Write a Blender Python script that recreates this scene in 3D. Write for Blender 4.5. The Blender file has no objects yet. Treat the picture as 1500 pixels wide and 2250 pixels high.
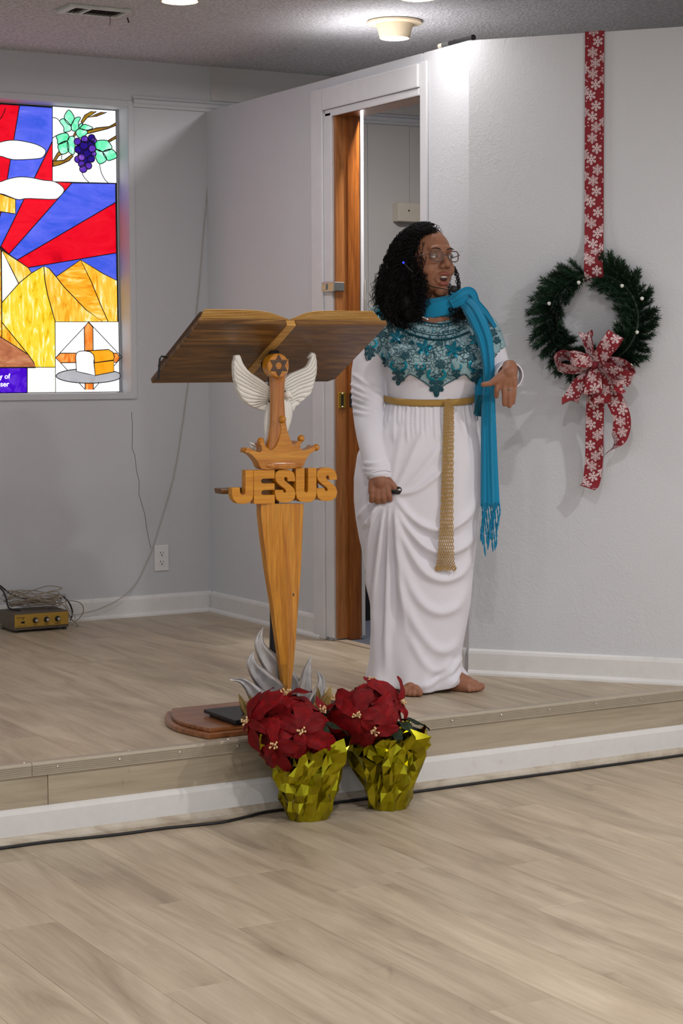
import bpy, bmesh, math, random
import numpy as np
from mathutils import Vector, Matrix
from mathutils.bvhtree import BVHTree

random.seed(7)
rng = np.random.default_rng(7)
SC = bpy.context.scene
COL = SC.collection

# ---------------------------------------------------------------- camera
FPX, YAW, PITCH, ROLL = 4165.14, 1.04735, -0.07594, -0.00506
K = 1.05
HC = 1.2862 * K
_f = np.array([math.cos(YAW) * math.cos(PITCH), math.sin(YAW) * math.cos(PITCH), math.sin(PITCH)])
_r = np.array([math.sin(YAW), -math.cos(YAW), 0.0])
_u = np.cross(_r, _f)
CR = _r * math.cos(ROLL) + _u * math.sin(ROLL)
CU = -_r * math.sin(ROLL) + _u * math.cos(ROLL)
CF = _f
CO = np.array([0, 0, HC])
cam_d = bpy.data.cameras.new('camera')
cam_d.sensor_fit = 'HORIZONTAL'
cam_d.sensor_width = 36.0
cam_d.lens = FPX / 1500 * 36.0
cam_d.clip_end = 60
cam = bpy.data.objects.new('camera', cam_d)
COL.objects.link(cam)
cam.matrix_world = Matrix(((CR[0], CU[0], -CF[0], CO[0]), (CR[1], CU[1], -CF[1], CO[1]),
                           (CR[2], CU[2], -CF[2], CO[2]), (0, 0, 0, 1)))
SC.camera = cam

# ---------------------------------------------------------------- world, exposure
SC.view_settings.view_transform = 'Standard'
SC.view_settings.look = 'None'
SC.view_settings.exposure = 0.44
SC.view_settings.gamma = 1.0
SC.view_settings.use_curve_mapping = False
cy = SC.cycles
cy.adaptive_threshold = 0.04
cy.max_bounces = 4
cy.diffuse_bounces = 2
cy.glossy_bounces = 2
cy.transmission_bounces = 2
cy.transparent_max_bounces = 6
cy.caustics_reflective = False
cy.caustics_refractive = False
wd = bpy.data.worlds.new('world')
SC.world = wd
wd.use_nodes = True
wd.node_tree.nodes['Background'].inputs[0].default_value = (0.97, 0.98, 1.0, 1)
wd.node_tree.nodes['Background'].inputs[1].default_value = 0.55
LAMP_POWER = 9.5        # watts of each ceiling lamp

# ---------------------------------------------------------------- dimensions of the place (metres)
S = 0.2165 * K          # stage height
YS = 4.8303 * K         # front of the stage
YB = 7.5163 * K         # back wall
XD = 3.6683 * K         # wall with the doorway
YC = 5.4709 * K         # corner between doorway wall and diagonal wall
ZT = 2.3975 * K         # top of the partition walls
ZC = 2.593 * K          # ceiling
ZSILL = 1.1837 * K
ZWT = 2.3946 * K
ANG = -0.8679           # heading of the diagonal wall
ZD = 2.2665 * K         # top of the doorway
DW = np.array([math.cos(ANG), math.sin(ANG), 0.0])      # along the diagonal wall
DN = np.array([math.sin(ANG), -math.cos(ANG), 0.0])     # out of it, towards the room


def ray(px, py):
    return CF + CR * (px - 750) / FPX - CU * (py - 1125) / FPX


def hit(px, py, n, d):
    D = ray(px, py)
    n = np.asarray(n, float)
    return CO + D * (d - n @ CO) / (n @ D)


def on_y(px, py, Y):
    return hit(px, py, (0, 1, 0), Y)


def on_x(px, py, X):
    return hit(px, py, (1, 0, 0), X)


def on_z(px, py, Z):
    return hit(px, py, (0, 0, 1), Z)


def on_diag(px, py, off=0.0):
    return hit(px, py, DN, DN @ np.array([XD, YC, 0]) + off)


# ---------------------------------------------------------------- materials
MATS = {}


def srgb(r, g, b):
    return tuple((c / 255 / 12.92) if c / 255 <= 0.04045 else ((c / 255 + 0.055) / 1.055) ** 2.4 for c in (r, g, b)) + (1.0,)


class NT:
    def __init__(self, name):
        self.m = bpy.data.materials.new(name)
        self.m.use_nodes = True
        self.t = self.m.node_tree
        self.b = self.t.nodes['Principled BSDF']
        MATS[name] = self.m

    def n(self, typ, **kw):
        nd = self.t.nodes.new('ShaderNode' + typ)
        for k, v in kw.items():
            if k.startswith('i_'):
                nd.inputs[k[2:].replace('_', ' ')].default_value = v
            else:
                setattr(nd, k, v)
        return nd

    def l(self, a, b):
        self.t.links.new(a, b)

    def pos(self, scale=(1, 1, 1), rot=(0, 0, 0), obj=False):
        if obj:
            src = self.n('TexCoord').outputs['Object']
        else:
            src = self.n('NewGeometry').outputs['Position']
        mp = self.n('Mapping')
        mp.inputs['Scale'].default_value = scale
        mp.inputs['Rotation'].default_value = rot
        self.l(src, mp.inputs['Vector'])
        return mp.outputs[0]

    def noise(self, vec, scale=5, detail=4, rough=0.5, dist=0.0):
        nd = self.n('TexNoise')
        nd.inputs['Scale'].default_value = scale
        nd.inputs['Detail'].default_value = detail
        nd.inputs['Roughness'].default_value = rough
        nd.inputs['Distortion'].default_value = dist
        self.l(vec, nd.inputs['Vector'])
        return nd.outputs['Fac']

    def ramp(self, fac, stops, interp='LINEAR'):
        r = self.n('ValToRGB')
        r.color_ramp.interpolation = interp
        el = r.color_ramp.elements
        while len(el) < len(stops):
            el.new(0.5)
        for e, (p, c) in zip(el, stops):
            e.position = p
            e.color = c
        self.l(fac, r.inputs[0])
        return r.outputs[0]

    def mix(self, fac, a, b, mode='MIX'):
        m = self.n('Mix', data_type='RGBA', blend_type=mode)
        for s, v in ((0, fac), (6, a), (7, b)):
            if hasattr(v, 'is_linked') or hasattr(v, 'links'):
                self.l(v, m.inputs[s])
            else:
                m.inputs[s].default_value = v
        return m.outputs[2]

    def bump(self, h, strength=0.3, dist=0.01, prev=None):
        b = self.n('Bump')
        b.inputs['Strength'].default_value = strength
        b.inputs['Distance'].default_value = dist
        self.l(h, b.inputs['Height'])
        if prev is not None:
            self.l(prev, b.inputs['Normal'])
        self.l(b.outputs[0], self.b.inputs['Normal'])
        return b.outputs[0]


def plain(name, rgb, rough=0.6, metal=0.0, var=0.06, bump=0.0, scale=40.0, sheen=0.0, spec=0.5, coat=0.0):
    t = NT(name)
    p = t.pos()
    f = t.noise(p, scale, 3)
    c = srgb(*rgb)
    lo = tuple(x * (1 - var) for x in c[:3]) + (1,)
    hi = tuple(min(1, x * (1 + var)) for x in c[:3]) + (1,)
    t.l(t.ramp(f, [(0.3, lo), (0.7, hi)]), t.b.inputs['Base Color'])
    t.b.inputs['Roughness'].default_value = rough
    t.b.inputs['Metallic'].default_value = metal
    t.b.inputs['Specular IOR Level'].default_value = spec
    if sheen:
        t.b.inputs['Sheen Weight'].default_value = sheen
    if coat:
        t.b.inputs['Coat Weight'].default_value = coat
        t.b.inputs['Coat Roughness'].default_value = 0.15
    if bump:
        t.bump(f, bump, 0.004)
    return t.m


def emis(name, rgb, strength, base=None):
    t = NT(name)
    c = srgb(*rgb)
    t.b.inputs['Base Color'].default_value = base or c
    t.b.inputs['Emission Color'].default_value = c
    t.b.inputs['Emission Strength'].default_value = strength
    return t.m


def wood(name, dark, mid, light, axis, rough=0.35, scale=1.0, coat=0.0, stretch=14.0, obj=False, ring=0.5):
    """wood grain running along world (or object) axis 0/1/2"""
    t = NT(name)
    sc = [stretch * scale] * 3
    sc[axis] = scale * 1.0
    p = t.pos(tuple(sc), obj=obj)
    f1 = t.noise(p, 3.0, 6, 0.6, 1.2)
    sc2 = [x * 4 for x in sc]
    sc2[axis] = scale * 2.5
    f2 = t.noise(t.pos(tuple(sc2), obj=obj), 5.0, 3, 0.5)
    c1 = t.ramp(f1, [(0.28, srgb(*dark)), (0.5, srgb(*mid)), (0.72, srgb(*light))])
    c2 = t.ramp(f2, [(0.3, (ring, ring, ring, 1)), (0.62, (1, 1, 1, 1))])
    t.l(t.mix(0.55, c1, c2, 'MULTIPLY'), t.b.inputs['Base Color'])
    t.b.inputs['Roughness'].default_value = rough
    if coat:
        t.b.inputs['Coat Weight'].default_value = coat
        t.b.inputs['Coat Roughness'].default_value = 0.12
    t.bump(f2, 0.06, 0.002)
    return t.m


# wall paint (orange peel) and trowelled wall
def wall_mat(name, rgb, trowel=0.0, peel=0.25):
    t = NT(name)
    p = t.pos()
    f = t.noise(p, 130, 3, 0.55)
    big = t.noise(p, 1.6, 3, 0.5)
    c = srgb(*rgb)
    a = tuple(x * 0.965 for x in c[:3]) + (1,)
    t.l(t.ramp(big, [(0.35, a), (0.65, c)]), t.b.inputs['Base Color'])
    t.b.inputs['Roughness'].default_value = 0.62
    nb = t.bump(f, peel, 0.004)
    if trowel:
        g = t.noise(t.pos((1, 1, 0.6)), 11, 5, 0.55, 2.2)
        h = t.ramp(g, [(0.50, (0, 0, 0, 1)), (0.53, (1, 1, 1, 1)), (0.58, (0.7, 0.7, 0.7, 1)), (0.75, (0, 0, 0, 1))])
        mk = t.ramp(t.noise(p, 2.6, 3, 0.5), [(0.45, (0, 0, 0, 1)), (0.65, (1, 1, 1, 1))])
        t.bump(t.mix(1.0, h, mk, 'MULTIPLY'), trowel, 0.006, nb)
    return t.m


wall_mat('wall_paint', (204, 204, 208))
wall_mat('wall_trowel', (216, 217, 221), trowel=0.20)
wall_mat('panel_paint', (205, 201, 197), peel=0.08)


def ceiling_mat():
    t = NT('ceiling_texture')
    p = t.pos()
    f = t.noise(p, 75, 4, 0.7)
    t.l(t.ramp(f, [(0.35, srgb(184, 182, 184)), (0.62, srgb(232, 230, 232))]), t.b.inputs['Base Color'])
    t.b.inputs['Roughness'].default_value = 0.9
    t.bump(f, 0.9, 0.012)


ceiling_mat()


def trim_mat():
    t = NT('white_trim')
    p = t.pos()
    f = t.noise(p, 22, 5, 0.65, 0.6)
    s = t.noise(p, 7, 4, 0.6, 1.5)
    c = t.ramp(f, [(0.22, srgb(210, 205, 200)), (0.36, srgb(226, 224, 222)), (0.7, srgb(231, 229, 228))])
    d = t.ramp(s, [(0.72, (1, 1, 1, 1)), (0.80, srgb(214, 204, 192))])
    t.l(t.mix(1.0, c, d, 'MULTIPLY'), t.b.inputs['Base Color'])
    t.b.inputs['Roughness'].default_value = 0.45
    t.bump(f, 0.08, 0.003)


trim_mat()
plain('white_casing', (222, 221, 224), 0.45, var=0.03, scale=12, bump=0.05)


def plank_mat(name, axis, light, mid, dark):
    t = NT(name)
    oi = t.n('ObjectInfo')
    src = t.n('NewGeometry').outputs['Position']
    off = t.n('VectorMath', operation='SCALE')
    comb = t.n('CombineXYZ')
    for k in range(3):
        t.l(oi.outputs['Random'], comb.inputs[k])
    t.l(comb.outputs[0], off.inputs[0])
    off.inputs['Scale'].default_value = 37.0
    add = t.n('VectorMath', operation='ADD')
    t.l(src, add.inputs[0])
    t.l(off.outputs[0], add.inputs[1])

    def mp(sx):
        m = t.n('Mapping')
        m.inputs['Scale'].default_value = sx
        t.l(add.outputs[0], m.inputs['Vector'])
        return m.outputs[0]
    s1 = [9.0] * 3
    s1[axis] = 1.3
    s2 = [70.0] * 3
    s2[axis] = 3.5
    f1 = t.noise(mp(tuple(s1)), 1.0, 5, 0.6, 0.9)
    f2 = t.noise(mp(tuple(s2)), 1.0, 4, 0.6, 0.4)
    kn = t.noise(mp((6, 6, 6)), 1.0, 3, 0.55, 1.2)
    c1 = t.ramp(f1, [(0.26, srgb(*dark)), (0.47, srgb(*mid)), (0.68, srgb(*light))])
    c2 = t.ramp(f2, [(0.28, (0.78, 0.77, 0.76, 1)), (0.6, (1, 1, 1, 1))])
    c = t.mix(0.7, c1, c2, 'MULTIPLY')
    k2 = t.ramp(kn, [(0.68, (1, 1, 1, 1)), (0.76, (0.66, 0.63, 0.61, 1))])
    c = t.mix(0.55, c, k2, 'MULTIPLY')
    v = t.ramp(oi.outputs['Random'], [(0.0, (0.93, 0.93, 0.93, 1)), (1.0, (1.04, 1.03, 1.02, 1))])
    c = t.mix(1.0, c, v, 'MULTIPLY')
    t.l(c, t.b.inputs['Base Color'])
    t.b.inputs['Roughness'].default_value = 0.42
    t.b.inputs['Specular IOR Level'].default_value = 0.4
    t.bump(f2, 0.10, 0.002)


plank_mat('floor_plank', 1, (206, 190, 166), (188, 171, 147), (156, 139, 118))
plank_mat('riser_plank', 0, (192, 180, 160), (174, 161, 140), (142, 129, 111))
plain('joint_dark', (86, 76, 66), 0.8)
plain('metal_nosing', (184, 172, 154), 0.42, 0.35, var=0.05, scale=30)
plain('screw_metal', (205, 200, 192), 0.25, 0.9, scale=200)
plain('black_rubber', (24, 24, 26), 0.55, var=0.1)
plain('black_metal', (26, 28, 33), 0.35, 0.3, var=0.08)
plain('dark_gap', (30, 26, 24), 0.9)


# ---------------------------------------------------------------- mesh helpers
WM = {}      # world matrix of each object built


def link(o, parent, M):
    COL.objects.link(o)
    WM[o.name] = M
    if parent is not None:
        o.parent = parent
        o.matrix_basis = WM[parent.name].inverted() @ M
    else:
        o.matrix_basis = M
    return o


def tag(o, label=None, cat=None, group=None, kind=None):
    if label:
        o['label'] = label
    if cat:
        o['category'] = cat
    if group:
        o['group'] = group
    if kind:
        o['kind'] = kind
    return o


def empty(name, loc, label, cat, group=None, parent=None, rz=0.0):
    o = bpy.data.objects.new(name, None)
    o.empty_display_size = 0.05
    link(o, parent, Matrix.Translation(Vector(loc)) @ Matrix.Rotation(rz, 4, 'Z'))
    return tag(o, label, cat, group)


def part(name, V, F, mat, parent=None, smooth=False, M=None):
    """verts in world coordinates (or in frame M); origin goes to the base centre of the piece"""
    V = np.asarray(V, float)
    if M is not None:
        A = np.array(M)
        V = V @ A[:3, :3].T + A[:3, 3]
    o0 = np.array([(V[:, 0].min() + V[:, 0].max()) / 2, (V[:, 1].min() + V[:, 1].max()) / 2, V[:, 2].min()])
    me = bpy.data.meshes.new(name)
    me.from_pydata((V - o0).tolist(), [], F if isinstance(F[0], tuple) else [tuple(map(int, f)) for f in F])
    me.update()
    if len(F) < 12000:
        bm = bmesh.new()
        bm.from_mesh(me)
        bmesh.ops.recalc_face_normals(bm, faces=bm.faces)
        bm.to_mesh(me)
        bm.free()
    mats = mat if isinstance(mat, (list, tuple)) else [mat]
    for m in mats:
        me.materials.append(MATS[m] if isinstance(m, str) else m)
    if smooth:
        me.polygons.foreach_set('use_smooth', [True] * len(me.polygons))
        if smooth != 'all':
            try:
                me.set_sharp_from_angle(angle=math.radians(float(smooth) if smooth is not True else 40))
            except Exception:
                pass
    o = bpy.data.objects.new(name, me)
    link(o, parent, Matrix.Translation(Vector(o0)))
    return o


def inst(name, me, M, parent):
    o = bpy.data.objects.new(name, me)
    return link(o, parent, M)


class MB:
    def __init__(self):
        self.V = []
        self.F = []

    def add(self, V, F):
        k = len(self.V)
        self.V.extend(np.asarray(V, float).tolist())
        if isinstance(F, np.ndarray):
            self.F.extend(map(tuple, (F + k).tolist()))
        else:
            self.F.extend([tuple([int(i) + k for i in f]) for f in F])
        return self

    def box(self, lo, hi):
        x0, y0, z0 = lo
        x1, y1, z1 = hi
        self.add([(x0, y0, z0), (x1, y0, z0), (x1, y1, z0), (x0, y1, z0), (x0, y0, z1), (x1, y0, z1), (x1, y1, z1), (x0, y1, z1)],
                 [(0, 3, 2, 1), (4, 5, 6, 7), (0, 1, 5, 4), (1, 2, 6, 5), (2, 3, 7, 6), (3, 0, 4, 7)])
        return self

    def obox(self, c, ax, ay, az):
        """box with centre c and half-axis vectors"""
        c, ax, ay, az = map(np.asarray, (c, ax, ay, az))
        V = [c + sx * ax + sy * ay + sz * az for sz in (-1, 1) for sx, sy in ((-1, -1), (1, -1), (1, 1), (-1, 1))]
        self.add(V, [(0, 3, 2, 1), (4, 5, 6, 7), (0, 1, 5, 4), (1, 2, 6, 5), (2, 3, 7, 6), (3, 0, 4, 7)])
        return self

    def prism(self, pts, off):
        """closed polygon of 3d points extruded by vector off"""
        pts = [np.asarray(p, float) for p in pts]
        off = np.asarray(off, float)
        n = len(pts)
        V = pts + [p + off for p in pts]
        F = [tuple(range(n)), tuple(range(2 * n - 1, n - 1, -1))] + [(i, n + i, n + (i + 1) % n, (i + 1) % n) for i in range(n)]
        self.add(V, F)
        return self

    def tube(self, pts, rad, sides=6, closed=False, cap=True, flat=1.0):
        pts = np.asarray(pts, float)
        n = len(pts)
        rad = np.full(n, rad) if np.isscalar(rad) else np.asarray(rad, float)
        if closed:
            T = np.roll(pts, -1, 0) - np.roll(pts, 1, 0)
        else:
            T = np.gradient(pts, axis=0)
        T /= np.linalg.norm(T, axis=1)[:, None] + 1e-12
        a = np.array([0, 0, 1.0]) if abs(T[0][2]) < 0.9 else np.array([1.0, 0, 0])
        N = np.cross(T[0], a)
        N /= np.linalg.norm(N)
        ang = np.linspace(0, 2 * math.pi, sides, endpoint=False)
        ca, sa = np.cos(ang)[:, None], np.sin(ang)[:, None] * flat
        V = np.zeros((n, sides, 3))
        for i in range(n):
            t = T[i]
            N = N - t * (N @ t)
            N /= math.sqrt(N @ N) + 1e-12
            B = np.array((t[1] * N[2] - t[2] * N[1], t[2] * N[0] - t[0] * N[2], t[0] * N[1] - t[1] * N[0]))
            V[i] = pts[i] + rad[i] * (N * ca + B * sa)
        V = V.reshape(-1, 3)
        m = n if closed else n - 1
        I, Kk = np.meshgrid(np.arange(m), np.arange(sides), indexing='ij')
        J2, K2 = (I + 1) % n, (Kk + 1) % sides
        F = np.stack([I * sides + Kk, I * sides + K2, J2 * sides + K2, J2 * sides + Kk], -1).reshape(-1, 4)
        if not (cap and not closed):
            return self.add(V, F)
        F = F.tolist()
        if cap and not closed:
            F.append(tuple(range(sides - 1, -1, -1)))
            F.append(tuple((n - 1) * sides + k for k in range(sides)))
        self.add(V, F)
        return self

    def ball(self, c, r, nu=12, nv=8, M=None):
        r = np.array([r, r, r]) if np.isscalar(r) else np.asarray(r, float)
        V = [np.array([0, 0, -1.0])]
        for j in range(1, nv):
            p = -math.pi / 2 + math.pi * j / nv
            for i in range(nu):
                a = 2 * math.pi * i / nu
                V.append(np.array([math.cos(p) * math.cos(a), math.cos(p) * math.sin(a), math.sin(p)]))
        V.append(np.array([0, 0, 1.0]))
        V = np.array(V) * r
        if M is not None:
            V = V @ np.asarray(M).T
        V = V + np.asarray(c, float)
        F = []
        for i in range(nu):
            F.append((0, 1 + (i + 1) % nu, 1 + i))
        for j in range(nv - 2):
            for i in range(nu):
                a = 1 + j * nu + i
                b = 1 + j * nu + (i + 1) % nu
                F.append((a, b, b + nu, a + nu))
        t = len(V) - 1
        o = 1 + (nv - 2) * nu
        for i in range(nu):
            F.append((o + i, o + (i + 1) % nu, t))
        self.add(V, F)
        return self

    def grid(self, P, close_u=False, close_v=False):
        """P: array (nu, nv, 3)"""
        P = np.asarray(P, float)
        nu, nv = P.shape[:2]
        I, J = np.meshgrid(np.arange(nu if close_u else nu - 1), np.arange(nv if close_v else nv - 1), indexing='ij')
        I2, J2 = (I + 1) % nu, (J + 1) % nv
        F = np.stack([I * nv + J, I2 * nv + J, I2 * nv + J2, I * nv + J2], -1).reshape(-1, 4)
        self.add(P.reshape(-1, 3), F)
        return self

    def lathe(self, prof, c, n=24, axis=2):
        """prof: list of (radius, height)"""
        P = np.zeros((len(prof), n, 3))
        for i, (r, h) in enumerate(prof):
            for k in range(n):
                a = 2 * math.pi * k / n
                v = [r * math.cos(a), r * math.sin(a), h]
                if axis == 1:
                    v = [v[0], v[2], v[1]]
                if axis == 0:
                    v = [v[2], v[0], v[1]]
                P[i, k] = np.asarray(c) + v
        return self.grid(P, close_v=True)

    def done(self, name, mat, parent=None, smooth=False, M=None):
        return part(name, self.V, self.F, mat, parent, smooth, M)


def bevel(o, w=0.004, seg=2):
    bm = bmesh.new()
    bm.from_mesh(o.data)
    es = [e for e in bm.edges if len(e.link_faces) == 2 and e.calc_face_angle(0) > 0.6]
    bmesh.ops.bevel(bm, geom=es, offset=w, segments=seg, affect='EDGES', profile=0.6, clamp_overlap=True)
    bm.to_mesh(o.data)
    bm.free()
    return o


def solid(o, th, offset=0.0):
    m = o.modifiers.new('thickness', 'SOLIDIFY')
    m.thickness = th
    m.offset = offset
    return o


def subd(o, n=1):
    m = o.modifiers.new('subsurf', 'SUBSURF')
    m.levels = n
    m.render_levels = n
    return o


def spline(pts, n):
    """Catmull-Rom through points -> n samples"""
    P = np.asarray(pts, float)
    P = np.vstack([2 * P[0] - P[1], P, 2 * P[-1] - P[-2]])
    m = len(P) - 3
    out = []
    for s in np.linspace(0, m - 1e-9, n):
        i = int(s)
        t = s - i
        a, b, c, d = P[i:i + 4]
        out.append(0.5 * ((2 * b) + (c - a) * t + (2 * a - 5 * b + 4 * c - d) * t * t + (3 * b - a - 3 * c + d) * t ** 3))
    return np.array(out)


def cspline(pts, n):
    """closed Catmull-Rom"""
    P = np.asarray(pts, float)
    m = len(P)
    out = []
    for s in np.linspace(0, m, n, endpoint=False):
        i = int(s)
        t = s - i
        a, b, c, d = P[(i - 1) % m], P[i % m], P[(i + 1) % m], P[(i + 2) % m]
        out.append(0.5 * ((2 * b) + (c - a) * t + (2 * a - 5 * b + 4 * c - d) * t * t + (3 * b - a - 3 * c + d) * t ** 3))
    return np.array(out)


def smoothstep(a, b, x):
    t = np.clip((np.asarray(x, float) - a) / (b - a), 0, 1)
    return t * t * (3 - 2 * t)

# ================================================================ THE ROOM
floor = MB().box((-3.5, -3.0, -0.08), (8.5, 8.2, -0.006)).done('floor', 'joint_dark')
tag(floor, kind='structure')


def plank_mesh(name, w, l, h, mat, axis=1, gap=0.0004):
    bm = bmesh.new()
    bmesh.ops.create_cube(bm, size=1.0)
    sx, sy = (w - gap, l - gap) if axis == 1 else (l - gap, w - gap)
    for v in bm.verts:
        v.co.x *= sx
        v.co.y *= sy
        v.co.z = v.co.z * h
    es = [e for e in bm.edges if all(v.co.z > 0 for v in e.verts)]
    bmesh.ops.bevel(bm, geom=es, offset=0.0007, segments=1, affect='EDGES')
    me = bpy.data.meshes.new(name)
    bm.to_mesh(me)
    bm.free()
    me.materials.append(MATS[mat])
    return me


PW, PL = 0.178, 1.22
me_pl = plank_mesh('plank', PW, PL, 0.006, 'floor_plank')
r2 = random.Random(3)
nx = 0
x = -1.0
while x < 6.6:
    y = 0.2 - r2.random() * PL
    while y < YS - 0.03:
        y1 = min(y + PL, YS - 0.004)
        L = y1 - y
        if L > 0.05:
            M = Matrix.Translation((x + PW / 2, (y + y1) / 2, -0.003)) @ Matrix.Diagonal((1, L / PL, 1, 1))
            inst('plank', me_pl, M, floor)
        y += PL
    x += PW
far = MB()
far.box((-3.5, -3.0, -0.006), (8.5, -1.1, -0.0005)).box((-3.5, -1.1, -0.006), (-1.0, YS, -0.0005)).box((6.68, -1.1, -0.006), (8.5, YS, -0.0005)).box((-1.0, -1.1, -0.006), (6.68, -1.02, -0.0005))
tag(far.done('far_planks', 'floor_plank', floor), kind='stuff')

# raised stage
stage = MB().box((-3.5, YS + 0.012, 0.0), (6.6, YB + 0.3, S - 0.006)).done('floor_stage', 'joint_dark')
tag(stage, kind='structure')
x = -0.6
r2 = random.Random(11)
while x < 4.55:
    y = YS + 0.002 - r2.random() * PL
    while y < YB:
        y0, y1 = max(y, YS + 0.014), min(y + PL, YB - 0.003)
        if y1 - y0 > 0.05 and not (x > XD + 0.1 and y0 > 6.1):
            M = Matrix.Translation((x + PW / 2, (y0 + y1) / 2, S - 0.003)) @ Matrix.Diagonal((1, (y1 - y0) / PL, 1, 1))
            inst('plank', me_pl, M, stage)
        y += PL
    x += PW
tag(MB().box((-3.5, YS + 0.014, S - 0.006), (-0.6, YB, S)).done('far_planks', 'floor_plank', stage), kind='stuff')

# riser: planks, white board, shoe moulding, ribbed metal nosing with screws
xj1 = on_y(105, 1710, YS)[0]
xj2 = on_y(936, 1630, YS)[0]
for a, b in ((-1.5, xj1), (xj1, xj2), (xj2, 5.4)):
    bevel(MB().box((a + 0.0008, YS, 0.085), (b - 0.0008, YS + 0.012, S - 0.012)).done('riser_plank', 'riser_plank', stage), 0.001, 1)
bb = MB()
prof = [(0.012, 0.0), (-0.014, 0.0), (-0.014, 0.088), (-0.011, 0.097), (-0.004, 0.102), (0.0, 0.103), (0.012, 0.103)]
bb.prism([(-1.5, YS + y, z) for y, z in prof], (6.9, 0, 0))
o = bb.done('trim_1', 'white_trim')
tag(o, kind='structure')
sh = MB()
prof = [(-0.0145, 0.0), (-0.030, 0.0), (-0.030, 0.010), (-0.027, 0.018), (-0.021, 0.024), (-0.0145, 0.027)]
sh.prism([(-1.5, YS + y, z) for y, z in prof], (6.9, 0, 0))


def shoe_mat():
    t = NT('shoe_wood')
    p = t.pos((0.6, 1, 1))
    f = t.noise(p, 9, 5, 0.65, 1.0)
    t.l(t.ramp(f, [(0.3, srgb(152, 134, 112)), (0.5, srgb(196, 184, 166)), (0.7, srgb(214, 206, 194))]), t.b.inputs['Base Color'])
    t.b.inputs['Roughness'].default_value = 0.5


shoe_mat()
sh.done('shoe_moulding', 'shoe_wood', o)

xn0 = on_y(69, 1690, YS)[0]
scr = bpy.data.meshes.new('screw')
bm = bmesh.new()
bmesh.ops.create_uvsphere(bm, u_segments=8, v_segments=5, radius=0.0045)
for v in bm.verts:
    v.co.y *= 0.5
bm.to_mesh(scr)
bm.free()
scr.materials.append(MATS['screw_metal'])
for k, (a, b) in enumerate(((-1.5, xn0), (xn0, 5.4))):
    pf = [(0.028, S + 0.0005), (0.027, S + 0.0028), (0.004, S + 0.0035), (-0.002, S + 0.0028), (-0.0045, S)]
    zz = S - 0.004
    for i in range(5):
        pf += [(-0.0055, zz), (-0.0055, zz - 0.0028), (-0.0035, zz - 0.0034), (-0.0035, zz - 0.0052)]
        zz -= 0.0055
    pf += [(-0.0050, zz - 0.001), (-0.0050, zz - 0.004), (0.0, zz - 0.005), (0.0, S - 0.001), (0.012, S + 0.0003)]
    nz = MB().prism([(a + 0.0006, YS + y, z) for y, z in pf], (b - a - 0.0012, 0, 0)).done('edge_nosing', 'metal_nosing', stage)
    xs = [on_y(125, 1687, YS)[0] + 0.1935 * i for i in range(-6, 16)]
    for xx in xs:
        if a + 0.01 < xx < b - 0.01:
            inst('screw', scr, Matrix.Translation((xx, YS - 0.0055, S - 0.016)), nz)
    for xx in [on_y(56, 1682, YS)[0], on_y(72, 1680, YS)[0], on_y(287, 1653, YS)[0], on_y(505, 1626, YS)[0], on_y(835, 1585, YS)[0], on_y(1260, 1541, YS)[0]]:
        if a + 0.005 < xx < b - 0.005:
            inst('screw', scr, Matrix.Translation((xx, YS + 0.012, S + 0.003)) @ Matrix.Rotation(math.pi / 2, 4, 'X'), nz)

# ceiling
tag(MB().box((-3.5, -3.0, ZC), (8.5, YB + 0.3, ZC + 0.1)).done('ceiling', 'ceiling_texture'), kind='structure')

# back wall with the window opening
WX1 = on_y(284, 550, YB)[0]
WX0 = WX1 - 1.27
wb = MB()
wb.box((-3.5, YB, 0.0), (WX0, YB + 0.16, ZC)).box((WX1, YB, 0.0), (XD + 0.09, YB + 0.16, ZC))
wb.box((WX0, YB, 0.0), (WX1, YB + 0.16, ZSILL)).box((WX0, YB, ZWT), (WX1, YB + 0.16, ZC))
wall_back = wb.done('wall_back', 'wall_paint')
tag(wall_back, kind='structure')
# hairline crack in the paint of the back wall
cr = MB()
pts = [(289, 905), (291, 940), (290, 985), (296, 1000), (300, 1035), (306, 1060), (305, 1085), (312, 1110), (318, 1130), (322, 1160), (327, 1185), (331, 1205)]
pp = [on_y(a, b, YB - 0.0002) for a, b in pts]
cr.tube(pp, 0.0011, 4)
cr.done('paint_crack', 'joint_dark', wall_back)

# panelled wall of the room behind the doorway (same plane), grooves between panels
wp = MB()
gx = [XD + 0.09, on_y(808, 400, YB)[0], on_y(900, 400, YB)[0], 5.45, 5.9, 6.4]
wall_room = MB().box((XD + 0.09, YB + 0.012, 0), (6.6, YB + 0.16, ZC)).done('wall_room', 'joint_dark')
tag(wall_room, kind='structure')
for a, b in zip(gx[:-1], gx[1:]):
    bevel(MB().box((a + 0.0012, YB, S), (b - 0.0012, YB + 0.014, ZC)).done('wall_panel', 'panel_paint', wall_room), 0.001, 1)
tag(MB().box((6.5, 3.0, 0), (6.6, YB, ZC)).done('wall_room_side', 'panel_paint'), kind='structure')

# moulding along the back wall and the slightly proud panel above it
tm = MB()
x0m = on_y(291, 220, YB)[0]
prof = [(0.0, 0.0), (-0.010, 0.003), (-0.012, 0.014), (-0.018, 0.020), (-0.018, 0.034), (-0.010, 0.040), (-0.008, 0.052), (0.0, 0.054)]
tm.prism([(x0m, YB + y, 2.515 + z) for y, z in prof], (6.5 - x0m, 0, 0))
tag(tm.done('trim_2', 'wall_paint'), kind='structure')
x1m = on_y(462, 180, YB)[0]
tag(MB().box((x1m, YB - 0.008, 2.569), (6.5, YB, ZC)).done('trim_3', 'panel_paint'), kind='structure')

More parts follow.
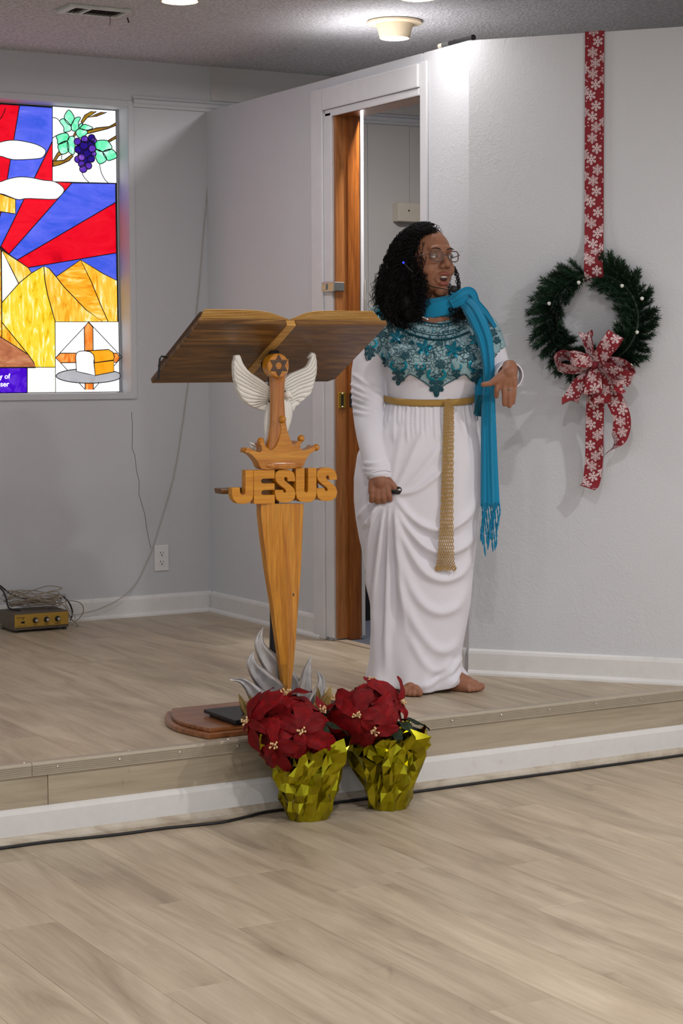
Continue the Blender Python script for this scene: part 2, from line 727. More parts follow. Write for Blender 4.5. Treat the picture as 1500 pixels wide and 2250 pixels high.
# wall with the doorway
DY1 = on_x(735, 800, XD)[1]
DY0 = on_x(926, 300, XD)[1]
WT = 0.105
wl = MB()
wl.box((XD, DY1, 0), (XD + WT, YB, ZT)).box((XD, DY0, ZD), (XD + WT, DY1, ZT))
wl.prism([(XD, YC, 0), (XD, DY0 - 0.018, 0), (XD + WT, DY0 - 0.018, 0), (XD + WT, YC + 0.045, 0)], (0, 0, ZT))
wall_door = wl.done('wall_door', 'wall_trowel')
tag(wall_door, kind='structure')
# diagonal wall
A = np.array([XD, YC, 0])
B = A + DW * 4.2
wd_ = MB().prism([A, B, B - DN * WT, np.array([XD + WT, YC + 0.045, 0])], (0, 0, ZT))
tag(wd_.done('wall_right', 'wall_trowel'), kind='structure')


def baseboard(name, a, b, nrm, z0, parent=None):
    """a, b: ends on the wall at floor level; nrm: out of the wall"""
    a, b, nrm = (np.asarray(v, float) for v in (a, b, nrm))
    prof = [(0, 0), (0.013, 0), (0.013, 0.078), (0.010, 0.088), (0.004, 0.093), (0, 0.094)]
    o = MB().prism([a + nrm * d + np.array([0, 0, z0 + h]) for d, h in prof], b - a).done(name, 'white_trim', parent)
    tag(o, kind='structure')
    prof = [(0.0135, 0), (0.026, 0), (0.025, 0.008), (0.020, 0.015), (0.0135, 0.018)]
    MB().prism([a + nrm * d + np.array([0, 0, z0 + h]) for d, h in prof], b - a).done('shoe_moulding', 'white_trim', o)
    return o


baseboard('baseboard_back', (-3.5, YB, 0), (XD - 0.001, YB, 0), (0, -1, 0), S)
yl = on_x(712, 1380, XD)[1]
baseboard('baseboard_door', (XD, YB - 0.027, 0), (XD, yl, 0), (-1, 0, 0), S)
baseboard('baseboard_corner', (XD, DY0 - 0.05, 0), (XD, YC + 0.012, 0), (-1, 0, 0), S)
baseboard('baseboard_right', A + DW * 0.002, A + DW * 0.86, DN, S)
baseboard('baseboard_right_low', A + DW * 0.925, B, DN, 0.0)

# door casing: profiled boards round the doorway
YL0 = on_x(694, 800, XD)[1]      # outer edge of the far casing
YLm = on_x(718, 800, XD)[1]
cas = []
c = MB().box((XD - 0.020, YLm, S), (XD, YL0, ZD + 0.10)).done('trim_4', 'white_casing')
tag(bevel(c, 0.005), kind='structure')
c2 = bevel(MB().box((XD - 0.012, DY1, S + 0.012), (XD, YLm - 0.001, ZD + 0.0)).done('inner_casing', 'white_casing', c), 0.004)
c3 = MB().box((XD - 0.020, DY0 - 0.001, ZD + 0.012), (XD, YLm - 0.001, ZD + 0.10)).done('head_casing', 'white_casing', c)
bevel(c3, 0.005)
c4 = bevel(MB().box((XD - 0.012, DY0, ZD - 0.018), (XD, YLm - 0.012, ZD + 0.011)).done('head_stop', 'white_casing', c), 0.005)
c5 = bevel(MB().box((XD - 0.010, DY0 - 0.048, S), (XD, DY0 - 0.002, ZD + 0.105)).done('trim_5', 'white_casing'), 0.004)
tag(c5, kind='structure')

# timber jamb (lighter rebate, darker stop) and head of the doorway
wood('jamb_light', (150, 92, 44), (176, 112, 58), (190, 126, 72), 2, 0.4, 1.0, 0.2)
wood('jamb_dark', (116, 62, 20), (150, 84, 30), (172, 102, 42), 2, 0.35, 1.0, 0.3)
jm = MB().box((XD + 0.001, DY1 - 0.018, S + 0.012), (XD + WT, DY1, ZD)).done('door_1', 'jamb_light')
tag(jm, kind='structure')
MB().box((XD + 0.048, DY1 - 0.032, S + 0.006), (XD + WT - 0.004, DY1 - 0.018, ZD)).done('door_stop', 'jamb_dark', jm)
MB().box((XD + 0.001, DY0, ZD - 0.018), (XD + WT, DY1 - 0.018, ZD)).done('head_jamb', 'jamb_dark', jm)
MB().box((XD + 0.001, DY0 - 0.0175, S + 0.01), (XD + WT, DY0 - 0.0005, ZD - 0.018)).done('hinge_jamb', 'jamb_light', jm)
MB().box((XD + WT + 0.001, DY1 - 0.036, S + 0.02), (XD + WT + 0.014, DY1 + 0.05, ZD + 0.03)).done('rear_casing', 'white_casing', jm)
# perforated metal strip at the back edge of the jamb, strike plate
ps = MB()
for z0 in (1.52, 1.60, 1.68):
    ps.box((XD + WT + 0.0145, DY1 - 0.052, z0 - 0.028), (XD + WT + 0.0165, DY1 - 0.034, z0 + 0.028))
ps.done('hinge_leaf', 'screw_metal', jm)
plain('brass', (196, 158, 62), 0.28, 0.85, var=0.08, scale=60)
zp = on_x(750, 880, XD)[2]
st = bevel(MB().box((XD + 0.006, DY1 - 0.0205, zp - 0.033), (XD + 0.041, DY1 - 0.018, zp + 0.033)).done('strike_plate', 'brass', jm), 0.0012, 1)
MB().box((XD + 0.018, DY1 - 0.0212, zp - 0.022), (XD + 0.029, DY1 - 0.0206, zp + 0.022)).done('latch_hole', 'dark_gap', st)
mbs = MB()
for s in (-0.027, 0.027):
    mbs.ball((XD + 0.0235, DY1 - 0.021, zp + s), 0.003, 8, 6)
mbs.done('plate_screw', 'screw_metal', st)
MB().box((XD + 0.049, DY1 - 0.0326, zp - 0.028), (XD + 0.092, DY1 - 0.0321, zp + 0.028)).done('stop_notch', 'dark_gap', jm)
# threshold strip and carpet beyond
plain('threshold', (176, 158, 136), 0.5)
tag(MB().box((XD - 0.004, DY0, S), (XD + 0.042, DY1 + 0.02, S + 0.006)).done('trim_6', 'threshold'), kind='structure')


def carpet():
    t = NT('carpet')
    p = t.pos()
    f = t.noise(p, 260, 3, 0.7)
    t.l(t.ramp(f, [(0.3, srgb(58, 62, 74)), (0.7, srgb(120, 124, 136))]), t.b.inputs['Base Color'])
    t.b.inputs['Roughness'].default_value = 0.95
    t.bump(f, 0.8, 0.006)


carpet()
cpt = MB().box((XD + 0.043, 6.02, S - 0.004), (6.5, YB, S + 0.004)).done('floor_carpet', 'carpet')
tag(cpt, kind='structure')

# ---------------------------------------------------------------- ceiling lamps
plain('lamp_plastic', (208, 190, 160), 0.5, var=0.03)
emis('lamp_glow', (255, 250, 255), 5.0).cycles.emission_sampling = 'NONE'


def ceiling_lamp(loc, label, wide, power):
    x, y = loc
    r = empty('ceiling_light', (x, y, ZC), label, 'ceiling light', 'round ceiling lamps')
    R0 = 0.112 if wide else 0.095
    kc = 0.78 if wide else 0.9
    MB().lathe([(0.0, -0.0005), (R0 - 0.004, -0.0005), (R0, -0.004), (R0 - 0.003, -0.010), (0.088, -0.012), (0.06, -0.013), (0.0, -0.013)], (x, y, ZC), 40).done('trim_ring', 'lamp_plastic', r, 30)
    MB().lathe([(0.096 * kc, -0.012), (0.091 * kc, -0.026), (0.088 * kc, -0.030), (0.076 * kc, -0.068), (0.072 * kc, -0.068), (0.07 * kc, -0.06)], (x, y, ZC), 40).done('lamp_can', 'lamp_plastic', r, 30)
    MB().lathe([(0.071 * kc, -0.058), (0.069 * kc, -0.066), (0.045 * kc, -0.072), (0.0, -0.074)], (x, y, ZC), 32).done('lamp_lens', 'lamp_glow', r, 30)
    ld = bpy.data.lights.new('lamp_light', 'AREA')
    ld.shape = 'DISK'
    ld.size = 0.10
    ld.energy = power
    ld.color = (1.0, 0.975, 0.965)
    lo = bpy.data.objects.new('lamp_light', ld)
    link(lo, r, Matrix.Translation((x, y, ZC - 0.078)))
    return r


def lamp_at(px, py):
    return on_z(px, py, ZC - 0.07)[:2]


ceiling_lamp(lamp_at(395, 5), 'round ceiling lamp beside the air vent, above the corner', False, LAMP_POWER * 0.6)
ceiling_lamp(lamp_at(918, -2), 'ceiling lamp cut by the top edge, above the doorway', False, LAMP_POWER * 0.22)
ceiling_lamp(lamp_at(867, 86), 'ceiling lamp with a wide cream ring behind the doorway wall', True, LAMP_POWER * 2.0)

# ================================================================ STAINED GLASS WINDOW
YG = YB + 0.118


def glass_mat(name, cols, strength=1.0, scale=(9, 9, 9), rot=(0, 0, 0), dist=1.5, lo=0.3, hi=0.7):
    t = NT(name)
    f = t.noise(t.pos(scale, rot), 1.0, 6, 0.62, dist)
    n = len(cols)
    c = t.ramp(f, [(lo + (hi - lo) * i / max(1, n - 1), srgb(*cols[i])) for i in range(n)])
    dk = t.mix(1.0, c, (0.35, 0.35, 0.35, 1), 'MULTIPLY')
    t.l(dk, t.b.inputs['Base Color'])
    t.l(c, t.b.inputs['Emission Color'])
    t.b.inputs['Emission Strength'].default_value = strength * 0.80
    t.b.inputs['Roughness'].default_value = 0.5
    t.b.inputs['Specular IOR Level'].default_value = 0.08
    t.m.cycles.emission_sampling = 'NONE'
    return name


glass_mat('glass_red', [(190, 0, 22), (226, 6, 34), (232, 20, 40), (255, 150, 120)], 0.95, (5, 5, 9), (0, 0.5, 0), 2.0, 0.25, 0.86)
glass_mat('glass_blue', [(40, 84, 214), (74, 94, 226), (96, 108, 236), (150, 160, 250)], 0.9, (5, 5, 10), (0, 0.4, 0), 1.5, 0.25, 0.85)
glass_mat('glass_white', [(246, 246, 250), (255, 255, 255)], 1.15)
glass_mat('glass_cream', [(255, 246, 214), (255, 255, 250)], 1.1)
glass_mat('glass_gold', [(196, 100, 10), (242, 170, 40), (250, 196, 70), (255, 244, 200)], 1.0, (30, 30, 6), (0, 0.7, 0), 1.6, 0.27, 0.68)
glass_mat('glass_amber', [(206, 96, 10), (240, 158, 30), (250, 186, 60), (255, 226, 150)], 0.98, (8, 8, 34), (0, 0.25, 0), 1.6, 0.27, 0.70)
glass_mat('glass_yellow', [(196, 130, 10), (236, 196, 30), (250, 214, 70), (255, 250, 214)], 1.0, (34, 34, 8), (0, 0.6, 0), 1.6, 0.27, 0.68)
glass_mat('glass_brown', [(150, 84, 56), (186, 116, 80), (214, 156, 116)], 0.9, (6, 6, 14), (0, -0.4, 0))
glass_mat('glass_purple', [(60, 4, 190), (74, 10, 204), (110, 60, 220)], 0.85, (12, 12, 12))
glass_mat('glass_green', [(60, 212, 140), (120, 236, 184), (206, 255, 232)], 1.0, (14, 14, 14))
glass_mat('glass_branch', [(110, 72, 14), (150, 106, 34), (176, 140, 20)], 0.8, (12, 12, 12))
glass_mat('glass_grape', [(70, 30, 170), (96, 50, 190), (170, 110, 220)], 0.75, (20, 20, 20))
glass_mat('glass_grape_dark', [(28, 4, 120), (44, 12, 150)], 0.7, (20, 20, 20))
glass_mat('glass_cross', [(214, 76, 6), (236, 134, 50), (250, 190, 110)], 0.95, (30, 30, 8), (0, 0.1, 0))
glass_mat('glass_crust', [(240, 150, 10), (250, 172, 40)], 0.95)
glass_mat('glass_grey', [(164, 164, 170), (190, 190, 196)], 0.85)
plain('lead_came', (22, 24, 34), 0.5, 0.3)

window = empty('window_1', (WX0 + 0.63, YB, ZSILL), None, None)
tag(window, kind='structure')
lead = MB()


def W5(pts, oy=200):
    return [(x / 5.0, oy + y / 5.0) for x, y in pts]


def pane(mat, pts, layer, smooth=0, outline=True):
    if smooth:
        pts = cspline(pts, smooth).tolist()
    yy = YG - 0.0028 * layer
    P = [on_y(a, b, yy) for a, b in pts]
    x0, x1 = WX0 + 0.012, WX1 - 0.012
    P = [np.array([min(max(p[0], x0), x1), p[1], min(max(p[2], ZSILL + 0.004), ZWT - 0.004)]) for p in P]
    MB().prism(P, (0, 0.0026, 0)).done('pane', mat, window)
    if outline:
        lead.tube([p - np.array([0, 0.0004, 0]) for p in P], 0.0022, 5, closed=True)


XM = -18.0          # axis of the window's design


def both(mat, pts, layer, **kw):
    pane(mat, pts, layer, **kw)
    pane(mat, [(2 * XM - x, y) for x, y in pts][::-1], layer, **kw)


T, BM = 228, 866
Bx = lambda y: 114 - (y - 312) * 0.49          # ray line B
# sky rays
both('glass_red', [(XM, T), (43, T), (16, 394), (8, 440), (XM, 545)], 0)
both('glass_blue', [(43, T), (115, T), (115, 310), (2, 541), (XM, 552), (8, 440)], 0)
both('glass_red', [(116, 309), (115, 400), (158, 402), (20, 558), (2, 541)], 0)
both('glass_blue', [(158, 402), (264, 404), (264, 445), (38, 571), (20, 558)], 0)
both('glass_red', [(264, 445), (265, 556), (62, 588), (38, 571)], 0)
both('glass_blue', [(265, 556), (265, 622), (60, 640), (62, 588)], 0)
# mountains
pane('glass_cream', [(3, 549), (4, 666), (30, 640), (41, 623), (22, 585)], 1)
pane('glass_gold', [(3, 549), (22, 585), (41, 624), (69, 600), (62, 588)], 1)
both('glass_amber', [(177, 571), (123, 608), (140, 630), (188, 680), (226, 708), (238, 708), (222, 672), (200, 618)], 2)
both('glass_gold', [(177, 571), (200, 618), (222, 672), (238, 708), (266, 708), (265, 617), (228, 602)], 2)
pane('glass_yellow', [(96, 585), (69, 600), (42, 622), (4, 665), (4, 708), (30, 740), (62, 779), (78, 808), (122, 808), (121, 706), (115, 685), (105, 650), (99, 620)], 3)
pane('glass_gold', [(96, 585), (99, 620), (105, 650), (115, 685), (121, 708), (227, 708), (188, 680), (140, 630), (123, 608), (108, 590)], 3)
pane('glass_gold', [(4, 708), (4, 742), (62, 780), (30, 740)], 3)
pane('glass_amber', [(2 * XM - 3, 549), (2, 549), (4, 742), (-40, 730), (2 * XM - 4, 742)], 3)
pane('glass_yellow', [(2 * XM - x, y) for x, y in [(96, 585), (69, 600), (42, 622), (4, 665), (4, 742), (62, 779), (78, 808), (122, 808), (121, 706), (115, 685), (105, 650), (99, 620)]][::-1], 3)
pane('glass_gold', [(2 * XM - x, y) for x, y in [(96, 585), (99, 620), (105, 650), (115, 685), (121, 708), (227, 708), (188, 680), (140, 630), (123, 608), (108, 590)]][::-1], 3)
pane('glass_brown', [(2 * XM - 78, 808), (2 * XM - 62, 780), (-50, 745), (-15, 734), (4, 742), (62, 779), (74, 796), (78, 808)], 4)
# inscription pane and its neighbour
pane('glass_purple', [(-95, 808), (59, 807), (59, BM), (-95, BM)], 4)
pane('glass_cream', [(60, 807), (122, 807), (122, BM), (60, BM)], 4)
pane('glass_cream', [(-158, 807), (-96, 807), (-96, BM), (-158, BM)], 4)
# clouds
pane('glass_white', W5([(-300, 640), (-150, 585), (0, 562), (60, 548), (160, 540), (300, 560), (420, 595), (500, 650), (480, 715), (420, 742), (200, 755), (100, 745), (0, 715), (-180, 700)]), 5, smooth=50)
pane('glass_white', W5([(-300, 1080), (-150, 1020), (0, 998), (80, 970), (200, 945), (330, 950), (480, 980), (580, 990), (660, 1030), (705, 1090), (650, 1165), (580, 1190), (300, 1180), (190, 1192), (0, 1125), (-180, 1140)]), 6, smooth=50)
pane('glass_gold', W5([(-350, 1130), (0, 1130), (170, 1190), (170, 1350), (0, 1325), (-350, 1330)]), 5)
# grape square
GS = [(115, 228), (265, 228), (265, 403), (115, 399)]
pane('glass_white', GS, 5)
pane('glass_white', [(2 * XM - x, y) for x, y in GS][::-1], 5)
for pts in ([(580, 770), (625, 690), (650, 655), (685, 690), (640, 720), (610, 770)],
            [(580, 770), (700, 760), (790, 695), (805, 712), (760, 765), (660, 810), (582, 830)],
            [(900, 355), (888, 340), (930, 265), (1000, 225), (1060, 225), (960, 290), (915, 345)],
            [(960, 292), (1050, 258), (1110, 233), (1170, 235), (1060, 278)],
            [(1312, 350), (1312, 380), (1180, 415), (960, 470), (955, 440), (1060, 405), (1200, 390)],
            [(1312, 492), (1312, 520), (1200, 560), (1180, 548)],
            [(800, 495), (825, 450), (838, 470), (822, 500)]):
    pane('glass_branch', W5(pts), 6)
for pts in ([(755, 208), (710, 265), (712, 320), (770, 375), (815, 310), (800, 255)],
            [(655, 330), (705, 305), (775, 380), (775, 435), (705, 450), (700, 400)],
            [(885, 290), (830, 295), (785, 370), (790, 430), (830, 440), (865, 405), (860, 350)],
            [(880, 360), (910, 360), (875, 405), (865, 385)],
            [(1020, 405), (950, 370), (915, 370), (880, 410), (950, 430)],
            [(835, 440), (880, 415), (950, 435), (955, 470), (890, 515), (845, 490)],
            [(620, 490), (720, 460), (755, 495), (740, 545), (640, 585), (630, 540)],
            [(640, 590), (735, 550), (750, 660), (680, 695), (645, 650)],
            [(740, 550), (770, 500), (820, 520), (815, 690), (750, 660)],
            [(1050, 555), (1160, 540), (1210, 580), (1225, 635), (1130, 665), (1060, 640)],
            [(1055, 645), (1125, 670), (1170, 755), (1090, 800), (1045, 715)],
            [(1130, 670), (1230, 640), (1285, 720), (1215, 760), (1175, 755)]):
    pane('glass_green', W5(pts), 7, smooth=22)
pane('glass_grape_dark', W5([(870, 560), (960, 520), (1030, 560), (1035, 700), (1000, 770), (950, 830), (900, 790), (860, 740), (850, 640)]), 7.5)
for k, (cx, cy, r, m) in enumerate([(1005, 515, 38, 1), (1030, 545, 30, 0), (860, 640, 42, 1), (1000, 590, 40, 1), (960, 690, 46, 1), (1030, 690, 26, 0),
                                    (855, 750, 38, 0), (1000, 745, 40, 1), (850, 555, 38, 0), (928, 530, 38, 0), (922, 598, 46, 1), (1012, 632, 40, 0),
                                    (970, 822, 38, 0), (895, 800, 36, 0), (895, 730, 38, 0), (915, 855, 42, 0)]):
    pane(['glass_grape', 'glass_grape_dark'][m], W5([(cx + r * math.cos(a), cy + r * math.sin(a)) for a in np.linspace(0, 2 * math.pi, 18, endpoint=False)]), 8 + k * 0.2)


def leadline(pts, layer):
    P = [on_y(a, b, YG - 0.0028 * layer - 0.0006) for a, b in pts]
    lead.tube(P, 0.0019, 5)


for pts in ([(895, 885), (925, 950), (975, 1003)], [(1093, 800), (1110, 890), (1150, 970), (1187, 1008)], [(572, 290), (620, 300), (652, 328)],
            [(572, 522), (600, 500), (620, 490)], [(680, 695), (674, 752)], [(60, 190), (30, 265), (0, 310)]):
    leadline(spline(W5(pts), 10), 6)
# bread square
pane('glass_white', [(121, 707), (267, 707), (268, BM), (122, BM)], 5)
pane('glass_white', [(2 * XM - x, y) for x, y in [(121, 707), (267, 707), (268, BM), (122, BM)]][::-1], 5)
for pts in ([(195, 708), (123, 785)], [(195, 708), (267, 784)], [(123, 786), (187, 856)], [(267, 785), (205, 856)]):
    leadline(pts, 6)
pane('glass_cross', [(194, 708), (185, 719), (187, 856), (205, 856), (204, 719)], 7)
pane('glass_cross', [(122, 786), (133, 776), (257, 776), (267, 785), (257, 796), (133, 797)], 7)
pane('glass_grey', [(195 + 72 * math.cos(a), 826 + 16 * math.sin(a)) for a in np.linspace(0, 2 * math.pi, 36, endpoint=False)], 8)
pane('glass_crust', [(186, 771), (238, 768), (248, 774), (251, 784), (249, 792), (208, 797), (206, 784), (199, 773)], 9)
pane('glass_crust', [(207, 797), (250, 791), (250, 817), (209, 825)], 9)
pane('glass_white', [(166, 784), (168, 776), (174, 772), (186, 771), (198, 773), (205, 779), (207, 787), (206, 796), (209, 825), (190, 821), (168, 816)], 10)
# backing so that no light shows between panes, perimeter came, sill frame
bk = MB().box((WX0 + 0.004, YG + 0.0028, ZSILL + 0.002), (WX1 - 0.004, YG + 0.006, ZWT - 0.002)).done('came_backing', 'lead_came', window)
for a, b in (((WX0 + 0.011, ZSILL + 0.006), (WX1 - 0.011, ZSILL + 0.006)), ((WX0 + 0.011, ZWT - 0.006), (WX1 - 0.011, ZWT - 0.006)),
             ((WX0 + 0.011, ZSILL + 0.006), (WX0 + 0.011, ZWT - 0.006)), ((WX1 - 0.011, ZSILL + 0.006), (WX1 - 0.011, ZWT - 0.006))):
    lead.tube([(a[0], YG - 0.004, a[1]), (b[0], YG - 0.004, b[1])], 0.0042, 6)
lead.done('lead_came', 'lead_came', window)
# raised plaster surround
fr = MB()
e = 0.028
fr.box((WX1, YB - 0.007, ZSILL - e), (WX1 + e, YB, ZWT + e)).box((WX0 - e, YB - 0.007, ZSILL - e), (WX0, YB, ZWT + e))
fr.box((WX0, YB - 0.007, ZWT), (WX1, YB, ZWT + e)).box((WX0 - e, YB - 0.010, ZSILL - e), (WX1 + 0.01, YB, ZSILL))
bevel(fr.done('window_frame', 'wall_paint', window), 0.002, 1)

# inscription on the purple pane
emis('inscription', (235, 232, 255), 1.0).cycles.emission_sampling = 'NONE'


def text(name, s, loc, size, ex, mat, parent, rot=(math.pi / 2, 0, 0), align='LEFT', bold=0.0):
    cu = bpy.data.curves.new(name, 'FONT')
    cu.body = s
    cu.size = size
    cu.extrude = ex
    cu.align_x = align
    cu.offset = bold
    cu.resolution_u = 4
    tmp = bpy.data.objects.new(name, cu)
    COL.objects.link(tmp)
    dg = bpy.context.evaluated_depsgraph_get()
    me = bpy.data.meshes.new_from_object(tmp.evaluated_get(dg))
    bpy.data.objects.remove(tmp)
    me.name = name
    me.materials.clear()
    me.materials.append(MATS[mat])
    o = bpy.data.objects.new(name, me)
    R = Matrix.Rotation(rot[2], 4, 'Z') @ Matrix.Rotation(rot[1], 4, 'Y') @ Matrix.Rotation(rot[0], 4, 'X')
    return link(o, parent, Matrix.Translation(Vector(loc)) @ R)


yt = YG - 0.0028 * 4 - 0.0008
for s, px, py in (('y of', 22, 832), ('user', 20, 849)):
    p = on_y(px, py, yt)
    text('inscription', s, p, 0.032, 0.0004, 'inscription', window, align='RIGHT', bold=0.0004)

# ================================================================ SMALL FIXTURES
plain('outlet_plastic', (228, 226, 226), 0.35, var=0.02)
plain('vent_metal', (206, 210, 202), 0.5, 0.1, var=0.08, scale=18)
plain('vent_dark', (42, 38, 36), 0.8)
plain('cream_box', (214, 204, 188), 0.55, var=0.03)
plain('red_plastic', (176, 48, 60), 0.4)
plain('beige_cable', (150, 136, 116), 0.5, var=0.12)
plain('wire_grey', (178, 170, 160), 0.5)
plain('amp_body', (96, 84, 70), 0.55, 0.2, var=0.1)
plain('amp_gold', (186, 148, 62), 0.42, 0.55, var=0.06, scale=60)

# unseen lamps added over the main floor as front fill for the stage
for x, y, k in ((0.3, 3.4, 0.8), (2.3, 3.2, 1.5), (4.3, 2.9, 2.7), (-1.6, 3.5, 0.6), (0.3, 0.9, 1.0), (2.3, 0.8, 1.9), (4.4, 0.6, 2.0)):
    ceiling_lamp((x, y), 'round fill lamp added out of view over the hall floor in front of the stage', False, LAMP_POWER * k)

# air vent in the ceiling
vx0, vx1, vy0, vy1 = 2.75, 3.0, 6.79, 6.93
vent = empty('ceiling_vent', ((vx0 + vx1) / 2, (vy0 + vy1) / 2, ZC), 'white metal air vent with dark louvres in the ceiling', 'vent')
fr = MB()
for lo, hi in (((vx0, vy0), (vx1, vy0 + 0.014)), ((vx0, vy1 - 0.014), (vx1, vy1)), ((vx0, vy0 + 0.014), (vx0 + 0.03, vy1 - 0.014)),
               ((vx1 - 0.012, vy0 + 0.014), (vx1, vy1 - 0.014)), ((vx0 + 0.085, vy0 + 0.014), (vx0 + 0.097, vy1 - 0.014))):
    fr.box((lo[0], lo[1], ZC - 0.012), (hi[0], hi[1], ZC - 0.001))
fr.done('vent_frame', 'vent_metal', vent)
MB().box((vx0 + 0.01, vy0 + 0.005, ZC - 0.003), (vx1 - 0.005, vy1 - 0.005, ZC - 0.0005)).done('vent_back', 'vent_dark', vent)
for k in range(13):
    xx = vx0 + 0.036 + k * 0.0152
    if abs(xx - vx0 - 0.091) < 0.010:
        continue
    MB().obox((xx, (vy0 + vy1) / 2, ZC - 0.008), (0.004, 0, 0.003), (0, 0.055, 0), (-0.0003, 0, 0.0004)).done('slat', 'vent_dark', vent)
MB().tube([(vx1 - 0.04, vy1 - 0.03, ZC - 0.008), (vx1 - 0.038, vy1 - 0.028, ZC - 0.03), (vx1 - 0.041, vy1 - 0.026, ZC - 0.045)], 0.0012, 5).done('vent_chain', 'vent_dark', vent)
MB().tube([(vx1 + 0.055, vy1 + 0.02, ZC - 0.001), (vx1 + 0.062, vy1 + 0.022, ZC - 0.02)], 0.003, 6).done('vent_lever', 'vent_dark', vent)

# device lying on top of the wall
p0 = on_x(966, 92, XD + 0.012)
p1 = on_x(1040, 84, XD + 0.012)
p0[2] = p1[2] = ZT
ax = (p1 - p0) / np.linalg.norm(p1 - p0)
dv = empty('hand_torch', (p0 + p1) / 2, 'dark cylindrical torch with grey end lying on top of the wall', 'torch')


def along(prof, mat, name, parent, smooth=35):
    T = ax
    N = np.array([0, 0, 1.0])
    Bv = np.cross(T, N)
    P = np.zeros((len(prof), 14, 3))
    for i, (s, r) in enumerate(prof):
        for k in range(14):
            a = 2 * math.pi * k / 14
            P[i, k] = p0 + T * s + np.array([0, 0, 0.0105]) + r * (N * math.cos(a) + Bv * math.sin(a))
    return MB().grid(P, close_v=True).done(name, mat, parent, smooth)


plain('torch_grey', (96, 98, 96), 0.5, 0.3)
LT = float(np.linalg.norm(p1 - p0))
along([(0, 0.0), (0, 0.0105), (0.006, 0.0105), (0.006, 0.0095), (0.028, 0.0095)], 'cream_box', 'torch_rim', dv)
along([(0.024, 0.0), (0.024, 0.0104), (0.07, 0.0104), (0.07, 0.0)], 'torch_grey', 'torch_head', dv)
along([(0.07, 0.0), (0.07, 0.0105), (0.085, 0.0088), (0.10, 0.0105), (0.115, 0.0088), (0.14, 0.009), (LT - 0.02, 0.009), (LT - 0.014, 0.0105), (LT, 0.0105), (LT, 0)], 'black_rubber', 'torch_handle', dv)

# wall box, red device and white hook in the room behind
a = on_y(862, 447, YB)
b = on_y(925, 490, YB)
bx = empty('wall_box', ((a[0] + b[0]) / 2, YB, b[2]), 'cream box fixed to the wall seen through the doorway', 'wall box')
bevel(MB().box((a[0], YB - 0.055, b[2]), (b[0], YB - 0.0005, a[2])).done('box_cover', 'cream_box', bx), 0.004)
hc = on_y(898, 463, YB - 0.055)
MB().lathe([(0.0, -0.0012), (0.0045, -0.0012), (0.0045, 0.0005)], hc, 12, axis=1).done('keyhole', 'dark_gap', bx)
rd = empty('alarm_pull', (b[0] + 0.03, YB, b[2]), 'red and white wall alarm beside the cream box', 'alarm')
bevel(MB().box((b[0] + 0.004, YB - 0.04, b[2] + 0.03), (b[0] + 0.06, YB - 0.0005, a[2] - 0.008)).done('alarm_cover', 'red_plastic', rd), 0.003)
bevel(MB().box((b[0] + 0.004, YB - 0.04, b[2]), (b[0] + 0.06, YB - 0.0005, b[2] + 0.029)).done('alarm_base', 'outlet_plastic', rd), 0.003)
h = on_y(772, 398, YB)
hk = empty('wall_hook', (h[0], YB, h[2]), 'white rounded hook on the wall just inside the doorway', 'hook')
MB().ball((h[0] - 0.004, YB - 0.02, h[2]), (0.022, 0.02, 0.026), 14, 10).done('hook_cap', 'outlet_plastic', hk, True)
MB().tube(spline([(h[0] - 0.004, YB - 0.01, h[2] - 0.02), (h[0] - 0.004, YB - 0.03, h[2] - 0.062), (h[0] + 0.02, YB - 0.045, h[2] - 0.066), (h[0] + 0.036, YB - 0.05, h[2] - 0.045)], 12), 0.004, 8).done('hook_arm', 'outlet_plastic', hk, True)

# black case standing in the room behind
q = on_z(800, 1366, S + 0.004)
bg = empty('instrument_case', (q[0] + 0.12, q[1] + 0.1, S + 0.004), 'tall black case standing on the carpet behind the doorway', 'case')
cs = MB()
for z, w0, w1 in ((0, -0.04, 0.34), (0.02, -0.055, 0.35), (0.3, -0.05, 0.3), (0.55, -0.06, 0.22), (0.78, -0.05, 0.12), (0.80, -0.03, 0.10)):
    pass
rows = [(0.004, 0.17), (0.02, 0.18), (0.15, 0.165), (0.28, 0.14), (0.40, 0.115), (0.50, 0.10), (0.55, 0.07), (0.56, 0.0)]
P = np.zeros((len(rows), 20, 3))
for i, (z, w) in enumerate(rows):
    for k in range(20):
        t = 2 * math.pi * k / 20
        P[i, k] = (q[0] + 0.10 + w * math.copysign(abs(math.cos(t)) ** 0.7, math.cos(t)), q[1] + 0.09 + 0.07 * math.copysign(abs(math.sin(t)) ** 0.6, math.sin(t)), S + z)
MB().grid(P, close_v=True).done('case_shell', 'black_rubber', bg, True)
MB().tube(spline([(q[0] + 0.06, q[1] + 0.09, S + 0.55), (q[0] + 0.08, q[1] + 0.08, S + 0.60), (q[0] + 0.12, q[1] + 0.08, S + 0.60), (q[0] + 0.14, q[1] + 0.09, S + 0.55)], 10), 0.006, 6).done('case_strap', 'black_metal', bg)

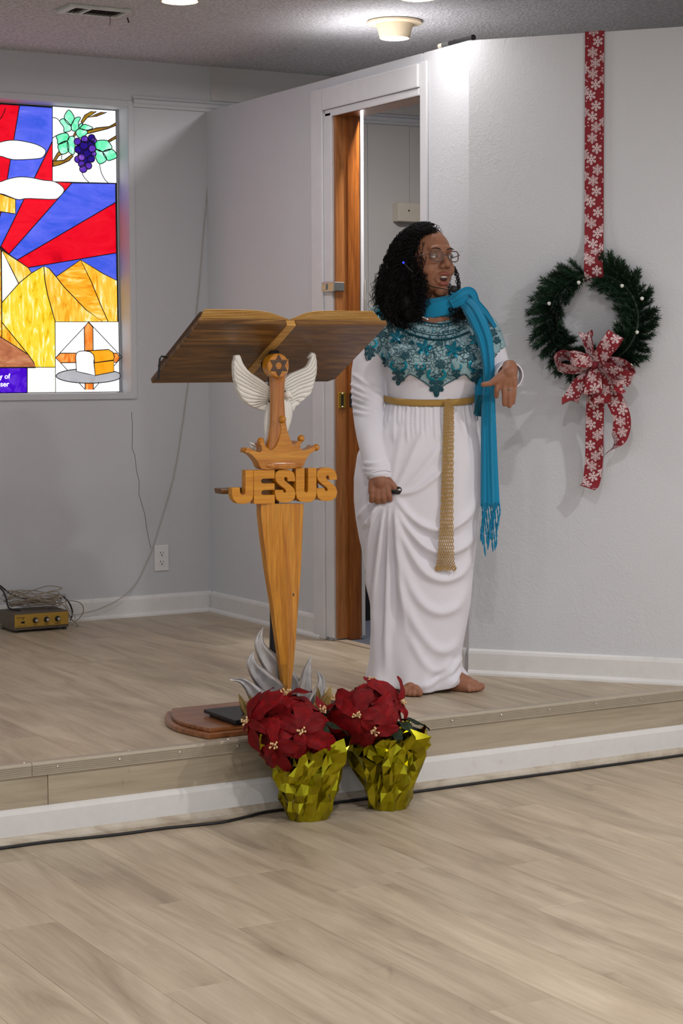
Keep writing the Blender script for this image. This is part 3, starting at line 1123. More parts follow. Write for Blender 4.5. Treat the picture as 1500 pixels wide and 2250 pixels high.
# hasp on the casing
h0 = on_x(709, 631, XD - 0.021)
h1 = on_x(736, 631, XD - 0.021)
hz = h0[2]
plain('hasp_steel', (176, 178, 176), 0.3, 0.85, var=0.08, scale=80)
hs = empty('door_hasp', (XD - 0.02, (h0[1] + h1[1]) / 2, hz - 0.02), 'small steel hasp screwed to the white door casing', 'hasp')
bevel(MB().box((XD - 0.0275, h1[1] + 0.0, hz - 0.020), (XD - 0.0205, h0[1], hz + 0.020)).done('hasp_plate', 'hasp_steel', hs), 0.003)
bevel(MB().box((XD - 0.034, h0[1] - 0.045, hz - 0.012), (XD - 0.0278, h0[1] - 0.012, hz + 0.012)).done('hasp_staple', 'hasp_steel', hs), 0.003)
bevel(MB().box((XD - 0.020, DY1 - 0.024, hz - 0.018), (XD + 0.034, DY1 - 0.0185, hz + 0.018)).done('hasp_leaf', 'hasp_steel', hs), 0.0015, 1)
MB().tube([(XD - 0.0225, DY1 - 0.0225, hz - 0.019), (XD - 0.0225, DY1 - 0.0225, hz + 0.019)], 0.0045, 8).done('hasp_pin', 'hasp_steel', hs, True)

# power outlet
ox, oz = 3.6015, 0.4875
ol = empty('power_outlet', (ox, YB, oz - 0.06), 'white double power outlet on the back wall', 'outlet')
bevel(MB().box((ox - 0.0355, YB - 0.006, oz - 0.059), (ox + 0.0355, YB - 0.0003, oz + 0.059)).done('cover_plate', 'outlet_plastic', ol), 0.003)
for s in (-1, 1):
    zc = oz + s * 0.0205
    fc = MB().prism([(ox + 0.0165 * max(-0.86, min(0.86, math.cos(t) * 1.05)) / 0.9, YB - 0.0062, zc + 0.0155 * math.sin(t)) for t in np.linspace(0, 2 * math.pi, 24, endpoint=False)], (0, -0.002, 0)).done('receptacle', 'outlet_plastic', ol)
    sl = MB()
    sl.box((ox - 0.0082, YB - 0.0087, zc - 0.001), (ox - 0.0056, YB - 0.0083, zc + 0.0085))
    sl.box((ox + 0.0056, YB - 0.0087, zc - 0.0005), (ox + 0.0078, YB - 0.0083, zc + 0.0075))
    sl.ball((ox, YB - 0.0083, zc - 0.0075), (0.0032, 0.0005, 0.0032), 10, 6)
    sl.done('slots', 'dark_gap', fc)

# thin wire down the back wall
wp = [(463, 236), (460, 330), (455, 420), (448, 500), (440, 600), (430, 700), (420, 790), (408, 880), (398, 950), (385, 1030), (370, 1090), (352, 1150), (335, 1205), (320, 1240), (300, 1280)]
P = [on_y(a, b, YB - 0.004) for a, b in wp]
P += [on_y(a, b, YB - 0.032) for a, b in ((267, 1313), (217, 1338), (187, 1346))]
P += [np.array([3.16, YB - 0.06, S + 0.035]), np.array([3.06, YB - 0.06, S + 0.03])]
tag(MB().tube(spline(P, 90), 0.0022, 6).done('wall_wire', 'wire_grey', None, True), 'thin pale wire sagging down the back wall beside the outlet', 'wire')

# amplifier with three knobs
ax0, ax1, ay0, ay1 = 2.80, 3.05, 7.652, 7.842
az0, az1 = S + 0.010, S + 0.082
am = empty('amplifier', ((ax0 + ax1) / 2, (ay0 + ay1) / 2, S), 'small brown amplifier with gold front and three knobs', 'amplifier')
bevel(MB().box((ax0, ay0, az0), (ax1, ay1, az1)).done('housing', 'amp_body', am), 0.003)
fp = bevel(MB().box((ax0 + 0.004, ay0 - 0.003, az0 + 0.013), (ax1 - 0.003, ay0 - 0.0002, az1 - 0.004)).done('front_panel', 'amp_gold', am), 0.001, 1)
for k in range(3):
    kx = ax0 + 0.097 + 0.0505 * k
    kz = az0 + 0.040
    kn = MB().lathe([(0.0, -0.0165), (0.008, -0.0165), (0.0095, -0.014), (0.010, -0.002), (0.0125, -0.0015), (0.0125, 0.0)], (kx, ay0 - 0.003, kz), 20, axis=1).done('knob', 'black_rubber', am, 30)
    MB().lathe([(0.0, -0.0182), (0.0062, -0.018), (0.0072, -0.0166)], (kx, ay0 - 0.003, kz), 16, axis=1).done('knob_cap', 'screw_metal', kn, 30)
MB().box((ax0 + 0.033, ay0 - 0.0045, az0 + 0.030), (ax0 + 0.048, ay0 - 0.003, az0 + 0.039)).done('power_switch', 'dark_gap', am)
MB().ball((ax0 + 0.041, ay0 - 0.003, az0 + 0.049), 0.0028, 10, 6).done('indicator', 'dark_gap', am)
mk = MB()
mk.tube([(ax0 + 0.018 + 0.0045 * math.cos(t), ay0 - 0.0032, az0 + 0.055 + 0.0045 * math.sin(t)) for t in np.linspace(0, 2 * math.pi, 14, endpoint=False)], 0.0007, 4, closed=True)
mk.box((ax0 + 0.026, ay0 - 0.0034, az0 + 0.054), (ax0 + 0.050, ay0 - 0.003, az0 + 0.0562))
for k, w in enumerate((0.004, 0.011, 0.013)):
    kx = ax0 + 0.097 + 0.0505 * k
    mk.box((kx - w, ay0 - 0.0034, az0 + 0.0195), (kx + w, ay0 - 0.003, az0 + 0.0215))
mk.box((ax0 + 0.012, ay0 - 0.0034, az0 + 0.0185), (ax0 + 0.058, ay0 - 0.003, az0 + 0.0198))
tag(mk.done('panel_print', 'dark_gap', fp), kind='stuff')
for sx in (ax0 + 0.02, ax1 - 0.014):
    for sy in (ay0 + 0.016, ay1 - 0.016):
        MB().lathe([(0.0, -0.010), (0.009, -0.010), (0.010, 0.0)], (sx, sy, S + 0.010), 10).done('rubber_foot', 'black_rubber', am)

# cables heaped on and behind the amplifier
rc = random.Random(5)


def loops(n, c, rx, ry, rz, seed):
    rr = random.Random(seed)
    P = []
    for i in range(n):
        t = i * 2 * math.pi / 7
        k = i / 7.0
        P.append((c[0] + rx * (0.75 + 0.5 * rr.random()) * math.cos(t + 0.35 * k), c[1] + ry * (0.7 + 0.6 * rr.random()) * math.sin(t),
                  c[2] + rz * (0.25 + 0.75 * rr.random()) * (0.6 + 0.4 * math.sin(t * 0.5 + k))))
    return P


zt = az1 + 0.004
P = [(2.74, 7.80, S + 0.006)] + loops(60, (2.93, 7.775, zt + 0.004), 0.105, 0.05, 0.095, 2) + [(3.08, 7.79, S + 0.09)] + \
    [(3.10 + 0.07 * math.sin(t), 7.775 + 0.02 * math.cos(t), S + 0.06 - 0.05 * math.cos(t)) for t in np.linspace(0.4, 6.1, 7)] + [(3.075, 7.76, S + 0.05), (3.12, 7.72, S + 0.004), (3.10, 7.69, S + 0.003)]
tag(MB().tube(spline(P, 560), 0.0021, 5).done('audio_cable', 'beige_cable', None, True), 'tangled beige cable heaped on top of the amplifier', 'cable')
P = loops(34, (2.99, 7.79, zt + 0.0), 0.075, 0.04, 0.075, 9) + [(3.10, 7.80, S + 0.08), (3.135, 7.79, S + 0.03), (3.11, 7.76, S + 0.003)]
tag(MB().tube(spline(P, 330), 0.0019, 5).done('audio_cable', 'wire_grey', None, True), 'grey cable coiled at the right end of the amplifier', 'cable')
P = [on_y(-40, 1275, 7.83), on_y(0, 1292, 7.82), on_y(12, 1310, 7.80), on_y(20, 1336, 7.76), (2.865, 7.74, zt)]
tag(MB().tube(spline(P, 30), 0.0042, 6).done('black_cable', 'black_rubber', None, True), 'black cord dropping onto the left end of the amplifier', 'cable')
P = [on_y(-40, 1262, 7.86), on_y(0, 1287, 7.86), on_y(25, 1306, 7.86), on_y(60, 1318, 7.85), on_y(85, 1322, 7.83), on_y(108, 1322, 7.82), on_y(128, 1306, 7.83), on_y(150, 1322, 7.84), on_y(159, 1345, 7.85), on_y(155, 1362, 7.86)]
tag(MB().tube(spline(P, 60), 0.0036, 6).done('black_cable', 'black_rubber', None, True), 'black cord looping behind the beige cable heap', 'cable')

# black cable along the foot of the stage
cp = [(-60, 1866), (0, 1859), (100, 1849), (200, 1840), (280, 1831), (360, 1820), (440, 1812), (490, 1806), (540, 1795), (580, 1783)]
P = []
for a_, b_ in cp:
    v = on_z(a_, b_, 0.0045)
    P.append((v[0], min(v[1], YS - 0.036), 0.0046))
for xx in np.linspace(P[-1][0] + 0.1, 5.3, 16):
    P.append((xx, YS - 0.036 - 0.003 * math.sin(xx * 5) - 0.004 * (math.sin(xx * 2.3) > 0.6), 0.0046))
P = [(-0.9, YS - 0.05, 0.0046), (0.6, YS - 0.04, 0.0046)] + P
tag(MB().tube(spline(P, 160), 0.0045, 8).done('floor_cable', 'black_rubber', None, True), 'long black cable lying along the foot of the stage', 'cable')

# ================================================================ LECTERN
wood('honey_wood', (182, 108, 20), (210, 138, 34), (226, 160, 58), 2, 0.38, 1.0, 0.15)
wood('honey_letters', (196, 122, 18), (214, 142, 30), (226, 158, 46), 0, 0.42, 1.2, 0.1, 16, ring=0.72)
wood('honey_gloss', (172, 98, 14), (202, 130, 26), (220, 154, 48), 0, 0.26, 1.4, 0.35, 12, ring=0.7)
wood('handle_gloss', (160, 88, 18), (190, 116, 30), (208, 140, 50), 2, 0.2, 1.2, 0.6, 10, ring=0.7)
wood('walnut', (54, 34, 16), (120, 80, 36), (178, 128, 64), 0, 0.4, 0.9, 0.1, 9, ring=0.5)
wood('walnut_dark', (58, 40, 28), (86, 60, 40), (106, 78, 54), 0, 0.45, 2.0)
wood('page_wood', (196, 138, 62), (220, 166, 88), (232, 184, 112), 0, 0.5, 1.5, ring=0.78)
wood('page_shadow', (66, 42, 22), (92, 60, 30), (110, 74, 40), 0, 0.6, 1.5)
wood('cherry', (108, 60, 30), (146, 90, 50), (176, 120, 76), 0, 0.3, 0.9, 0.4, 12, ring=0.6)
plain('dove_white', (238, 234, 226), 0.55, var=0.03, scale=30)


def metal_paint(name, a, b, c, rough=0.36, metal=0.75):
    t = NT(name)
    f = t.noise(t.pos((9, 9, 6)), 3, 3, 0.5, 0.4)
    t.l(t.ramp(f, [(0.3, srgb(*a)), (0.5, srgb(*b)), (0.72, srgb(*c))]), t.b.inputs['Base Color'])
    t.b.inputs['Roughness'].default_value = rough
    t.b.inputs['Metallic'].default_value = metal
    t.bump(f, 0.1, 0.003)


metal_paint('silver_leaf', (164, 161, 160), (186, 183, 182), (206, 203, 201), 0.32, 0.6)
metal_paint('gold_leaf', (120, 96, 48), (160, 130, 76), (190, 164, 110))

LX, LYc = 2.825, 5.335
lec = empty('lectern', (LX, LYc, S), 'carved wooden sword-shaped lectern with open wooden book, white dove and JESUS lettering', 'lectern')
YF = 5.235         # plane of the lettering's face


def LP(px, py, Y=YF):
    return on_y(px, py, Y)


def c2(pts):
    return [(470 + x / 5.172, 760 + y / 5.172) for x, y in pts]


# base board with a moulded edge, steel plate
def base_outline(inset):
    pts = []
    y0, y1 = 5.124 + inset, 5.545 - inset
    for sgn in (1, -1):
        arc = []
        for t in np.linspace(0, 1, 15):
            y = y0 + (y1 - y0) * t if sgn == 1 else y1 + (y0 - y1) * t
            tt = (y - 5.124) / 0.421
            xx = 0.338 - 0.055 * tt + 0.055 * math.sin(math.pi * tt) - inset
            arc.append((LX + sgn * xx, y))
        pts += arc
    return pts


bb = MB()
for i, (ins, z0, z1) in enumerate(((0.0, 0.0005, 0.017),)):
    bb.prism([(x, y, S + z0) for x, y in base_outline(ins)], (0, 0, z1 - z0))
bw = bevel(bb.done('base_board', 'cherry', lec), 0.005, 3)
bevel(MB().prism([(x, y, S + 0.0165) for x, y in base_outline(0.022)], (0, 0, 0.013)).done('base_top', 'cherry', lec), 0.005, 3)
MB().box((LX - 0.225, 5.150, S + 0.0295), (LX + 0.225, 5.345, S + 0.037)).done('plate_spacer', 'black_rubber', lec)
bevel(MB().box((LX - 0.24, 5.135, S + 0.037), (LX + 0.24, 5.358, S + 0.048)).done('steel_plate', 'black_metal', lec), 0.0015, 1)
ZPL = S + 0.048

# black post
pxx = LP(604, 1400, 5.30)[0]
MB().tube([(pxx, 5.30, ZPL), (pxx, 5.30, ZPL + 0.1), (pxx, 5.30, ZPL + 0.25), (pxx, 5.30, 1.36)], [0.030, 0.022, 0.0165, 0.0165], 14).done('post', 'black_metal', lec, True)
MB().obox((pxx + 0.002, 5.318, 1.372), (0.014, 0, 0), (0, 0.035, -0.020), (0, 0.008, 0.014)).done('tilt_bracket', 'black_metal', lec)

# sword blade, diamond section
rows = [(1107, 572, 622, 667), (1130, 572, 622, 666), (1180, 577, 624, 664), (1250, 586, 628, 661), (1330, 598, 631, 655), (1400, 607, 632, 650), (1460, 615, 632, 645), (1505, 621, 632, 640), (1545, 626, 632, 637)]
P = []
for py, a, m, b in rows:
    A_, M_, B_ = LP(a + 1.5, py, 5.245), LP(m, py, 5.228), LP(b, py, 5.245)
    th = 0.032 * (1 - 0.4 * (py - 1107) / 440)
    P.append([A_, M_, B_, B_ + np.array([0, th, 0]), M_ + np.array([0, th + 0.012, 0]), A_ + np.array([0, th, 0])])
P = np.array(P)
P[-1, :, 2] = ZPL
mb = MB().grid(P, close_v=True)
mb.F.append(tuple(range(6)))
mb.done('sword_blade', 'honey_wood', lec, 12)
kn = MB()
for a, b in ((632, 1303), (645, 1307)):
    q = LP(a, b, 5.233)
    kn.ball((q[0], 5.2365 + (0.0015 if a > 640 else -0.0015), q[2]), (0.0045, 0.0018, 0.006), 10, 6)
kn.done('wood_knot', 'walnut_dark', lec)

# lettering
J = [(358, 1412), (448, 1412), (448, 1690), (440, 1740), (400, 1785), (330, 1797), (265, 1790), (220, 1745), (205, 1690), (205, 1610), (295, 1610), (297, 1660), (310, 1690), (335, 1695), (355, 1680), (358, 1640)]
E_ = [(450, 1412), (690, 1405), (690, 1508), (560, 1510), (538, 1522), (537, 1552), (560, 1565), (690, 1562), (690, 1637), (565, 1640), (540, 1655), (540, 1685), (565, 1695), (692, 1692), (692, 1795), (455, 1797)]
S_ = [(925, 1540), (840, 1540), (836, 1505), (820, 1488), (803, 1497), (800, 1520), (815, 1540), (880, 1590), (915, 1630), (928, 1680), (915, 1740), (870, 1775), (810, 1783), (750, 1775), (710, 1745), (695, 1690), (692, 1637), (785, 1637), (790, 1660), (803, 1672), (818, 1665), (820, 1645), (805, 1625), (745, 1580), (710, 1545), (695, 1500), (700, 1450), (735, 1412), (800, 1400), (860, 1408), (905, 1440), (922, 1490)]
U_ = [(930, 1390), (1030, 1388), (1030, 1600), (1026, 1640), (1035, 1662), (1052, 1668), (1066, 1658), (1071, 1620), (1070, 1388), (1165, 1388), (1165, 1690), (1150, 1740), (1110, 1770), (1050, 1778), (985, 1770), (945, 1735), (932, 1680)]
S2 = [(x + 473, y - 18) for x, y in S_]
for nm, pts in (('J', J), ('E', E_), ('S', S_), ('U', U_), ('S', S2)):
    q = [LP(a, b, YF) for a, b in c2(pts)]
    bevel(MB().prism(q, (0, 0.026, 0)).done('letter_' + nm.lower(), 'honey_letters', lec), 0.0008, 1)
q = [LP(a, b, YF + 0.028) for a, b in c2([(430, 1440), (1180, 1415), (1180, 1745), (450, 1775)])]
MB().prism(q, (0, 0.022, 0)).done('letter_backing', 'walnut', lec)
q = [LP(a, b, YF + 0.052) for a, b in ((485, 1074), (700, 1066), (700, 1083), (487, 1086))]
bevel(MB().prism(q, (0, 0.05, 0)).done('cross_guard', 'walnut', lec), 0.004)

# crown
YCR = YF - 0.004
cr = c2([(375, 1160), (420, 1170), (470, 1195), (520, 1210), (545, 1190), (540, 1140), (520, 1110), (560, 1095), (585, 1130), (605, 1160), (650, 1185), (700, 1150), (735, 1080), (757, 1000), (764, 930), (758, 880), (800, 875), (822, 930), (846, 1000), (872, 1070), (903, 1130), (935, 1110), (955, 1080), (1000, 1090), (985, 1125), (985, 1165), (1010, 1190), (1055, 1180), (1110, 1155), (1140, 1130), (1150, 1190), (1105, 1215), (1065, 1260), (1035, 1320), (1010, 1375), (960, 1390), (760, 1402), (580, 1405), (530, 1385), (505, 1330), (470, 1280), (430, 1240), (390, 1215), (360, 1210)])
q = [LP(a, b, YCR) for a, b in cspline(cr, 130)]
cw = bevel(MB().prism(q, (0, 0.040, 0)).done('crown', 'honey_gloss', lec, 30), 0.007, 4)
cw.data.polygons.foreach_set('use_smooth', [True] * len(cw.data.polygons))
for a, b, r in ((352, 1186, 33), (530, 1082, 40), (778, 836, 40), (988, 1052, 40), (1160, 1155, 38)):
    (x_, y_), = c2([(a, b)])
    q = LP(x_, y_, YCR + (-0.001 if a == 778 else 0.016))
    MB().ball(q, r / 5.172 / 660, 16, 12).done('crown_tip', 'honey_gloss', cw, True)
# oval foot of the crown
P = []
for s, dy in ((1.0, 0.0), (0.9, -0.004), (0.72, -0.005)):
    ring = []
    for t in np.linspace(0, 2 * math.pi, 40, endpoint=False):
        (x_, y_), = c2([(800 + 212 * s * math.cos(t), 1362 + 38 * s * math.sin(t))])
        ring.append(LP(x_, y_, YCR - 0.0005 + dy))
    P.append(ring)
mb = MB().grid(np.array(P), close_v=True)
mb.F.append(tuple(range(80, 120)))
mb.done('crown_rim', 'handle_gloss', cw, True)

# handle and star medallion
P = []
for cy, cx, r, ry in ((150, 725, 118, 0.034), (290, 726, 108, 0.032), (340, 720, 92, 0.028), (420, 716, 82, 0.026), (600, 715, 76, 0.025), (760, 718, 82, 0.026), (880, 722, 92, 0.027), (960, 724, 105, 0.027), (1040, 726, 122, 0.026), (1120, 730, 150, 0.024), (1180, 735, 170, 0.022)):
    (x_, y_), = c2([(cx, cy)])
    c = LP(x_, y_, YF + 0.026)
    hw = r / 5.172 / 660
    P.append([(c[0] + hw * math.cos(t), c[1] + ry * math.sin(t), c[2]) for t in np.linspace(0, 2 * math.pi, 28, endpoint=False)])
mb = MB().grid(np.array(P), close_v=True)
mb.F.append(tuple(range(27, -1, -1)))
mb.done('handle', 'handle_gloss', lec, True)
(x_, y_), = c2([(735, 224)])
mc = LP(x_, y_, YF - 0.012)
R_ = 0.0375
md = MB().lathe([(0.0, 0.0), (R_ * 0.93, 0.0), (R_, 0.003), (R_ * 1.02, 0.012), (R_ * 0.99, 0.04), (0.0, 0.04)], (mc[0], mc[1], mc[2]), 40, axis=1).done('medallion', 'honey_gloss', lec, 30)
stm = MB()
for tri in (0, 1):
    v = [np.array([mc[0] + R_ * 0.93 * math.sin(a + tri * math.pi), mc[1] - 0.002 - 0.0006 * tri, mc[2] + R_ * 0.93 * math.cos(a + tri * math.pi)]) for a in (0, 2 * math.pi / 3, 4 * math.pi / 3)]
    ctr = np.mean(v, 0)
    inn = [ctr + (p - ctr) * 0.62 for p in v]
    for i in range(3):
        j = (i + 1) % 3
        stm.prism([v[i], v[j], inn[j], inn[i]], (0, 0.0035, 0))
stm.done('star', 'walnut_dark', md)

# dove: wings of overlapping feathers, body, tail, head
YD = YF + 0.045


def wing(curves, name, mirror_y=0.0):
    """curves: feather edges from leading edge down; each from tip (outer) to root (inner)"""
    w = []
    S_c = [spline(c2(c), 16) for c in curves]
    root = None
    for k in range(len(S_c) - 1):
        a, b = S_c[k], S_c[k + 1]
        y0 = YD + 0.0030 * k
        top = [LP(p[0], p[1], y0 + 0.003 * (1 - i / 15)) for i, p in enumerate(a)]
        bot = []
        for i, p in enumerate(b):
            bot.append(LP(p[0], p[1], y0 - 0.0005 + 0.003 * (1 - i / 15)))
        # rounded feather tip
        n = len(top)
        front = np.array([[top[i] + (bot[i] - top[i]) * s + np.array([0, -0.0035 * math.sin(math.pi * min(1, s * 1.0)), 0]) for s in np.linspace(0, 1, 7)] for i in range(n)])
        back = front.copy()
        back[:, :, 1] = y0 + 0.016
        g = np.concatenate([front, back[:, ::-1]], axis=1)
        mb = MB().grid(g, close_v=True)
        mb.F.append(tuple(range(13, -1, -1)))
        mb.F.append(tuple((n - 1) * 14 + i for i in range(14)))
        if root is None:
            root = mb.done(name, 'dove_white', dove, 50)
        else:
            mb.done('feather', 'dove_white', root, 50)


q = LP(600, 880, YD)
dove = empty('dove', (q[0], YD, q[2]), None, None, parent=lec)
dove['label'] = 'white carved dove with raised wings'
wing([[(240, 108), (290, 104), (312, 150), (335, 205), (400, 290), (520, 370), (600, 430), (640, 468)],
      [(236, 140), (262, 180), (300, 240), (380, 320), (500, 405), (600, 465), (642, 500)],
      [(222, 190), (245, 245), (300, 300), (390, 365), (500, 435), (590, 485), (643, 520)],
      [(221, 250), (250, 310), (310, 350), (400, 410), (500, 470), (590, 515), (643, 545)],
      [(224, 320), (255, 370), (320, 405), (410, 455), (510, 505), (590, 540), (643, 565)],
      [(234, 392), (270, 425), (340, 460), (430, 505), (520, 540), (590, 565), (643, 585)],
      [(256, 440), (290, 490), (360, 530), (440, 560), (520, 577), (590, 590), (643, 600)],
      [(262, 495), (310, 560), (370, 590), (440, 603), (520, 608), (590, 612), (643, 616)],
      [(320, 600), (362, 636), (420, 645), (480, 640), (540, 632), (595, 628), (643, 628)],
      [(362, 642), (410, 676), (450, 676), (500, 665), (550, 650), (600, 642), (643, 640)],
      [(420, 682), (470, 702), (505, 695), (535, 680), (570, 665), (605, 655), (643, 655)],
      [(480, 706), (540, 728), (585, 742), (600, 720), (612, 700), (625, 680), (643, 675)]], 'wing')
wing([[(1075, 140), (1118, 72), (1100, 150), (1060, 230), (1000, 265), (900, 305), (840, 340), (795, 385)],
      [(1140, 78), (1135, 150), (1090, 240), (1030, 280), (940, 320), (860, 360), (795, 415)],
      [(1158, 130), (1150, 200), (1110, 270), (1040, 312), (950, 350), (870, 390), (797, 440)],
      [(1166, 210), (1155, 270), (1110, 320), (1040, 350), (955, 385), (880, 425), (800, 465)],
      [(1166, 280), (1150, 330), (1110, 365), (1040, 390), (960, 420), (885, 460), (805, 490)],
      [(1156, 345), (1135, 390), (1090, 410), (1030, 430), (960, 455), (890, 495), (815, 515)],
      [(1130, 430), (1110, 455), (1065, 465), (1010, 480), (950, 505), (895, 540), (835, 550)],
      [(1114, 490), (1080, 520), (1040, 525), (990, 535), (940, 555), (895, 580), (850, 590)],
      [(1085, 560), (1040, 585), (1005, 580), (965, 585), (925, 600), (890, 620), (855, 625)],
      [(990, 612), (980, 640), (955, 625), (930, 625), (905, 640), (885, 655), (860, 660)],
      [(955, 660), (930, 690), (915, 690), (905, 745), (890, 720), (875, 705), (860, 700)]], 'wing')
P = []
for cy, a, b, ry in ((470, 660, 800, 0.012), (520, 640, 830, 0.018), (600, 625, 850, 0.022), (700, 600, 885, 0.022), (780, 580, 888, 0.022), (860, 568, 872, 0.021), (940, 568, 850, 0.019), (1020, 578, 810, 0.017), (1100, 570, 760, 0.014), (1180, 560, 740, 0.010)):
    (xa, y_), = c2([(a, cy)])
    (xb, _), = c2([(b, cy)])
    A_, B_ = LP(xa, y_, YD + 0.022), LP(xb, y_, YD + 0.022)
    c = (A_ + B_) / 2
    hw = (B_[0] - A_[0]) / 2
    P.append([(c[0] + hw * math.cos(t), c[1] + ry * math.sin(t), c[2]) for t in np.linspace(0, 2 * math.pi, 24, endpoint=False)])
mb = MB().grid(np.array(P), close_v=True)
mb.F.append(tuple(range(23, -1, -1)))
mb.done('body', 'dove_white', dove, True)
(x_, y_), = c2([(828, 548)])
hd = LP(x_, y_, YD - 0.004)
hh = MB().ball(hd, (0.0155, 0.016, 0.015), 18, 12).done('head', 'dove_white', dove, True)
(x_, y_), = c2([(872, 588)])
bk = LP(x_, y_, YD - 0.006)
MB().tube(spline([hd + (bk - hd) * 0.55 + np.array([0, -0.005, 0.002]), hd + (bk - hd) * 0.9 + np.array([0, -0.006, 0]), bk + np.array([0.001, -0.004, -0.006])], 8), [0.0085, 0.0075, 0.0068, 0.006, 0.0048, 0.0036, 0.0022, 0.0006], 10).done('beak', 'dove_white', dove, True)
(x_, y_), = c2([(806, 516)])
MB().ball(LP(x_, y_, YD - 0.0195), 0.0026, 8, 6).done('eye', 'dark_gap', dove)
for k, pts in enumerate(([(385, 1095), (470, 1104), (560, 1075), (600, 1110), (560, 1180), (480, 1150)], [(400, 1120), (480, 1150), (560, 1180), (540, 1205), (470, 1200), (425, 1160)])):
    q = [LP(a, b, YD + 0.004 + 0.003 * k) for a, b in c2(pts)]
    bevel(MB().prism(q, (0, 0.012, 0)).done('tail_feather', 'dove_white', dove), 0.002)

# open book: two tilted boards, spine, stacked page layers
hiL, hiR = LP(432, 717, 5.15), LP(845, 708, 5.15)
loL, loR = LP(343, 843, 5.50), LP(737, 838, 5.50)
zh, zl = (hiL[2] + hiR[2]) / 2, (loL[2] + loR[2]) / 2
x0b, x1b = (hiL[0] + loL[0]) / 2 - 0.004, (hiR[0] + loR[0]) / 2
xm = LP(641, 716, 5.15)[0]
es = np.array([0, 0.35, zl - zh])
Ls = np.linalg.norm(es)
es = es / Ls
en = np.cross(np.array([1.0, 0, 0]), es)
en = en / np.linalg.norm(en)
if en[2] < 0:
    en = -en
o_hi = np.array([0, 5.15, zh])


def BP(x, s, h):
    return np.array([x, 0, 0]) + o_hi + es * s + en * h


book = empty('open_book', (xm, 5.3, (zh + zl) / 2), None, None, parent=lec)
book['label'] = 'carved open wooden book forming the reading top'
for k, (xa, xb) in enumerate(((x0b, xm - 0.016), (xm + 0.016, x1b))):
    out = xa if k == 0 else xb
    pts = [(xa, 0), (xb, 0), (xb, Ls), (xa, Ls)]
    if k == 1:
        pts = [(xa, 0), (xb, 0), (xb, Ls - 0.02), (xb - 0.02, Ls), (xa, Ls)]
    bevel(MB().prism([BP(x, s, 0) for x, s in pts], en * 0.017).done('cover_board', 'walnut', book), 0.002, 1)
MB().prism([BP(xm - 0.0155, 0.004, -0.003), BP(xm + 0.0155, 0.004, -0.003), BP(xm + 0.0155, Ls - 0.004, -0.003), BP(xm - 0.0155, Ls - 0.004, -0.003)], en * 0.018).done('spine', 'page_wood', book)
NL = 7
for side in (-1, 1):
    outer = x0b + 0.012 if side < 0 else x1b - 0.012
    for k in range(NL):
        e0 = outer - side * 0.0035 * k
        prof_lo, prof_hi = [], []
        for t in np.linspace(0, 1, 20):
            x = e0 + (xm + side * 0.003 - e0) * t
            d = abs(x - xm)
            full = 0.034
            hgt = full * (1 - math.exp(-(d / 0.055) ** 1.5)) + 0.004
            b_ = 0.0172 + hgt * k / NL
            t_ = 0.0172 + hgt * (k + 0.55) / NL
            prof_lo.append((x, b_))
            prof_hi.append((x, t_))
        ring = prof_lo + prof_hi[::-1]
        pg = MB().prism([BP(x, 0.006, h) for x, h in ring], es * (Ls - 0.012)).done('page_layer', 'page_wood', book)
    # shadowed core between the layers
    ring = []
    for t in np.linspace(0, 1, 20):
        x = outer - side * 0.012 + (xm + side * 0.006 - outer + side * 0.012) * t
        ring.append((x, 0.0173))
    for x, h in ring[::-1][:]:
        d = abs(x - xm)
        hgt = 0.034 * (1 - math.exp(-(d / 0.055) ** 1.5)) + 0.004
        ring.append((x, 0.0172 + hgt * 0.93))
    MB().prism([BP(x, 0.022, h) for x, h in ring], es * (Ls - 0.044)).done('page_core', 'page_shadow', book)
# wire book stop at the low edge
w0 = BP(x0b - 0.002, Ls - 0.06, 0.006)
w1 = LP(352, 786, 5.46)
w2 = LP(349, 830, 5.49)
MB().tube([LP(382, 795, 5.385), LP(362, 784, 5.385), LP(355, 783, 5.385), LP(351, 789, 5.385), LP(349, 812, 5.385), LP(347, 834, 5.385)], 0.0034, 8).done('wire_stop', 'black_metal', book, True)

# flames
PXM = 1 / 690.0


def flame(name, mat, pts, rad, Y, flat=0.45):
    C = spline([list(LP(a, b, Y)) for a, b in pts], 22)
    r = np.interp(np.linspace(0, 1, 22), np.linspace(0, 1, len(rad)), rad) * PXM
    P = []
    for i in range(22):
        t = C[min(i + 1, 21)] - C[max(i - 1, 0)]
        t /= np.linalg.norm(t)
        n = np.cross(t, np.array([0, 1.0, 0]))
        n /= np.linalg.norm(n) + 1e-9
        ring = []
        for a in np.linspace(0, 2 * math.pi, 20, endpoint=False):
            # ridged leaf section: raised edge lines with a groove
            prof = 1.0 + 0.42 * math.cos(3 * a + 0.6 + 1.2 * i / 21)
            ring.append(C[i] + n * r[i] * math.cos(a) + np.array([0, 1, 0]) * (r[i] * flat + 0.0005) * math.sin(a) * prof)
        P.append(ring)
    mb = MB().grid(np.array(P), close_v=True)
    mb.F.append(tuple(range(19, -1, -1)))
    mb.F.append(tuple(21 * 20 + i for i in range(20)))
    mb.done(name, mat, lec, True)


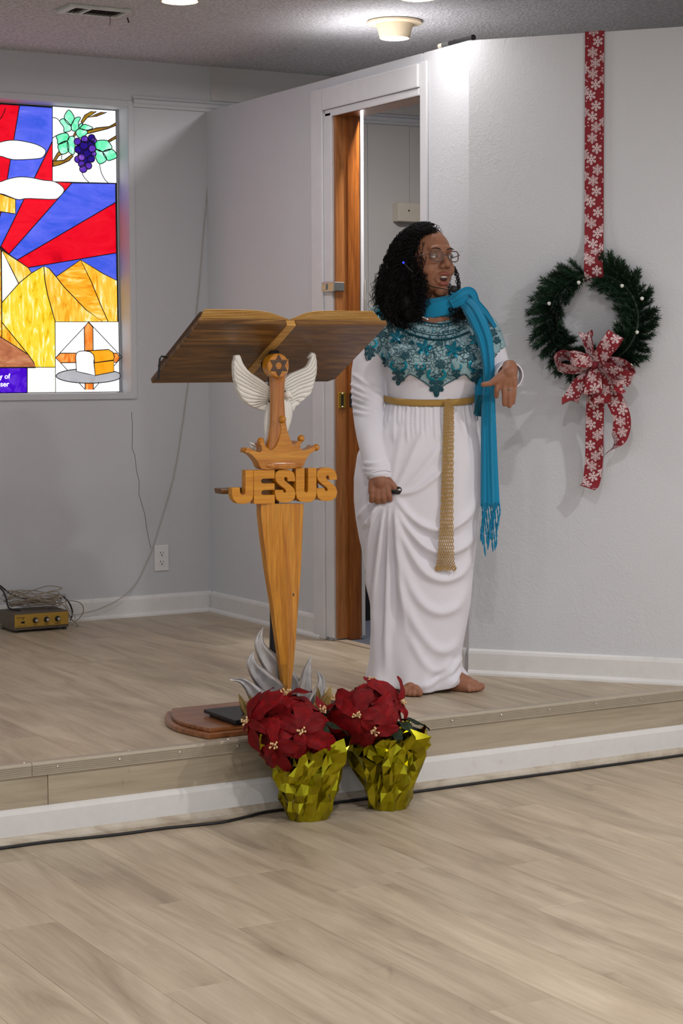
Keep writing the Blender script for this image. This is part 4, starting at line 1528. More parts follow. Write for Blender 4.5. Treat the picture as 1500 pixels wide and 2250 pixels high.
flame('silver_flame', 'silver_leaf', [(650, 1545), (632, 1500), (600, 1462), (574, 1428), (569, 1402), (578, 1377)], [20, 27, 25, 15, 9, 0.5], 5.285)
flame('silver_flame', 'silver_leaf', [(640, 1560), (612, 1525), (580, 1495), (558, 1470), (551, 1450), (557, 1431)], [20, 26, 22, 15, 10, 0.5], 5.262)
flame('silver_flame', 'silver_leaf', [(610, 1575), (582, 1550), (562, 1528), (545, 1507), (528, 1495), (504, 1493)], [18, 24, 19, 11, 6, 0.5], 5.24)
flame('silver_flame', 'silver_leaf', [(665, 1560), (668, 1525), (670, 1500), (674, 1475), (683, 1440)], [14, 20, 16, 11, 0.5], 5.27)
flame('silver_flame', 'silver_leaf', [(680, 1565), (694, 1535), (703, 1512), (705, 1492), (695, 1472)], [14, 17, 13, 8, 0.5], 5.255)
flame('gold_flame', 'gold_leaf', [(575, 1590), (552, 1570), (536, 1552), (524, 1524)], [14, 15, 10, 0.5], 5.225)
flame('gold_flame', 'gold_leaf', [(580, 1590), (563, 1568), (553, 1548), (548, 1526)], [12, 12, 8, 0.5], 5.222)
flame('gold_flame', 'gold_leaf', [(655, 1550), (655, 1520), (652, 1497), (641, 1476)], [10, 11, 8, 0.5], 5.29)
flame('gold_flame', 'gold_leaf', [(690, 1590), (712, 1550), (720, 1530), (727, 1506)], [14, 15, 11, 0.5], 5.235)
flame('gold_flame', 'gold_leaf', [(685, 1590), (696, 1550), (699, 1530), (697, 1508)], [10, 10, 7, 0.5], 5.23)

# ================================================================ POINSETTIAS
def bract_mat(name, a, b, c, sheen=0.25):
    t = NT(name)
    oi = t.n('ObjectInfo')
    f = t.noise(t.pos(), 45, 4, 0.6)
    col = t.ramp(f, [(0.3, srgb(*a)), (0.55, srgb(*b)), (0.75, srgb(*c))])
    v = t.ramp(oi.outputs['Random'], [(0.0, (0.78, 0.78, 0.78, 1)), (1.0, (1.1, 1.1, 1.1, 1))])
    t.l(t.mix(1.0, col, v, 'MULTIPLY'), t.b.inputs['Base Color'])
    t.b.inputs['Roughness'].default_value = 0.65
    t.b.inputs['Specular IOR Level'].default_value = 0.25
    t.bump(f, 0.15, 0.003)


bract_mat('bract_red', (100, 0, 6), (128, 1, 10), (150, 3, 13))
bract_mat('leaf_green', (24, 34, 20), (36, 50, 30), (50, 64, 40))
plain('stem_green', (60, 62, 34), 0.6)
plain('cyathia', (226, 190, 140), 0.6, var=0.12, scale=300)


def foil_mat():
    t = NT('gold_foil')
    f = t.noise(t.pos(), 16, 3, 0.5, 0.6)
    t.l(t.ramp(f, [(0.3, srgb(146, 140, 20)), (0.7, srgb(186, 178, 44))]), t.b.inputs['Base Color'])
    t.b.inputs['Roughness'].default_value = 0.13
    t.b.inputs['Metallic'].default_value = 1.0


foil_mat()


def leaf_mesh(name, L, W, droop, cup, mat, seed, wav=0.006):
    rr = random.Random(seed)
    nu, nv = 11, 7
    ph = rr.random() * 6
    P = np.zeros((nu, nv, 3))
    for i in range(nu):
        t = i / (nu - 1)
        w = W * 1.6 * (t ** 0.55) * ((1 - t) ** 0.62) * (1 - 0.10 * math.cos(5 * math.pi * t + ph)) + 0.0006
        if t > 0.97:
            w = 0.0006
        ang = droop * t
        x = L * (math.sin(ang) / droop if abs(droop) > 1e-3 else t)
        z = -L * ((1 - math.cos(ang)) / droop if abs(droop) > 1e-3 else 0)
        for j in range(nv):
            s = -1 + 2 * j / (nv - 1)
            zz = z + cup * w * (abs(s) ** 1.4) - 0.0035 * math.exp(-(s / 0.14) ** 2) + wav * math.sin(9 * t + ph + 2.2 * s) * abs(s)
            P[i, j] = (x, s * w, zz)
    m = MB().grid(P)
    me = bpy.data.meshes.new(name)
    me.from_pydata(m.V, [], m.F)
    me.polygons.foreach_set('use_smooth', [True] * len(me.polygons))
    me.materials.append(MATS[mat])
    me.update()
    return me


BR = [leaf_mesh('bract', 0.124 + 0.009 * k, 0.040 + 0.003 * (k % 3), 0.45 + 0.22 * k, 0.10 - 0.05 * k, 'bract_red', k) for k in range(5)]
GL = [leaf_mesh('leaf', 0.10, 0.030, 1.0 + 0.3 * k, -0.1, 'leaf_green', 40 + k) for k in range(2)]


def frame_from(z, x_hint):
    z = np.asarray(z, float) / np.linalg.norm(z)
    x = np.asarray(x_hint, float)
    x = x - z * (x @ z)
    x /= np.linalg.norm(x)
    y = np.cross(z, x)
    return np.stack([x, y, z], 1)


def mat4(R, t, s=1.0):
    M = Matrix.Identity(4)
    for i in range(3):
        for j in range(3):
            M[i][j] = float(R[i][j]) * s
        M[i][3] = float(t[i])
    return M


def poinsettia(base, label, heads, seed, foil_rows, flap=None):
    rr = random.Random(seed)
    bx, by = base
    root = empty('poinsettia', (bx, by, 0), label, 'potted plant', 'poinsettias in gold foil at the stage foot')
    # crinkled foil wrap
    nth = 36
    P = []
    ph = [rr.random() * 6.28 for _ in range(12)]
    zz_ = np.linspace(foil_rows[0][0], foil_rows[-1][0], 9)
    foil_rows = list(zip(zz_, np.interp(zz_, [a for a, _ in foil_rows], [b for _, b in foil_rows])))
    for i, (z, r) in enumerate(foil_rows):
        f = z / foil_rows[-1][0]
        ring = []
        for k in range(nth):
            a = 2 * math.pi * k / nth
            cr = 0
            for j, n in enumerate((4, 7, 11, 17, 9)):
                cr += math.sin(n * a + ph[j] + (4.5 if j % 2 else -6.0) * f + 1.2 * math.sin(7 * f + ph[j])) * (0.012, 0.009, 0.006, 0.003, 0.006)[j]
            cr = abs(cr) * 1.6 - 0.008
            ex = 0.0
            if flap:
                fa, fw, fl = flap
                d = math.atan2(math.sin(a - fa), math.cos(a - fa))
                ex = fl * math.exp(-(d / fw) ** 2) * max(0, (f - 0.45) / 0.55) ** 1.1
            rr_ = r + cr * (0.25 + 1.1 * f) + ex
            zz = z + (0.012 * math.sin(6 * a + ph[8]) + 0.010 * math.sin(11 * a + ph[9])) * f ** 4
            ring.append((bx + rr_ * math.cos(a), by + rr_ * math.sin(a), max(0.001, zz)))
        P.append(ring)
    mb = MB().grid(np.array(P), close_v=True)
    mb.F.append(tuple(range(nth - 1, -1, -1)))
    for q in range(nth, len(mb.V)):
        v = mb.V[q]
        j = 0.0062 * (0.3 + v[2] / 0.24)
        mb.V[q] = (v[0] + rr.uniform(-j, j), v[1] + rr.uniform(-j, j), max(0.001, v[2] + rr.uniform(-j, j)))
    fo = mb.done('foil_wrap', 'gold_foil', root)
    solid(fo, 0.0012)
    # soil and stems
    MB().lathe([(0.0, 0.15), (0.06, 0.15), (0.062, 0.147)], (bx, by, 0), 20).done('soil', 'walnut_dark', root)
    for (hx, hy, hz), d in heads:
        p1 = np.array([hx, hy, hz])
        d = np.asarray(d, float) / np.linalg.norm(d)
        MB().tube(spline([(bx + (hx - bx) * 0.2, by + (hy - by) * 0.2, 0.14), tuple((np.array([bx, by, 0.15]) + (p1 - np.array([bx, by, 0.15])) * 0.55)), tuple(p1 - d * 0.012)], 8), 0.004, 6).done('stem', 'stem_green', root, True)
        nb = 6
        a0 = rr.random() * 6.28
        R0 = frame_from(d, (1, 0.1, 0.2))
        for tier, (cnt, tilt, s) in enumerate(((nb, 0.30, 1.0), (3, -0.20, 0.6))):
            for k in range(cnt):
                a = a0 + 2 * math.pi * (k + 0.5 * tier) / cnt + rr.uniform(-0.2, 0.2)
                out = R0[:, 0] * math.cos(a) + R0[:, 1] * math.sin(a)
                el = -tilt + rr.uniform(-0.2, 0.15)
                xdir = out * math.cos(el) + d * math.sin(el)
                R = frame_from(d - xdir * (d @ xdir), xdir)
                R = np.stack([xdir, np.cross(R[:, 2], xdir), R[:, 2]], 1)
                sc = s * rr.uniform(0.85, 1.12)
                inst('bract', BR[rr.randrange(5)], mat4(R, p1 + out * 0.006 * (1 - tier) + d * 0.004 * tier, sc), root)
        cy = MB()
        for k in range(9):
            a = rr.random() * 6.28
            q = 0.004 + 0.012 * rr.random()
            c = p1 + (R0[:, 0] * math.cos(a) + R0[:, 1] * math.sin(a)) * q + d * (0.012 + 0.010 * rr.random())
            cy.ball(c, (0.0032, 0.0032, 0.0038), 8, 6)
            cy.tube([p1 + d * 0.002, c], 0.0012, 4)
        tag(cy.done('flower_centre', 'cyathia', root, True), kind='stuff')
    for k in range(9):
        a = 2 * math.pi * k / 9 + rr.random() * 0.5
        out = np.array([math.cos(a), math.sin(a), 0])
        p = np.array([bx, by, 0.24 + 0.06 * rr.random()]) + out * 0.035
        xd = out * 0.9 + np.array([0, 0, 0.12])
        xd /= np.linalg.norm(xd)
        R = frame_from(np.array([0, 0, 1.0]), xd)
        R = np.stack([xd, np.cross(R[:, 2], xd), np.cross(xd, np.cross(R[:, 2], xd))], 1)
        inst('leaf', GL[k % 2], mat4(R, p, rr.uniform(0.8, 1.05)), root)
    return root


tc = np.array([-0.5, -0.866, 0.0])      # towards the viewer's side
rt = np.array([0.866, -0.5, 0.0])


def head_at(px, py, Y, d):
    v = on_y(px, py, Y)
    d = rt * d[0] + tc * d[1] + np.array([0, 0, d[2]])
    return (tuple(v), d)


b1 = (2.722, 4.925)
b2 = (3.000, 4.915)
poinsettia(b1, 'red poinsettia in gold foil nearer the lectern base, left of the pair', [
    head_at(660, 1606, 4.82, (0.08, 1.0, 0.12)),
    head_at(548, 1583, 4.92, (-0.85, 0.6, 0.15)),
    head_at(628, 1530, 4.95, (-0.05, 0.2, 1.0)),
    head_at(700, 1565, 4.93, (0.7, 0.3, 0.7)),
    head_at(604, 1636, 4.85, (-0.35, 0.95, -0.1)),
], 21, [(0.001, 0.060), (0.01, 0.066), (0.04, 0.070), (0.08, 0.078), (0.12, 0.087), (0.16, 0.096), (0.20, 0.104), (0.235, 0.112)])
poinsettia(b2, 'red poinsettia in gold foil nearer the woman, right of the pair', [
    head_at(787, 1575, 4.84, (-0.15, 0.95, 0.2)),
    head_at(815, 1505, 4.95, (0.1, 0.15, 1.0)),
    head_at(876, 1542, 4.89, (0.85, 0.5, 0.15)),
    head_at(745, 1540, 4.98, (-0.6, 0.15, 0.8)),
    head_at(820, 1606, 4.83, (0.2, 1.0, -0.15)),
], 33, [(0.001, 0.056), (0.01, 0.062), (0.04, 0.066), (0.08, 0.074), (0.12, 0.083), (0.16, 0.092), (0.20, 0.100), (0.24, 0.106)], flap=(math.radians(152), 0.45, 0.085))

# ================================================================ WREATH, HANGING RIBBON, BOW
plain('ribbon_red', (136, 9, 28), 0.75, var=0.10, scale=400, sheen=0.2)
plain('ribbon_edge', (112, 10, 26), 0.7)
plain('flake_print', (232, 206, 208), 0.7, var=0.05)
plain('ribbon_back', (126, 14, 26), 0.8, var=0.1)
plain('wreath_bulb', (236, 234, 228), 0.3, var=0.02)


def needle_mat():
    t = NT('needle_green')
    oi = t.n('ObjectInfo')
    f = t.noise(t.pos(), 60, 3, 0.6)
    c = t.ramp(f, [(0.3, srgb(14, 34, 22)), (0.6, srgb(30, 60, 38)), (0.8, srgb(60, 92, 56))])
    v = t.ramp(oi.outputs['Random'], [(0.0, (0.7, 0.75, 0.7, 1)), (1.0, (1.2, 1.2, 1.1, 1))])
    t.l(t.mix(1.0, c, v, 'MULTIPLY'), t.b.inputs['Base Color'])
    t.b.inputs['Roughness'].default_value = 0.5


needle_mat()


def flake(kind):
    """strokes of a snowflake of radius 1: list of quads ((x,y) x4)"""
    Q = []

    def stroke(a, b, w):
        a, b = np.array(a), np.array(b)
        t = (b - a) / (np.linalg.norm(b - a) + 1e-9)
        n = np.array([-t[1], t[0]]) * w
        Q.append([a - n, b - n, b + n, a + n])
    for k in range(6):
        th = k * math.pi / 3 + math.pi / 2
        R = np.array([[math.cos(th), -math.sin(th)], [math.sin(th), math.cos(th)]])

        def st(a, b, w=0.05):
            stroke(R @ np.array(a), R @ np.array(b), w)
        if kind == 0:
            st((0.1, 0), (1.0, 0))
            for s in (-1, 1):
                st((0.62, 0), (0.85, 0.24 * s))
                st((0.42, 0), (0.66, 0.26 * s))
                st((0.80, 0), (0.96, 0.15 * s))
            st((0.12, 0.06), (0.4, 0.13), 0.04)
            st((0.12, -0.06), (0.4, -0.13), 0.04)
        elif kind == 1:
            st((0.0, 0), (1.0, 0), 0.055)
            for s in (-1, 1):
                st((0.5, 0), (0.70, 0.34 * s))
                st((0.72, 0), (0.90, 0.22 * s))
                st((0.28, 0), (0.40, 0.23 * s))
            st((0.93, 0.0), (1.06, 0.0), 0.09)
        else:
            st((0.0, 0), (1.0, 0), 0.22)
    return Q


FL = [flake(0), flake(1), flake(2)]


def print_flakes(fn, length, width, parent, seed, nrm_off=0.0012, size=0.0190):
    """fn(u, v) -> (point, normal); u along 0..length, v across -width/2..width/2"""
    rr = random.Random(seed)
    mb = MB()

    def put(kind, u0, v0, r):
        for q in FL[kind]:
            pts = [(u0 + p[1] * r, v0 + p[0] * r) for p in q]
            if all(abs(v) > width / 2 for _, v in pts):
                continue
            if any(u < 0.001 or u > length - 0.001 for u, _ in pts):
                continue
            V = []
            for u, v in pts:
                v = max(-width / 2 + 0.0008, min(width / 2 - 0.0008, v))
                p, n = fn(u, v)
                V.append(np.asarray(p) + np.asarray(n) * nrm_off)
            mb.add(V, [(0, 1, 2, 3)])
            V = []
            for u, v in pts:
                v = max(-width / 2 + 0.0008, min(width / 2 - 0.0008, v))
                p, n = fn(u, v)
                V.append(np.asarray(p) - np.asarray(n) * (nrm_off + 0.0008))
            mb.add(V, [(3, 2, 1, 0)])
    u = 0.012
    side = 1
    while u < length:
        v = side * rr.uniform(0.003, 0.014)
        put(rr.randrange(2), u, v, size)
        for _ in range(3):
            put(2, u + rr.uniform(-0.02, 0.02), -side * rr.uniform(0.3, 0.48) * width, 0.0030)
        if rr.random() < 0.6:
            put(rr.randrange(2), u + 0.02, -side * width * 0.46, size * 0.8)
        side = -side
        u += size * 1.95
    if mb.V:
        tag(mb.done('snowflake_print', 'flake_print', parent), kind='stuff')


def ribbon(name, C, Wd, width, parent, seed, mats=('ribbon_red', 'ribbon_back'), flakes=True, flip=1, taper=None):
    """C: (n,3) centre line, Wd: (n,3) unit width directions"""
    C = np.asarray(C, float)
    n = len(C)
    Wd = np.asarray(Wd, float)
    seg = np.linalg.norm(np.diff(C, axis=0), axis=1)
    U = np.concatenate([[0], np.cumsum(seg)])
    T = np.gradient(C, axis=0)
    T /= np.linalg.norm(T, axis=1)[:, None] + 1e-12
    Wd = Wd - T * np.sum(Wd * T, 1)[:, None]
    Wd /= np.linalg.norm(Wd, axis=1)[:, None] + 1e-12
    N = np.cross(T, Wd) * flip
    tp = np.ones(n) if taper is None else np.interp(np.linspace(0, 1, n), np.linspace(0, 1, len(taper)), taper)
    nv = 5
    P = np.array([[C[i] + Wd[i] * tp[i] * width * (-0.5 + j / (nv - 1)) for j in range(nv)] for i in range(n)])
    Pb = P - N[:, None, :] * 0.0008
    g = np.concatenate([P, Pb[:, ::-1]], axis=1)
    o = MB().grid(g, close_v=True).done(name, mats[0], parent, True)

    def fn(u, v):
        i = min(n - 2, max(0, int(np.searchsorted(U, u) - 1)))
        t = (u - U[i]) / (U[i + 1] - U[i] + 1e-12)
        c = C[i] * (1 - t) + C[i + 1] * t
        w = Wd[i] * (1 - t) + Wd[i + 1] * t
        k = tp[i] * (1 - t) + tp[i + 1] * t
        nn = N[i] * (1 - t) + N[i + 1] * t
        return c + w * v * k, nn
    if flakes:
        print_flakes(fn, U[-1], width, o, seed)
    return o


UPV = np.array([0, 0, 1.0])
# hanging ribbon: over the wall top, down to the wreath and round it
top = on_diag(1306, 66, 0.006)
bot = on_diag(1305, 615, 0.040)
RW = 0.068
ribC = [top + np.array([0, 0, ZT - top[2]]) - DN * 0.05 + np.array([0, 0, 0.003]), np.array([top[0], top[1], ZT + 0.003]), np.array([top[0], top[1], ZT - 0.02])]
mid = on_diag(1305, 330, 0.007)
low1 = on_diag(1304.5, 520, 0.012)
low2 = on_diag(1304, 560, 0.050)
hang = spline([top - UPV * 0.02, mid, low1, low2, on_diag(1303.5, 590, 0.058), bot, on_diag(1303.5, 616, 0.012)], 70)
C = np.concatenate([np.array([ribC[0], ribC[1]]), hang])
rb = ribbon('hanging_ribbon', C, np.tile(DW, (len(C), 1)), RW, None, 4)
tag(rb, 'long red snowflake ribbon hanging from the wall top down to the wreath', 'ribbon')

# wreath
wc = on_diag(1308, 703, 0.0)
R1 = 0.158
wr = empty('wreath', wc + DN * 0.0 - UPV * 0.24, 'green artificial fir wreath with red snowflake bow on the wall', 'wreath')
ring = [wc + DN * 0.035 + R1 * (DW * math.cos(t) + UPV * math.sin(t)) for t in np.linspace(0, 2 * math.pi, 40, endpoint=False)]
MB().tube(ring, 0.008, 8, closed=True).done('wire_ring', 'needle_green', wr, True)


def sprig_mesh(name, L, seed, nn=230):
    rr = random.Random(seed)
    mb = MB()
    C = np.array([(L * t, 0.008 * math.sin(2 * t + seed), 0.012 * t * t) for t in np.linspace(0, 1, 6)])
    mb.tube(C, [0.0022, 0.002, 0.0018, 0.0016, 0.0014, 0.001], 4)
    for k in range(nn):
        t = rr.random()
        p = np.array([L * t, 0.008 * math.sin(2 * t + seed), 0.012 * t * t])
        a = rr.random() * 6.28
        d = np.array([0.55 + 0.5 * rr.random() + (0.6 if t > 0.9 else 0), math.cos(a), math.sin(a)])
        d /= np.linalg.norm(d)
        l = rr.uniform(0.015, 0.027)
        s = np.cross(d, np.array([math.cos(a + 1), 0.3, math.sin(a)]))
        s /= np.linalg.norm(s)
        w = 0.0011
        mb.add([p - s * w, p + s * w, p + d * l * 0.6 + s * w * 0.8, p + d * l, p + d * l * 0.6 - s * w * 0.8], [(0, 1, 2, 3, 4)])
    me = bpy.data.meshes.new(name)
    me.from_pydata(mb.V, [], mb.F)
    me.materials.append(MATS['needle_green'])
    me.update()
    return me


SP = [sprig_mesh('fir_sprig', 0.072, k) for k in range(5)]
rr = random.Random(12)
ns = 220
for k in range(ns):
    t = 2 * math.pi * (k + rr.uniform(-0.4, 0.4)) / ns
    rad = DW * math.cos(t) + UPV * math.sin(t)
    tan = -DW * math.sin(t) + UPV * math.cos(t)
    side = (k % 5)
    o_ = {0: 1.0, 1: -1.0, 2: 0.7, 3: -0.75, 4: 1.0}[side] + rr.uniform(-0.25, 0.25)
    up = {0: 0.25, 1: 0.5, 2: 0.6, 3: 0.7, 4: 0.1}[side] + rr.uniform(-0.1, 0.2)
    d = rad * o_ + tan * rr.uniform(0.2, 0.9) + DN * up
    d /= np.linalg.norm(d)
    deg = math.degrees(t) % 360
    s = rr.uniform(0.85, 1.15)
    if o_ < 0:
        s *= 1.12
        d = d + DN * 0.2
        d /= np.linalg.norm(d)
    if 75 < deg < 105:
        s *= 0.30
    p = wc + rad * R1 + DN * 0.032
    R = frame_from(DN + rad * 0.3, d)
    R = np.stack([d, np.cross(R[:, 2], d), np.cross(d, np.cross(R[:, 2], d))], 1)
    inst('fir_sprig', SP[k % 5], mat4(R, p, s), wr)
bulb = bpy.data.meshes.new('berry')
bm = bmesh.new()
bmesh.ops.create_uvsphere(bm, u_segments=10, v_segments=8, radius=0.0068)
for v in bm.verts:
    v.co.x *= 1.0 + 0.25 * math.sin(7 * v.co.z * 100)
bm.to_mesh(bulb)
bm.free()
for p in bulb.polygons:
    p.use_smooth = True
bulb.materials.append(MATS['wreath_bulb'])
for a, b in ((1271, 621), (1366, 628), (1354, 707), (1399, 730), (1410, 656), (1206, 667), (1385, 803)):
    inst('berry', bulb, Matrix.Translation(Vector(on_diag(a, b, 0.085))), wr)

# bow
bc = on_diag(1308, 803, 0.105)
bow = empty('bow', bc, None, None, parent=wr)
bow['label'] = 'red bow printed with white snowflakes'


def DP(px, py, off):
    return on_diag(px, py, off)


def loop(path, wdir, seed, width=0.062, name='bow_loop', flip=1):
    C = spline([DP(*p) for p in path], 44)
    wv = np.asarray(wdir, float)
    Wd = np.tile(wv / np.linalg.norm(wv), (len(C), 1))
    tp = [0.35, 0.8, 1, 1, 1, 1, 1, 0.8, 0.35]
    return ribbon(name, C, Wd, width, bow, seed, flip=flip, taper=tp)


# loops: out from the knot along one side and back along the other; width runs across
loop([(1306, 800, 0.105), (1330, 770, 0.115), (1348, 745, 0.13), (1352, 735, 0.15), (1340, 752, 0.165), (1318, 785, 0.14), (1308, 802, 0.115)], DW * 0.88 - UPV * 0.5 + DN * 0.2, 31, flip=-1)
loop([(1303, 798, 0.10), (1296, 770, 0.10), (1290, 745, 0.105), (1287, 733, 0.12), (1289, 745, 0.14), (1297, 775, 0.13), (1305, 800, 0.11)], DW * 0.75 + UPV * 0.15 + DN * 0.65, 32, width=0.05, flip=-1)
loop([(1302, 803, 0.105), (1275, 790, 0.115), (1240, 780, 0.12), (1221, 792, 0.13), (1226, 806, 0.15), (1262, 812, 0.15), (1300, 806, 0.12)], UPV * 0.55 + DN * 0.8, 33, flip=1)
loop([(1302, 798, 0.12), (1285, 790, 0.15), (1262, 784, 0.16), (1252, 786, 0.175), (1262, 790, 0.19), (1285, 795, 0.17), (1303, 800, 0.13)], UPV * 0.95 + DN * 0.3, 34, width=0.045, flip=-1)
loop([(1312, 800, 0.11), (1340, 798, 0.125), (1372, 808, 0.135), (1388, 832, 0.14), (1372, 828, 0.165), (1340, 814, 0.16), (1313, 804, 0.12)], UPV * 0.75 + DN * 0.55 + DW * 0.35, 35, flip=1)
loop([(1312, 803, 0.12), (1335, 815, 0.14), (1355, 838, 0.14), (1368, 850, 0.15), (1350, 842, 0.17), (1330, 822, 0.16), (1312, 806, 0.125)], UPV * 0.7 - DW * 0.3 + DN * 0.5, 36, width=0.05, flip=1)
loop([(1303, 806, 0.11), (1280, 830, 0.13), (1262, 860, 0.145), (1252, 880, 0.15), (1256, 872, 0.125), (1275, 840, 0.105), (1303, 808, 0.10)], DW * 0.88 + UPV * 0.45 + DN * 0.1, 37, flip=1)
loop([(1306, 808, 0.125), (1304, 832, 0.16), (1303, 855, 0.165), (1300, 866, 0.15), (1300, 850, 0.13), (1303, 828, 0.12), (1306, 810, 0.11)], DW, 38, flip=1)
loop([(1310, 808, 0.12), (1318, 840, 0.14), (1322, 870, 0.14), (1322, 886, 0.13), (1320, 868, 0.115), (1314, 840, 0.11), (1309, 812, 0.11)], DW, 39, flip=1)
MB().ball(bc + DN * 0.02, (0.016, 0.016, 0.016), 12, 8).done('bow_knot', 'ribbon_edge', bow, True)
# tails
C = spline([DP(*p) for p in ((1308, 812, 0.10), (1308, 870, 0.10), (1306, 930, 0.075), (1305, 1000, 0.06), (1302, 1040, 0.055), (1297, 1063, 0.065), (1290, 1072, 0.08))], 70)
ribbon('bow_tail', C, np.tile(DW, (len(C), 1)), 0.064, bow, 41, flip=-1)
C = spline([DP(*p) for p in ((1318, 812, 0.10), (1340, 858, 0.10), (1362, 905, 0.09), (1366, 935, 0.085), (1358, 965, 0.08), (1344, 985, 0.075), (1330, 998, 0.07))], 60)
w0 = DW * 0.86 + UPV * 0.45
Wd = []
for i in range(60):
    t = i / 59
    k = float(smoothstep(0.55, 0.95, t))
    a = 1.35 * k
    Wd.append((w0 * math.cos(a) + DN * math.sin(a)))
ribbon('bow_tail', C, np.array(Wd), 0.062, bow, 42, flip=-1, taper=[0.7, 1, 1, 1, 0.95, 0.8, 0.5])

# ================================================================ THE WOMAN
P0 = on_z(925, 1512, S)
EX = np.array([_r[0], _r[1], 0.0])
EY = np.array([math.cos(YAW), math.sin(YAW), 0.0])
PM = Matrix(((EX[0], EY[0], 0, P0[0]), (EX[1], EY[1], 0, P0[1]), (0, 0, 1, P0[2]), (0, 0, 0, 1)))


def to_local(w):
    d = np.asarray(w) - P0
    return np.array([d @ EX, d @ EY, d[2]])


def pl(px, py, yl=0.0):
    return to_local(hit(px, py, EY, EY @ P0 + yl))


def loc2px(V):
    """local points -> pixel coordinates"""
    V = np.asarray(V, float)
    Wd = P0 + V[..., 0:1] * EX + V[..., 1:2] * EY + V[..., 2:3] * np.array([0, 0, 1.0])
    d = Wd - CO
    z = d @ CF
    return np.stack([750 + FPX * (d @ CR) / z, 1125 - FPX * (d @ CU) / z], -1)


PPM = FPX / ((P0 - CO) @ CF)     # pixels per metre at the figure


def remesh(mb, voxel, it=4, fac=0.5):
    me = bpy.data.meshes.new('tmp')
    me.from_pydata(mb.V, [], mb.F)
    me.update()
    o = bpy.data.objects.new('tmp', me)
    COL.objects.link(o)
    bm = bmesh.new()
    bm.from_mesh(me)
    bmesh.ops.recalc_face_normals(bm, faces=bm.faces)
    bm.to_mesh(me)
    bm.free()
    m = o.modifiers.new('r', 'REMESH')
    m.mode = 'VOXEL'
    m.voxel_size = voxel
    if it:
        s = o.modifiers.new('s', 'SMOOTH')
        s.factor = fac
        s.iterations = it
    dg = bpy.context.evaluated_depsgraph_get()
    dg.update()
    r = bpy.data.meshes.new_from_object(o.evaluated_get(dg))
    V = np.zeros(len(r.vertices) * 3)
    r.vertices.foreach_get('co', V)
    F = [tuple(p.vertices) for p in r.polygons]
    N = np.zeros(len(r.vertices) * 3)
    r.vertices.foreach_get('normal', N)
    bpy.data.objects.remove(o)
    return V.reshape(-1, 3), F, N.reshape(-1, 3)


def normals(V, F):
    me = bpy.data.meshes.new('tmp')
    me.from_pydata(V.tolist(), [], F)
    me.update()
    N = np.zeros(len(V) * 3)
    me.vertices.foreach_get('normal', N)
    bpy.data.meshes.remove(me)
    return N.reshape(-1, 3)


def limb(mb, pts, rad, n=14, sides=18):
    C = spline(pts, n)
    r = np.interp(np.linspace(0, 1, n), np.linspace(0, 1, len(rad)), rad)
    mb.tube(C, r, sides)
    mb.ball(C[0], r[0], 14, 10)
    mb.ball(C[-1], r[-1], 14, 10)


person = empty('person', P0, 'woman in a long white dress with teal lace yoke and turquoise scarf', 'person', rz=math.atan2(EX[1], EX[0]))


def pp(name, mb_or_V, F, mat, smooth=True, parent=None):
    if F is None:
        V, F = mb_or_V.V, mb_or_V.F
    else:
        V = mb_or_V
    return part(name, V, F, mat, parent or person, smooth, PM)


# ---- materials
def cloth(name, rgb, scale=500, rough=0.85, sheen=0.2, var=0.04):
    t = NT(name)
    f = t.noise(t.pos(), scale, 2)
    c = srgb(*rgb)
    t.l(t.ramp(f, [(0.3, tuple(x * (1 - var) for x in c[:3]) + (1,)), (0.7, c)]), t.b.inputs['Base Color'])
    t.b.inputs['Roughness'].default_value = rough
    t.b.inputs['Sheen Weight'].default_value = sheen
    t.b.inputs['Specular IOR Level'].default_value = 0.2
    t.bump(f, 0.12, 0.001)


cloth('dress_white', (238, 235, 243))
cloth('scarf_turquoise', (26, 138, 180), 700)
cloth('belt_gold', (178, 140, 74), 400, 0.6)
plain('yarn_gold', (190, 152, 88), 0.7, var=0.15, scale=300)
plain('teal_dark', (8, 74, 88), 0.5, var=0.25, scale=250)
plain('teal_mid', (12, 116, 142), 0.32, 0.3, var=0.3, scale=200)
plain('sequin', (30, 150, 180), 0.12, 0.9, var=0.3, scale=300)
plain('hair_black', (13, 11, 11), 0.55, var=0.2, spec=0.25)
plain('lens_frame', (104, 82, 76), 0.25, spec=0.6)
plain('eye_white', (214, 206, 200), 0.2, var=0.02)
plain('eye_dark', (32, 20, 16), 0.15)
plain('lid_skin', (138, 90, 66), 0.5)
plain('brow_brown', (46, 32, 28), 0.7)
plain('teeth', (226, 218, 208), 0.3, var=0.02)
plain('mouth_dark', (58, 22, 22), 0.5)
plain('silver', (214, 212, 208), 0.2, 0.9)
emis('led_blue', (30, 40, 255), 3.0)


def tulle():
    t = NT('tulle_teal')
    f = t.noise(t.pos(), 55, 3, 0.6, 3.0)
    base = t.ramp(f, [(0.3, srgb(124, 162, 172)), (0.7, srgb(172, 200, 206))])
    t.l(base, t.b.inputs['Base Color'])
    t.b.inputs['Roughness'].default_value = 0.7


tulle()


def skin_mat():
    t = NT('skin')
    at = t.n('Attribute', attribute_name='tone')
    f = t.noise(t.pos(), 60, 4, 0.6)
    m = t.ramp(f, [(0.3, (0.93, 0.92, 0.92, 1)), (0.7, (1.04, 1.04, 1.04, 1))])
    t.l(t.mix(1.0, at.outputs['Color'], m, 'MULTIPLY'), t.b.inputs['Base Color'])
    t.b.inputs['Roughness'].default_value = 0.48
    t.b.inputs['Specular IOR Level'].default_value = 0.4
    t.bump(f, 0.05, 0.002)


skin_mat()

